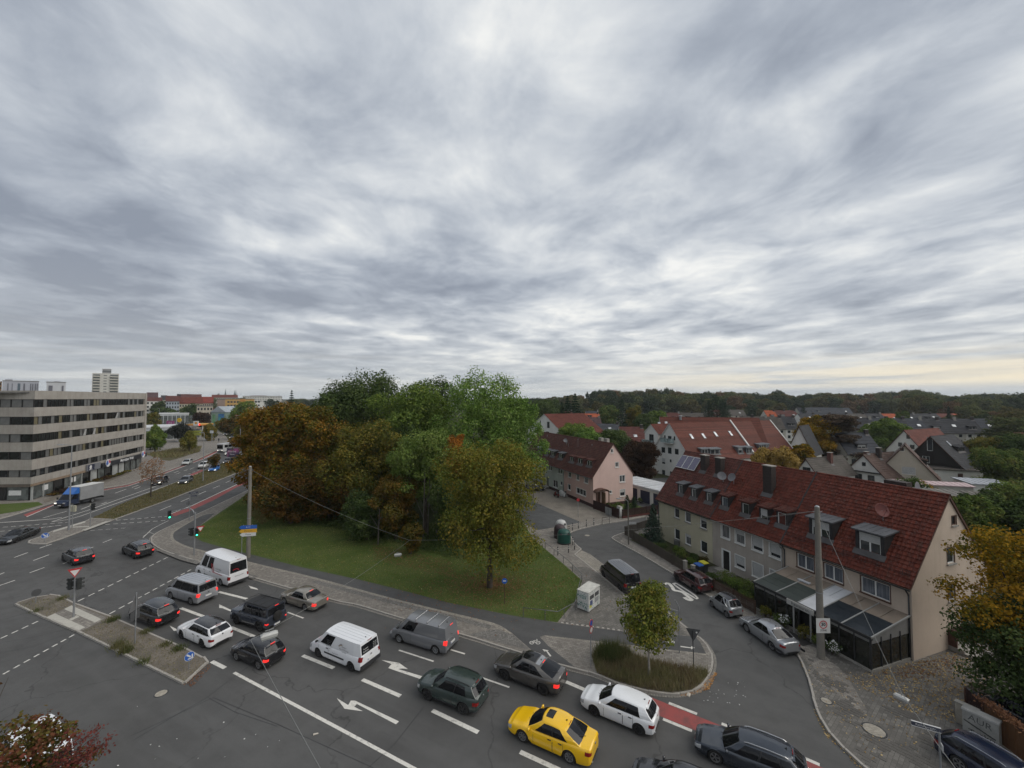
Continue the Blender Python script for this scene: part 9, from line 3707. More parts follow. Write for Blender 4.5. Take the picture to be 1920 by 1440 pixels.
L_CONIFB=leaf_mat('needle_blue',[(.016,.026,.020),(.024,.036,.027),(.036,.048,.034)],trans=.05)
L_HAZEL=leaf_mat('leaf_garden',[(0.029,0.048,0.014),(0.048,0.070,0.019),(0.072,0.089,0.024),(0.108,0.098,0.030)])
def at(px,D,z=0.0):
 return((px-960)/FPX*D,D,z)
def ztop(y,D):
 return CAMH-(y-747)*D/FPX
 # the group of trees in the park
PG='trees of the park'
L_OLIVEB=leaf_mat('leaf_olive_rust',[(.026,.032,.009),(.045,.042,.011),(.075,.050,.012),(.10,.052,.013)])
PT=[('orange brown chestnut at the left end of the park trees',514,70,752,5.6,2.6,L_ORANGE,15000,.36,'round',30),('brown and orange chestnut second from the left in the park group',585,68,756,5.6,2.4,L_ORANGE,14000,.36,'round',28),('tall dark green oak standing above the orange chestnuts',682,86,707,8.0,7,L_DARK,15000,.42,'tall',30),('dark green tree filling the gap between oak and chestnut',630,80,742,5.5,4,L_DARK,9000,.40,'tall',22),('broad mid green tree in the middle of the park skyline',775,76,722,7.6,4,L_MID,17000,.38,'round',32),('dark green tree top peeping over the middle of the park group',803,92,710,5.0,9,L_DARK,6000,.42,'tall',18),('tall fresh green ash at the right of the park group',905,72,704,7.0,4,L_FRESH,19000,.34,'tall',36),('fresh green tree leaning out over the street at the right of the park',968,76,742,4.4,4,L_FRESH,9000,.34,'tall',22),('light green round maple in the middle of the park edge',800,57,810,4.0,5.6,L_LIGHT,12000,.26,'round',26),('yellow green maple standing alone at the front of the lawn',919,41.2,836,4.3,3.2,L_YG,19000,.21,'tall',30),('olive and yellow tree below the dark oak',690,62,800,4.8,1.8,L_OLIVE,13000,.30,'tall',26),('rust brown small tree at the park edge by the bare stems',745,55,885,2.9,.6,L_OLIVEB,8000,.24,'round',18),('dark brown green tree low in the left half of the park edge',620,63,858,4.4,.6,L_BROWN,10000,.28,'round',22),('dark spreading bush like tree at the left park edge',550,62,890,4.2,.4,L_BROWN,10000,.28,'round',20),('dark low tree under the olive tree',690,55,925,3.2,.2,L_DARK,7000,.24,'round',18),('small bright orange tree top between the light maple and the front maple',852,57,815,1.7,9.6,leaf_mat('leaf_bright_orange',[(0.096,0.040,0.010),(0.152,0.060,0.011),(0.192,0.080,0.016)]),2600,.24,'tall',12),('small rusty olive sapling in the shade at the park edge',772,50,985,1.2,.2,L_OLIVEB,2000,.22,'tall',12),('dark green tree behind the lone front maple',862,54,900,3.4,.5,L_DARK,9000,.26,'tall',20),('orange leaved tree at the far left corner of the park by the avenue',488,80,800,3.3,4.2,L_ORANGE,7000,.34,'round',20),('olive green tree deep in the left half of the park',648,71,815,4.6,2,L_OLIVE,9000,.32,'tall',20),('dark green tree filling the middle of the park group',745,66,800,4.6,2,L_DARK,9000,.32,'tall',20),('dark tree between the light maple and the fresh green ash',850,64,835,4.6,1.5,L_DARK,9000,.32,'tall',20),]
for i,(lab,px,D,yt,r,zb,m_,nl,sz,kd,nb)in enumerate(PT):
 tree('park_tree',lab,'tree',at(px,D,.13),r*1.1,zb*.8,ztop(yt,D),m_,nl,sz,kd,nb,tr=.16+.022*r,group=PG,seed=i,rb=.30 if kd=='round' else .34)
for i,(px,D,h)in enumerate(((795,54,9),(804,55.5,8),(712,53,6),(820,56,7))):
 t=thing('bare_trunk','thin bare grey stem %s in the dark park edge'%('left of the maple','under the maple','by the rust tree','behind the maple')[i],'tree',at(px,D,.13),0,'bare stems in the park wood')
 mb=MB()
 mb.cyl((0,0,-.1),(.2,0,h),.09,.05,7)
 mb.cyl((.1,0,h*.5),(1.1,.2,h*.85),.05,.02,5)
 mb.cyl((.05,0,h*.35),(-1.0,-.2,h*.65),.045,.02,5)
 prT('trunk',mb,plM('bark_grey',(.10,.09,.075),.9,.25,4),t)
def scatter_poly(poly,n):
 xs,ys=[p[0]for p in poly],[p[1]for p in poly]
 x0,x1,y0,y1=min(xs),max(xs),min(ys),max(ys)
 out=np.empty((0,2))
 P=np.array([(p[0],p[1])for p in poly])
 while len(out)<n:
  q=np.stack([RN.uniform(x0,x1,n*2),RN.uniform(y0,y1,n*2)],1)
  ins=np.zeros(len(q),bool)
  j=len(P)-1
  for i in range(len(P)):
   xi,yi,xj,yj=*P[i],*P[j]
   c=((yi>q[:,1])!=(yj>q[:,1]))&(q[:,0]<(xj-xi)*(q[:,1]-yi)/(yj-yi+1e-12)+xi)
   ins^=c
   j=i
  out=np.concatenate([out,q[ins]])
 return out[:n]
ug=gp([(478,948),(520,962),(590,985),(680,1004),(760,1022),(840,1046),(880,1052),(900,1030),(860,1000),(760,975),(640,950),(520,925)],.13)
q=scatter_poly(ug,16000)
hgt=RN.uniform(.05,1.0,len(q))*(.5+.5*np.sin(q[:,0]*1.3)*np.cos(q[:,1]*1.1))+.1
P=np.column_stack([q,.13+hgt])
o=link('undergrowth',leaf_mesh('undergrowth',P,np.tile([0,-.3,1.0],(len(P),1)),.26,L_DARK,.6,.7))
o['kind']='stuff'
# blades: lawn, planting bed, island weeds
def blades(name,q,z,h,w,mat_,lean=.35,hvar=.5):
 n=len(q)
 hh=h*RN.uniform(1-hvar,1+hvar,n)
 a=RN.uniform(0,2*pi,n)
 dx,dy=np.cos(a),np.sin(a)
 l=RN.normal(0,lean,(n,2))*hh[:,None]
 V=np.empty((n,3,3),np.float32)
 b=np.column_stack([q,np.full(n,z)])
 V[:,0]=b+np.column_stack([dx,dy,np.zeros(n)])*w/2
 V[:,1]=b-np.column_stack([dx,dy,np.zeros(n)])*w/2
 V[:,2]=b+np.column_stack([l,hh])
 me=bpy.data.meshes.new(name)
 me.vertices.add(n*3)
 me.vertices.foreach_set('co',V.reshape(-1))
 me.loops.add(n*3)
 me.loops.foreach_set('vertex_index',np.arange(n*3,dtype=np.int32))
 me.polygons.add(n)
 me.polygons.foreach_set('loop_start',np.arange(0,n*3,3,dtype=np.int32))
 me.materials.append(mat_)
 me.update(calc_edges=True)
 o=link(name,me)
 o['kind']='stuff'
 return o
L_LAWN=leaf_mat('grass_lawn',[(0.050,0.070,0.019),(0.070,0.095,0.025),(0.092,0.112,0.033),(0.131,0.122,0.050)],.25)
L_DRY=leaf_mat('grass_dry',[(.052,.062,.022),(.085,.085,.036),(.130,.112,.062),(.075,.050,.030)],.35)
blades('lawn_grass',scatter_poly(gp([(360,1003),(480,1040),(674,1085),(841,1129),(1045,1165),(1082,1121),(1090,1088),(1060,1062),(1005,1015),(900,1010),(760,990),(520,940),(452,936)],.13),90000),.132,.085,.05,L_LAWN,.5)
blades('bed_grass',scatter_poly(BEDPOLY,9500),.13,.42,.034,L_DRY,.28,.6)
bq=scatter_poly(gp([(1112,1236),(1126,1218),(1152,1216),(1185,1232),(1150,1252)],.13),1500)
blades('bed_weeds',bq,.13,.85,.045,leaf_mat('weed_green',[(.034,.048,.018),(.058,.064,.026),(.095,.080,.04)]),.22,.4)
blades('median_grass',scatter_poly(med,16000),.10,.16,.10,leaf_mat('grass_median',[(.062,.064,.026),(.090,.078,.036),(.115,.09,.045)]),.5)
isq=np.concatenate([scatter_poly(gp([(200,1163),(345,1219),(388,1243),(345,1280),(152,1187)],.12),1700),scatter_poly(gp([(32,1133),(64,1124),(110,1120),(137,1134),(84,1158)],.12),600)])
blades('island_weeds',isq,.12,.07,.04,L_DRY,.6)
for k,(px,py,n,h)in enumerate(((221,1213,260,.45),(235,1222,300,.5),(268,1242,120,.3),(212,1163,300,.35),(275,1185,200,.25),(335,1217,240,.28),(118,1123,120,.35),(68,1146,90,.25),(310,1209,200,.2))):
 c=G(px,py,.12)
 qq=np.column_stack([RN.normal(c.x,.22,n),RN.normal(c.y,.22,n)])
 blades('weed_tuft',qq,.12,h,.035,leaf_mat('weed_green',[(.034,.048,.018),(.058,.064,.026),(.095,.080,.04)]),.3)
 # fallen leaves
def litter(name,poly,n,z,size,mat_,sigma=None):
 q=scatter_poly(poly,n)if sigma is None else sigma
 P=np.column_stack([q,np.full(len(q),z)+RN.uniform(0,.02,len(q))])
 o=link(name,leaf_mesh(name,P,np.tile([0,0,1.0],(len(q),1)),size,mat_,.7,.28))
 o['kind']='stuff'
 return o
M_LIT=leaf_mat('litter_yellow',[(.10,.060,.022),(.22,.15,.06),(.34,.27,.15)],3)
M_LITB=leaf_mat('litter_brown',[(.075,.036,.022),(.11,.055,.032),(.16,.085,.045)],2)
litter('fallen_leaves',gp([(1580,1270),(1714,1241),(1780,1222),(1850,1215),(1870,1260),(1810,1320),(1790,1360),(1690,1330)],.12),1500,.132,.12,M_LIT)
litter('fallen_leaves',gp([(1650,1262),(1720,1243),(1790,1230),(1800,1256),(1720,1275)],.12),260,.132,.12,M_LITB)
litter('fallen_leaves',gp([(1500,1240),(1600,1262),(1760,1400),(1640,1430),(1540,1330)],.12),200,.132,.10,M_LIT)
c=V3(at(921,41.2,0))
nn=4200
ang_,rad_=RN.uniform(0,2*pi,nn),np.abs(RN.normal(0,4.0,nn))
litter('leaf_carpet',None,nn,.15,.14,M_LITB,np.column_stack([c.x+np.cos(ang_)*rad_*1.15,c.y+.6+np.sin(ang_)*rad_*.8]))
litter('leaf_carpet',gp([(478,940),(520,965),(492,985),(462,960)],.13),1500,.15,.16,M_LITB)
litter('leaf_carpet',gp([(700,1020),(840,1050),(860,1085),(700,1050)],.13),1600,.15,.13,M_LITB)
litter('lawn_leaves',gp([(380,1000),(480,1035),(674,1080),(1045,1162),(1085,1095),(1000,1020),(520,950)],.13),1200,.17,.12,M_LIT)
litter('gutter_leaves',gp([(1262,1303),(1318,1286),(1340,1260),(1345,1262),(1330,1292),(1290,1306)],.01),500,.012,.10,leaf_mat('litter_orange',[(.14,.07,.03),(.25,.13,.05),(.3,.2,.1)],3))
litter('gutter_leaves',gp([(1531,1330),(1558,1378),(1624,1442),(1612,1442),(1548,1380),(1524,1330)],.01),160,.012,.09,M_LIT)
litter('gutter_leaves',gp([(345,1284),(392,1244),(396,1250),(360,1288)],.01),160,.012,.09,M_LITB)
litter('street_litter',gp([(1300,1300),(1400,1270),(1420,1320),(1340,1330)],0),26,.012,.10,plM('paper_white',(.5,.5,.48),.8))
litter('street_litter',gp([(200,1280),(700,1440),(100,1440)],0),14,.012,.10,plM('paper_white',(.5,.5,.48),.8))
fA_,fB_=G(1850,1374,.12),G(1975,1470,.12)
tt=RN.random(1500)
q=np.column_stack([fA_.x+(fB_.x-fA_.x)*tt+RN.normal(0,.16,1500),fA_.y+(fB_.y-fA_.y)*tt+RN.normal(0.18,.16,1500)])
P=np.column_stack([q,1.80+RN.uniform(0,.16,1500)])
o=link('fence_leaves',leaf_mesh('fence_leaves',P,np.tile([0,0,1.0],(1500,1)),.11,M_LITB,.7,.5))
o['kind']='stuff'
mb=MB()
d=fB_-fA_
mb.cbox(tuple((fA_+fB_)/2+V3((.12,.2,1.62))),(d.length,.5,.1),0,atan2(d.y,d.x))
tag(link('fence_ledge',mb.mesh('fence_ledge',BROWN)),'leaf covered ledge along the top of the tall brown fence','ledge')
p=G(592,1377)
mb=MB()
mb.hexa([(-.14,-.05,0),(.14,-.03,0),(.13,.05,.0),(-.14,.04,0),(-.13,-.04,.05),(.12,-.03,.02),(.12,.03,.03),(-.13,.03,.06)])
tag(link('crumpled_paper',mb.mesh('crumpled_paper',plM('paper_cream',(.48,.44,.38),.8)),None,(p.x,p.y,.012),.4),'crumpled pale paper lying on the empty lane','paper')
p=G(1291,1303)
mb=MB()
mb.hexa([(-.18,-.12,0),(.18,-.1,0),(.16,.12,.0),(-.18,.1,0),(-.15,-.1,.05),(.16,-.08,.03),(.14,.1,.06),(-.16,.08,.03)])
tag(link('crumpled_paper',mb.mesh('crumpled_paper',plM('paper_cream',(.48,.44,.38),.8)),None,(p.x,p.y,.012),.9),'crumpled pale paper in the gutter below the planting bed','paper')
# single trees near the street
tree('young_tree','young maple with pale thin trunk in the planting bed','tree',at(1211,28.3,.13),1.7,1.8,6.15,leaf_mat('leaf_young_maple',[(.034,.048,.011),(.060,.074,.016),(.098,.098,.020),(.15,.115,.026)],1.1),5200,.16,'round',22,.36,.075,BARKP,None,3,extra=[(.1,0,6.0,.5,.5,.5),(-.1,0,5.4,.8,.8,.6)])
gt=tree('golden_tree','golden leaved tree with green inner leaves at the right edge','tree',at(1925,25.2,.12),3.3,1.6,11.3,L_GOLD,9500,.18,'round',26,.34,.2,None,None,8,extra=[(-4.3,-.6,6.3,1.2,1.0,.9),(-3.3,-.3,5.9,1.3,1.1,.9),(-3.3,.4,9.3,1.2,1.1,.8),(-2.4,.3,10.2,1.2,1.1,.8)])
tree('garden_tree','dark green tree below the golden tree at the right edge','tree',at(1925,24,.12),3.2,.4,6.6,L_DARK,10000,.18,'round',26,.32,.15,None,'trees of the side gardens',9)
rt_=tree('red_leaved_tree','tree top with dark red and olive leaves at the lower left corner','tree',at(58,14.5,0),1.75,3.4,ztop(1340,14.5),L_REDGREEN,3600,.14,'round',18,.36,.14,None,None,12,extra=[(1.2,.2,7.0,.7,.6,.5),(-1.2,0,8.9,.4,.4,.3)],inner=.3)
P=[]
mb=MB()
for k in range(26):
 a=V3((.9+RN.uniform(0,.6),RN.uniform(-.6,.6),5.4+RN.uniform(0,1.2)))
 b=a+V3((RN.uniform(.8,2.0),RN.uniform(-.5,.5),RN.uniform(.4,1.6)))
 mb.cyl(a,b,.012,.004,4,caps=False)
 for _ in range(36):
  t_=RN.random()**.6
  P.append(tuple(a.lerp(b,t_)+V3(RN.normal(0,.09,3))))
prT('twigs',mb,BARKM,rt_,kind='stuff')
link('red_leaves',leaf_mesh('red_leaves',np.array(P),np.tile([0,-.4,1.0],(len(P),1)),.10,L_RED,.6,.8),rt_)['kind']='stuff'
tree('thin_tree','thin tree with few brown leaves in the grass median','tree',at(289,78.5,.1),2.2,2.6,7.4,leaf_mat('leaf_sparse_brown',[(.09,.050,.026),(.13,.072,.038),(.16,.095,.055)]),700,.20,'tall',22,.30,.10,None,None,21,inner=.1)
tree('round_tree','round green tree in the verge right of the office block','tree',at(294,143,.1),3.5,1.6,ztop(802,143),L_MID,5000,.45,'egg',24,.5,.2,None,'trees of the verge by the showroom',22)
tree('round_tree','smaller round yellow green tree in the verge','tree',at(357.5,143,.1),2.75,1.6,ztop(810,143),leaf_mat('leaf_linden_turning',[(.045,.052,.012),(.078,.075,.016),(.12,.09,.018)]),4000,.42,'egg',22,.5,.18,None,'trees of the verge by the showroom',23)
tree('dark_tree','dark leaved tree below the round yellow sign','tree',at(340,178,.1),4.2,1.5,ztop(796,178),leaf_mat('leaf_blackish',[(.012,.014,.012),(.02,.022,.018),(.03,.03,.024)]),3500,.5,'round',20,.34,.2,None,'trees of the verge by the showroom',24)
tree('orange_tree','orange brown tree left of the far bend','tree',at(394,182,.1),3.5,.8,ztop(796,182),L_OLIVE,3500,.5,'egg',20,.5,.2,None,'trees along the avenue',25)
tree('small_tree','small maroon sapling in the median by the billboard','tree',at(405,106,.1),1.3,1.2,ztop(852,106),L_BROWN,700,.3,'round',12,.36,.07,None,'trees along the avenue',26)
for i,(px,D,yt,r,m_,lab)in enumerate(((482,122,800,4.0,L_ORANGE,'orange brown tree behind the billboard'),(466,150,788,4.4,L_OLIVE,'olive tree along the far bend of the avenue'),(437,212,781,5.2,L_BROWN,'brown tree at the far bend left of the olive tree'),(473,190,776,6.0,L_BROWN,'brown tree above the olive tree at the bend'),(420,232,786,3.4,L_OLIVE,'low olive tree in the middle of the far bend'),(488,150,770,6.0,L_ORANGE,'orange tree half behind the chestnut'),(380,250,773,4.4,L_MAROON,'dark maroon round tree beyond the filling station sign'),(363,300,760,7.5,L_DARK,'large dark tree before the cream houses'),(286,230,774,4.6,L_OLIVE,'olive bush like tree right of the office corner'),(312,300,764,6.0,L_DARK,'dark tree in front of the grey blue house'),(460,260,752,7.5,L_MID,'green tree before the orange yellow block'),(440,300,766,5.5,L_OLIVE,'olive tree beside the painted hall'),(300,330,752,5.5,L_DARK,'dark tree between the first town houses'),(285,150,826,3.0,L_DARK,'low dark tree at the foot of the office end'))):
 tree('town_tree',lab,'tree',at(px,D),r,1.0,ztop(yt,D),m_,2600,.30+D*.0022,'round',18,.34,.22,None,'trees of the town edge',40+i)
 # conifers
conifer('spruce','young spruce in the front garden of the pale yellow house',(h1 .O+h1 .X*2.2-h1 .Y*2.6)[:2]+(.12,),5.3,1.55,L_CONIFB,None,18,5200,.26)
for i,(px,D,yt,r,lab)in enumerate(((1064,170,741,4.2,'left of two tall dark firs behind the pink row'),(1078,172,737,4.8,'right of two tall dark firs behind the pink row'),(1053,176,754,3.2,'shorter fir left of the two tall firs'),(1166,200,747,4.8,'dark fir rising from the trees left of the red apartment roofs'),(1180,205,757,4.4,'dark fir next to the golden bush left of the apartments'),(1342,235,739,9.0,'large broad conifer behind the apartment roofs'),(1357,230,754,6.5,'bluish conifer right of the large broad conifer'),(1328,240,750,5.5,'dark conifer left of the large broad conifer'),(547,200,731,3.5,'single fir top above the orange chestnuts'),(1777,240,762,1.6,'narrow pointed conifer before the wood on the right'),(1213,250,752,3,'small conifer in the trees above the apartment gable'))):
 conifer('fir_tree',lab,at(px,D),ztop(yt,D),r,L_CONIF,'firs of the neighbourhood',20,3400,.9,wide=(px in(1342,1357)))
for i,(px,py)in enumerate(((1176,957),(1189,956))):
 p=G(px,py,.13)
 conifer('thuja',('left' if i==0 else 'right')+' of two dark clipped thujas in the garden of the pink house',(p.x,p.y,.13),2.6-.3*i,.8,L_CONIF,'thujas of the pink house',14,1500,.2,'shrub',wide=True)
 # trees between the houses
NG='trees of the back gardens'
for i,(px,D,yt,r,zb,m_,kd,lab)in enumerate(((1522,118,776,5.0,1.5,L_GOLD,'round','golden tree left of the copper beech'),(1568,116,772,6.4,1.0,L_BEECH,'flat','large copper brown tree between the grey roofed houses'),(1502,100,830,2.6,.8,L_GOLD,'round','low golden bush tree before the narrow white house'),(1450,66,833,3.2,2.0,leaf_mat('leaf_willow_yellow',[(.10,.075,.02),(.16,.11,.03),(.20,.14,.05)]),'tall','yellow weeping tree behind the middle of the red roofed row'),(1197,93,826,3.9,.8,L_MAROON,'round','dark maroon round tree behind the white garages'),(1078,118,796,4.6,1.5,L_MID,'round','light green tree behind the left half of the pink row roof'),(1100,112,800,4.0,1.5,L_FRESH,'round','light green tree behind the right half of the pink row roof'),(1150,110,806,4.6,1.0,L_DARK,'round','dark green tree between the pink house and the maroon tree'),(1134,116,812,4.0,1.0,L_MID,'round','mid green tree right behind the pink gable'),(1660,145,786,5.2,.8,L_MID,'round','green tree between the slate roof and the white red roofed house'),(1640,150,793,4.5,.8,L_HAZEL,'round','green bush tree left of the white red roofed house'),(1850,100,822,5.2,.8,L_OLIVE,'round','olive golden tree right of the dark timber house'),(1880,84,842,4.6,.3,L_HAZEL,'round','large green bush tree at the right of the dark timber house'),(1905,96,818,5.0,.5,L_DARK,'round','dark tree before the small red roofed house at the right edge'),(1822,46,930,2.6,.2,L_HAZEL,'tall','tall ivy green hedge tree behind the cream gable'),(1838,52,925,2.6,.2,L_DARK,'tall','dark hedge tree right of the ivy green one'),(1896,58,908,3.0,.3,L_HAZEL,'round','green tree in front of the garden sheds at the right'),(1862,50,965,2.6,.2,L_DARK,'round','low dark tree above the golden tree'),(1915,44,935,3.6,.2,L_DARK,'round','dark tree at the right edge above the golden tree'),(1605,90,868,1.4,.2,L_DARK,'round','dark bush tree between the grey roofed house and the white gable'),(1690,92,860,1.5,.2,L_DARK,'round','dark bush between the white gable and the beige gable'),(1232,205,772,6.0,.8,L_MID,'round','green tree above the small white wing'),(1208,190,778,5.0,.8,L_DARK,'round','dark green tree left of the red apartment roofs'),(1190,200,760,4.4,.8,L_OLIVE,'tall','golden olive tree beside the dark fir'),(1140,240,760,6.0,1.0,L_HAZEL,'round','green tree above the plum coloured roof'),(1012,220,752,7.0,1.0,L_DARK,'round','dark tree group behind the white gabled house'),(1035,260,748,7.0,1.0,L_DARK,'round','dark tree left of the tall firs'),(1690,210,770,3.0,1.0,L_HAZEL,'tall','slender pale green tree in front of the second terrace'))):
 tree('garden_tree',lab,'tree',at(px,D),r,zb,ztop(yt,D),m_,int(4200+900*r*(60/D)*4),.18+D*.0020,kd,22 if kd!='flat' else 34,.34 if kd!='flat' else .28,.2,None,NG,60+i)
 # shrubs of the front gardens
FG='shrubs of the front gardens'
for i,(u,v,r,h,m_,lab)in enumerate(((1.0,3.3,.9,1.3,L_HAZEL,'green shrub left of the young spruce'),(3.6,3.2,.8,.9,L_HAZEL,'low shrub right of the young spruce'),(4.8,3.4,1.0,1.25,L_DARK,'dark bush growing through the picket fence'),(5.6,1.6,.8,.9,L_MID,'pale green shrub in the middle of the yellow house garden'),(6.8,2.2,.9,1.0,L_HAZEL,'shrub before the right windows of the yellow house'),(7.8,1.2,.7,.8,L_DARK,'dark shrub at the right corner of the yellow house'),(9.2,1.3,.6,1.0,L_BROWN,'reddish brown shrub by the house boundary'),(8.6,2.4,.7,.6,L_MID,'low green shrub above the picket fence end'))):
 p=h1 .O+h1 .X*u-h1 .Y*v
 shrub('garden_shrub',lab,'shrub',(p.x,p.y,.12),r,h,m_,900,.13,FG,seed=i)
for i,(u,v,r,h,m_,lab)in enumerate(((4.2,2.6,1.0,1.2,L_HAZEL,'green shrub right of the black house door'),(5.6,2.9,1.1,1.3,L_MID,'overgrown shrub behind the reddish picket fence'),(6.9,2.6,1.1,1.4,L_HAZEL,'tall shrub under the shuttered windows'),(8.2,2.5,1.0,1.2,L_DARK,'dark shrub before the left end of the annex'),(9.4,2.2,.9,1.5,L_OLIVE,'leggy rose shrub at the annex corner'),(3.2,3.4,.8,.7,L_DARK,'low shrub beside the bins'),(7.4,3.4,.9,.8,L_HAZEL,'low shrub leaning on the reddish fence'))):
 p=h2 .O+h2 .X*u-h2 .Y*v
 shrub('garden_shrub',lab,'shrub',(p.x,p.y,.12),r,h,m_,900,.13,FG,seed=30+i)
sheet('front_garden',[(q.x,q.y)for q in(h1 .O-h1 .Y*.05+h1 .X*-.5,h1 .O+h1 .X*-.5-h1 .Y*4.3,h1 .O+h1 .X*11-h1 .Y*3.6,h2 .O+h2 .X*.6-h2 .Y*3.0,h2 .O+h2 .X*.6-h2 .Y*.05)],.135,GARDEN)
sheet('front_garden',[(q.x,q.y)for q in(h2 .O+h2 .X*3.4-h2 .Y*.05,h2 .O+h2 .X*3.4-h2 .Y*3.2,h2 .O+h2 .X*10.2-h2 .Y*3.6,h2 .O+h2 .X*10.2-h2 .Y*.05)],.135,GARDEN)
for i,(u,r,h,m_,lab,fl)in enumerate(((ua+1.4,.55,1.0,L_YG,'yellow green plant before the left panes of the annex',0),(ua+2.7,.6,.9,L_HAZEL,'green plant left of the restaurant entrance',0),(ub-6.0,.6,1.0,L_DARK,'white flowering shrub just right of the concrete pole',1),(ub-2.2,.6,1.0,L_DARK,'white flowering shrub near the annex corner',1),(ub-4.2,.6,1.1,L_OLIVE,'olive green shrub between the two flowering shrubs',0),(ub-3.2,.5,.9,L_HAZEL,'small green shrub before the annex panes',0))):
 p=h3 .O+h3 .X*u+h3 .Y*(yfr-.45)
 t=shrub('planter_shrub',lab,'shrub',(p.x,p.y,.12),r,h,m_,500,.12,'shrubs before the restaurant annex',seed=70+i)
 if fl:
  P=np.column_stack([RN.normal(0,.22,60),RN.normal(-.2,.2,60),RN.uniform(.4,1.05,60)])
  link('flowers',leaf_mesh('flowers',P,np.tile([0,-.6,.8],(60,1)),.12,plM('petal_white',(.62,.62,.60),.7),.9,.5),t)['kind']='stuff'
for i,(px,py,r,h)in enumerate(((1152,953,.6,.9),(1160,952,.7,1.0),(1141,949,.5,.7),(1200,942,.5,.9))):
 p=G(px,py,.13)
 shrub('garden_shrub','%s small shrub from the left in the garden of the pink house'%ORD[(2,3,0,4)[i]if i!=3 else 4].replace('fifth','last')if False else('third','fourth','first','last')[i]+' small shrub from the left in the garden of the pink house','shrub',(p.x,p.y,.13),r,h,L_HAZEL,400,.14,'shrubs of the pink house',seed=90+i)
sheet('pink_house_lawn',gp([(1118,953),(1160,970),(1228,958),(1196,948),(1182,938)],.14),.14,TURF)
for i in range(16):
 t_=i/15
 x,y=lerp(100,240,t_),lerp(930,886,t_)
 p=G(x,y,.12)
 shrub('bed_shrub','%s low reddish shrub from the left in the bed before the office shops'%(ORD+['thirteenth','fourteenth','fifteenth','last'])[i],'shrub',(p.x+R.uniform(-.5,.5),p.y,.12),R.uniform(.8,1.3),R.uniform(.5,1.0),R.choice([L_BROWN,L_MAROON,L_OLIVE]),240,.26,'shrubs before the office shops',5,120+i)
q=scatter_poly(gp([(275,852),(330,842),(378,838),(372,848),(330,858),(290,858)],.12),2500)
blades('verge_grass',q,.12,.7,.25,L_DRY,.4)
# gardens between the houses: hedges, bushes and small trees
def free(x,y,m=1.2):
 for h in HOUSES:
  d=V3((x,y,0))-V3((h.O.x,h.O.y,0))
  a,b=d.dot(h.X),d.dot(h.Y)
  if-m<a<h.L+m and-m<b<h.D+m:
   return False
 return True
LK,SUB=1.2,5
protos=[]
for k,(m_,kd,r,zt_,lab)in enumerate(((L_HAZEL,'round',2.4,4.6,'mid green bush tree standing in the gardens between the houses'),(L_DARK,'round',2.2,4.2,'dark green bush tree standing in the gardens between the houses'),(L_OLIVE,'round',2.4,5.0,'olive bush tree standing in the gardens between the houses'),(L_BROWN,'round',2.2,4.4,'brownish bush tree standing in the gardens between the houses'),(L_MID,'tall',2.0,5.6,'slender green tree standing in the gardens between the houses'),(L_GOLD,'round',2.0,4.2,'golden bush tree standing in the gardens between the houses'))):
 protos.append((tree('garden_bush',lab,'tree',(0,0,0),r,.2,zt_,m_,1700,.42,kd,16,.40,.1,None,lab.split(' standing')[0]+'s in the gardens',200+k),r,lab.split(' standing')[0]))
used=set()
cnt=0
for _ in range(4000):
 if cnt>=115:
  break
 D=52+260*R.random()**1.3
 px=R.uniform(1240 if D<90 else 1000,1960)
 x,y=(px-960)/FPX*D,D
 if D<80 and px<1500+(D-52)*2 and px<1760:
  continue
 if D<105 and px<1440:
  continue
 if px<1185 and D<150:
  continue
 if not free(x,y,2.2):
  continue
 k=R.choices(range(6),(5,5,3,2,2,1))[0]
 s=R.uniform(.5,.95)*(1.0 if D<140 else 1.25)
 o=protos[k][0]if k not in used else copy_tree(protos[k][0])
 used.add(k)
 nh=min(HOUSES,key=lambda h:(h.O.x+h.X.x*h.L/2-x)**2+(h.O.y+h.X.y*h.L/2-y)**2)
 o['label']=' '.join((protos[k][2]+' by the '+nh.root['label']).split()[:16])
 o.location=(x,y,0)
 o.rotation_euler=(0,0,R.uniform(0,6))
 o.scale=(s*R.uniform(.85,1.3),s,s*R.uniform(.75,1.1))
 cnt+=1
 # the wood along the horizon
WP=[]
for k,(m_,kd,r,zb,zt_,lab)in enumerate(((leaf_mat('wood_mid',[(.030,.040,.016),(.044,.054,.020),(.062,.068,.026),(.08,.078,.03)]),'round',7.5,3,20,'mid green broadleaf tree'),(leaf_mat('wood_dark',[(.016,.024,.012),(.024,.034,.016),(.036,.044,.02)]),'round',7,2,19,'dark green broadleaf tree'),(leaf_mat('wood_olive',[(.036,.038,.015),(.056,.052,.020),(.085,.070,.026)]),'round',7,2,19,'olive broadleaf tree'),(leaf_mat('wood_rust',[(.045,.034,.018),(.075,.048,.024),(.10,.060,.028)]),'round',7,2,18,'rust brown broadleaf tree'),(leaf_mat('wood_pale',[(.048,.056,.026),(.070,.076,.034),(.095,.096,.045)]),'tall',6,3,23,'tall pale green tree'))):
 WP.append((tree('wood_tree',lab+' in the wood along the horizon','tree',(0,0,0),r,zb,zt_,m_,3600,1.05,kd,24,.32,.4,None,lab+'s of the wood on the horizon',300+k),zt_,lab))
WP.append((conifer('wood_fir','dark fir in the wood along the horizon',(0,0,0),23,4.2,L_CONIF,'firs of the wood on the horizon',18,1800,1.4),23,'dark fir'))
usedw=set()
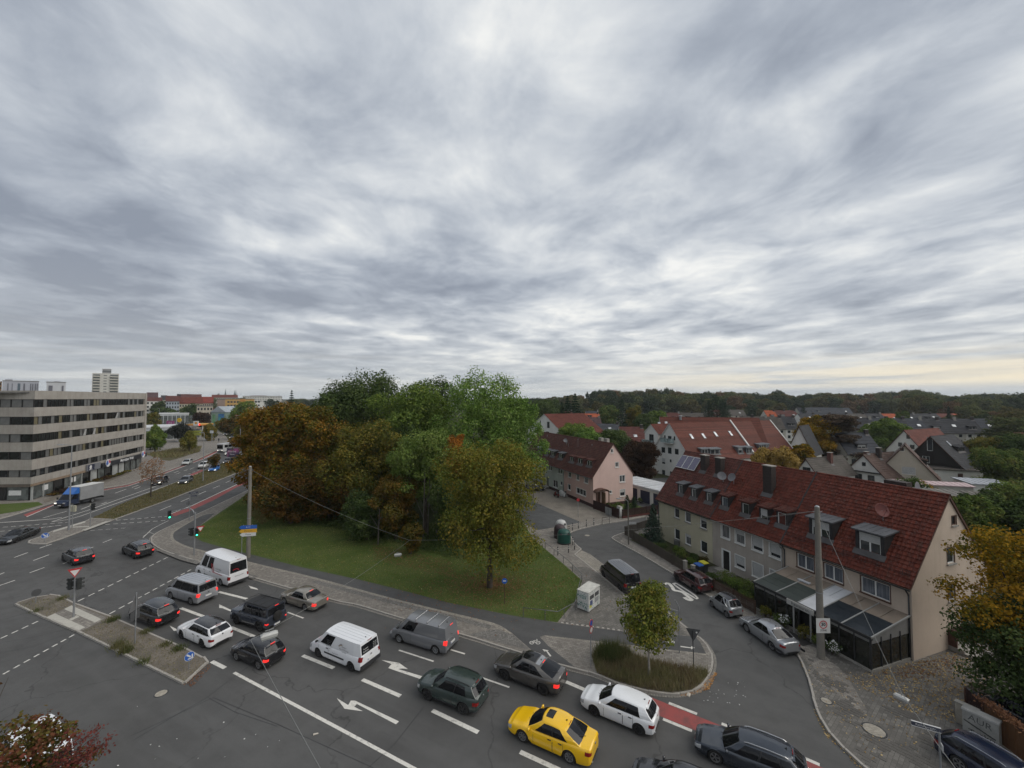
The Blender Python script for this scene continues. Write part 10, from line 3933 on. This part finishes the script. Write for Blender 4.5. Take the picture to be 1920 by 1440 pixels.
def skyline(px):
 pts=[(975,748),(1000,745),(1050,742),(1090,736),(1110,731),(1150,730),(1200,732),(1230,727),(1250,725),(1262,732),(1300,735),(1350,733),(1400,735),(1440,736),(1460,730),(1475,739),(1500,738),(1545,735),(1580,736),(1615,737),(1650,734),(1700,730),(1730,729),(1745,735),(1780,741),(1800,741),(1815,736),(1840,738),(1870,735),(1930,737)]
 for(a,b),(c,d)in zip(pts[:-1],pts[1:]):
  if px<=c:
   return b+(d-b)*(px-a)/(c-a)
 return pts[-1][1]
def place_word(px):
 for x,w in((700,'above the town houses'),(1080,'beside the tall firs'),(1210,'above the pink house row'),(1330,'above the white gable'),(1480,'behind the red roofs'),(1620,'above the copper beech'),(1760,'above the long dark terrace'),(1850,'above the dark timber house')):
  if px<x:
   return w
 return 'at the right edge'
def wood_tree(px,D,yt,k=None):
 z=ztop(yt,D)
 if k is None:
  k=R.choices(range(6),(5,6,4,3 if px>1650 else 1.5,1.2,1.2 if px<1450 else .5))[0]
 o=WP[k][0]if k not in usedw else copy_tree(WP[k][0])
 usedw.add(k)
 o['label']='%s in the %s of the wood %s'%(WP[k][2],'back row' if D>430 else 'middle row' if D>356 or(px>1700 and D>270)else 'front row',place_word(px))
 s=z/WP[k][1]
 o.location=(*at(px,D)[:2],0)
 o.rotation_euler=(0,0,R.uniform(0,6))
 w=max(.7,min(1.25,s))*R.uniform(.85,1.2)
 o.scale=(w,w,s)
for i in range(92):
 px=972+(1950-972)*(i+R.uniform(-.4,.4))/91
 D=R.uniform(440,540)if px<1740 else R.uniform(330,520)
 wood_tree(px,D,skyline(px)+abs(R.gauss(0,2.6)))
for i in range(92):
 px=975+(1950-975)*(i+R.uniform(-.5,.5))/91
 D=R.uniform(370,420)if px<1700 else R.uniform(280,330)
 wood_tree(px,D,skyline(px)+R.uniform(7,17))
for i in range(60):
 px=1000+(1940-1000)*(i+R.uniform(-.5,.5))/59
 D=R.uniform(335,355)if px<1650 else R.uniform(225,265)
 if 1470<px<1790 or 1195<px<1320:
  continue
 if free((px-960)/FPX*D,D,3):
  wood_tree(px,D,skyline(px)+R.uniform(20,34)if px<1700 else skyline(px)+R.uniform(18,44),R.choice([0,1,2,3])if px>1700 else R.choice([0,1,1,2]))
for i in range(26):
 px=R.uniform(1800,1960)
 D=R.uniform(150,240)
 if free((px-960)/FPX*D,D,4):
  wood_tree(px,D,R.uniform(762,800),R.choice([0,1,2,3,3]))
for i in range(34):
 px=R.uniform(270,640)
 D=R.uniform(420,900)
 wood_tree(px,D,R.uniform(745,752),R.choice([1,1,0]))
q=np.column_stack([RN.uniform(-40,1500,60000),RN.uniform(560,1500,60000)])
q=q[(q[:,0]/q[:,1]>-.02)&(q[:,0]/q[:,1]<1.5)]
zz=8+10*RN.random(len(q))**.5
P=np.column_stack([q,zz])
o=link('far_wood',leaf_mesh('far_wood',P,np.tile([0,-.4,1.0],(len(P),1)),3.4,MATS['wood_dark'],.8,.7))
o['kind']='stuff'
# thin evening haze over the whole place
mb=MB()
mb.box(-1500,-40,-1.1,1700,1700,75)
hm=bpy.data.materials.new('haze')
hm.use_nodes=True
_N=hm.node_tree.nodes
_N.clear()
_v=_N.new('ShaderNodeVolumePrincipled')
_v.inputs['Color'].default_value=(.80,.86,.92,1)
_v.inputs['Density'].default_value=0.00013
_v.inputs['Anisotropy'].default_value=.2
_o=_N.new('ShaderNodeOutputMaterial')
hm.node_tree.links.new(_v.outputs[0],_o.inputs['Volume'])
hz_=link('haze',mb.mesh('haze',hm))
hz_['kind']='stuff'
